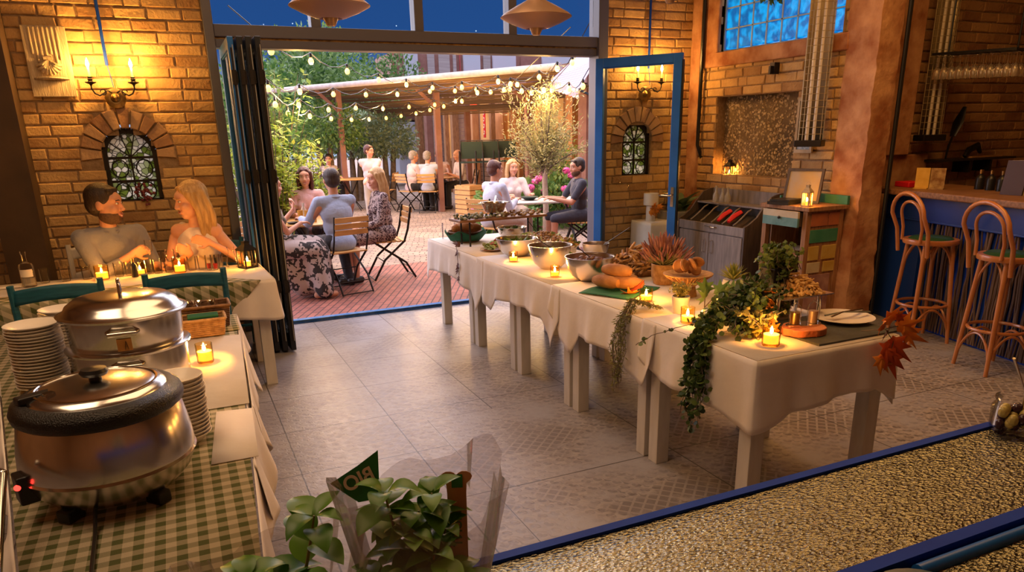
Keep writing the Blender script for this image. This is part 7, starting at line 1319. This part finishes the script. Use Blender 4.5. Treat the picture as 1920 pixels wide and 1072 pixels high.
def bleaf(mb, p, d, L_, w, up=(0, 0, 1), arch=.3, nseg=8):
    d = Vector(d).normalized(); x = d.cross(Vector(up)).normalized(); n_ = x.cross(d); vs = []; fs = []
    for i in range(nseg+1):
        t = i/nseg; ww = w*.5*math.sin(PI*t**.8)**.85+.0004; c = Vector(p)+d*L_*t*(1-.15*arch*t)+n_*(arch*L_*(t*.45-t*t*.75))
        vs += [c-x*ww+n_*ww*.35, c, c+x*ww+n_*ww*.35]
    for i in range(nseg): a = i*3; fs += [(a, a+1, a+4, a+3), (a+1, a+2, a+5, a+4)]
    mb.add(vs, fs)
b = MB(); R = random.Random(2)
for k in range(16): a = k*2.4; el = .5+.5*R.random(); bleaf(b, (R.uniform(-.05, .05), R.uniform(-.05, .05), .80), (math.cos(a)*math.cos(el), math.sin(a)*math.cos(el)*.7, math.sin(el)), R.uniform(.20, .34), .13, arch=.5)
b.build('foliage', leafm('fleshy_leaf', (.06, .12, .06), (.16, .24, .13), .35, .15), o)
# ================================================================ FOREGROUND HERBS, JAR
X['basil'] = leafm('basil_green', (.06, .17, .015), (.17, .34, .04), .35, .3); X['stem'] = mk('reddish_stem', (.20, .16, .05), .5)
X['film'] = glassm('plastic_film', (.93, .90, .90), .12, .84)
nt = X['film'].node_tree; dfu = nt.nodes.new('ShaderNodeBsdfDiffuse'); dfu.inputs[0].default_value = (.62, .55, .54, 1); mo = nt.nodes['Material Output']; ms = nt.nodes.new('ShaderNodeMixShader'); ms.inputs[0].default_value = .22; nt.links.new(mo.inputs[0].links[0].from_socket, ms.inputs[1]); nt.links.new(dfu.outputs[0], ms.inputs[2]); nt.links.new(ms.outputs[0], mo.inputs[0])
def basil(lab, loc, stems, seed, fr, ft, fh, frz=0, nl=3):
    o = thing('herb_pot', lab, 'potted herb', loc, 0, 'herb pots in the foreground'); R = random.Random(seed); b = MB(); b.lathe([(0, 0), (.045, 0), (.058, .09), (.06, .095), (.054, .095), (.045, .08), (0, .08)], 26); b.build('pot', X['black'], o)
    st = MB(); lf = MB()
    for (x, y, h, sc) in stems:
        p0 = Vector((x*.3, y*.3, .08)); p2 = Vector((x, y, h)); mid = (p0+p2)/2+Vector((x*.15, y*.15, .02)); P = [p0.lerp(mid, t).lerp(mid.lerp(p2, t), t) for t in np.linspace(0, 1, 9)]; st.tube(P, [.0022]*6+[.0018, .0016, .0012], 6)
        for j, t in enumerate((.45, .68, .86, 1.0)):
            p = p0.lerp(mid, t).lerp(mid.lerp(p2, t), t); a0 = R.uniform(0, PI); n_ = 2 if t < 1 else 4
            for q in range(n_):
                a = a0+(PI if n_ == 2 else PI/2)*q+R.uniform(-.2, .2); s = sc*(1, 1, .9, .62)[j]*R.uniform(.85, 1.15); el = R.uniform(-.1, .5); d = (math.cos(a)*math.cos(el), math.sin(a)*math.cos(el), math.sin(el)); bleaf(lf, p+Vector(d)*.004, d, (.064*s), (.038*s), arch=R.uniform(.3, .9))
    st.build('stems', X['stem'], o); lf.build('leaves', X['basil'], o)
    f = MB(); nU = 48
    def sl_(u, v): a = 2*PI*u+frz; r = fr+(ft-fr)*v; w_ = .004*math.sin(9*a)*v+.003*math.sin(17*a+2)*v; top_ = fh*(1+.10*math.sin(a*2+1)+.05*math.sin(5*a)); return ((r+w_)*math.cos(a), (r+w_)*math.sin(a)*.85, .002+top_*v)
    f.grid(nU, 10, sl_, closeu=True); f.build('plastic_sleeve', X['film'], o); return o
h1 = basil('leafy basil pot in a printed clear sleeve at the bottom centre', (.232, .815, 1.001), ((-.045, .01, .245, 1.1), (-.005, .0, .215, 1.0), (.02, .02, .225, 1.0), (.03, .0, .18, .8), (-.07, -.02, .15, .9), (.0, -.04, .17, 1), (.03, -.04, .13, .9), (-.03, .04, .18, .9), (-.02, -.02, .20, .9), (.01, .05, .17, 1), (.03, -.06, .12, 1)), 5, .062, .112, .25)
h2 = basil('taller basil pot in clear film left of the printed sleeve', (.045, .845, 1.001), ((.055, .0, .225, 1.15), (-.03, -.01, .165, 1.25), (.0, .03, .12, 1), (.02, -.05, .10, 1), (.06, -.03, .13, 1.0), (-.06, -.03, .09, 1), (.09, -.02, .08, .9)), 9, .062, .115, .17)
def txt(s, size, M, mat, par, name='lettering', ext=.0003):
    c = D.curves.new(name, 'FONT'); c.body = s; c.size = size; c.align_x = 'CENTER'; c.align_y = 'CENTER'; c.extrude = ext; c.offset = size*.025; t = D.objects.new('t', c); C.objects.link(t); bpy.context.view_layer.update(); me = D.meshes.new_from_object(t.evaluated_get(bpy.context.evaluated_depsgraph_get())); D.objects.remove(t); me.transform(M); me.materials.clear(); me.materials.append(mat); o = D.objects.new(name, me); C.objects.link(o); o.parent = par; return o
X['prgreen'] = mk('printed_green', (.02, .17, .04), .5); X['kraft'] = mk('kraft_card', (.45, .22, .09), .7, col2=(.50, .26, .11), scale=30); X['txtgreen'] = mk('text_green', (.10, .16, .05), .6); X['txtcream'] = mk('text_cream', (.70, .55, .40), .6)
def face(px, py, Y): return at(px, py, Y)-Vector(h1.location)
# pennant and stick printed on the far side of the sleeve, seen through it from behind
ux = Vector((.93, -.37, 0)); uz = Vector((.10, .25, .96)).normalized(); un = ux.cross(uz)
PM = lambda p: Matrix(((ux.x, uz.x, -un.x, p.x), (ux.y, uz.y, -un.y, p.y), (ux.z, uz.z, -un.z, p.z), (0, 0, 0, 1)))
p = face(662, 905, .87); pf = MB(PM(p)); pf.add([(-.030, .0, 0), (.006, -.026, .001), (.034, -.022, 0), (.034, .042, -.001), (.006, .022, 0)], [(0, 1, 2, 3, 4)]); q = pf.build('printed_pennant', X['prgreen'], h1, False, solid=.0006)
MR = Matrix.Diagonal((-1, 1, 1, 1)); txt('BIO', .026, PM(p) @ T(.008, .004, -.002) @ Matrix.Rotation(.42, 4, 'Z') @ MR, X['txtcream'], q)
p = face(856, 915, .84); pf = MB(PM(p)); hp = [(.016*(16*math.sin(t)**3)/16, .016*(13*math.cos(t)-5*math.cos(2*t)-2*math.cos(3*t)-math.cos(4*t))/16) for t in np.linspace(0, 2*PI, 25)[:-1]]; hp = [(x*1.35, y*.95) for x, y in hp if y > -.008]
k0 = sorted([h for h in hp if h[0] >= 0], key=lambda h: math.atan2(h[0], h[1])); k1 = sorted([h for h in hp if h[0] < 0], key=lambda h: math.atan2(h[0], h[1])); poly = k1+k0+[(.013, -.018), (.0125, -.16), (-.0125, -.16), (-.013, -.018)]
pf.prism([(x, y+.012) for x, y in poly], 0, .001); q = pf.build('plant_stick', X['kraft'], h1, False)
g_ = MB(PM(p) @ T(.001, .010, -.0012)); g_.box(-.0075, .0075, -.009, .009, 0, .0006); g_.build('green_logo', X['prgreen'], q, False); txt('MUNT', .017, PM(p) @ T(.0, -.055, -.001) @ Matrix.Rotation(PI/2, 4, 'Z') @ MR, X['txtgreen'], q)
# olive jar
o = thing('olive_jar', 'glass olive jar with spoon at the right end of the metal counter', 'jar', (1.675, .925, 1.001)); b = MB(); b.lathe([(0, .002), (.050, .002), (.056, .012), (.057, .058), (.050, .068), (.050, .075), (.053, .077), (.053, .081), (.048, .081), (.050, .06), (.052, .012), (0, .008)], 32, cap=False); b.build('jar_body', X['glass'], o)
R = random.Random(4); b = MB(); c_ = MB()
for k in range(34): a = R.uniform(0, 2*PI); r = .036*math.sqrt(R.random()); (b if R.random() < .5 else c_).ball((r*math.cos(a), r*math.sin(a), R.uniform(.016, .055)), (.012, .012, .014), 8, 6)
b.build('olives', mk('dark_olives', (.05, .02, .03), .2), o)['kind'] = 'stuff'; c_.build('pickled_pieces', mk('yellow_pieces', (.50, .40, .12), .3), o)['kind'] = 'stuff'
b = MB(); b.tube([(.01, .0, .03), (-.0, .0, .10), (-.028, .02, .175)], [.004, .004, .0065], 8, flat=.5); b.build('spoon_handle', X['steel'], o)
# sprig by the glass blocks
o = thing('hanging_sprig', 'dark leafy sprig hanging at the top edge before the blue glass blocks', 'plant', (4.9, 5.05, 2.72)); p = at(1450, -10, 5.2); o.location = p; b = MB(); R = random.Random(5); blob_leaves(b, (0, 0, 0), (.10, .08, .05), 130, .05, .03, R, .4); b.build('foliage', X['lf_dark'], o, False); b = MB(); b.cyl((0, 0, 0), (0, 0, 4.2-p.z), .003, n=5); b.build('hanging_wire', X['iron'], o)
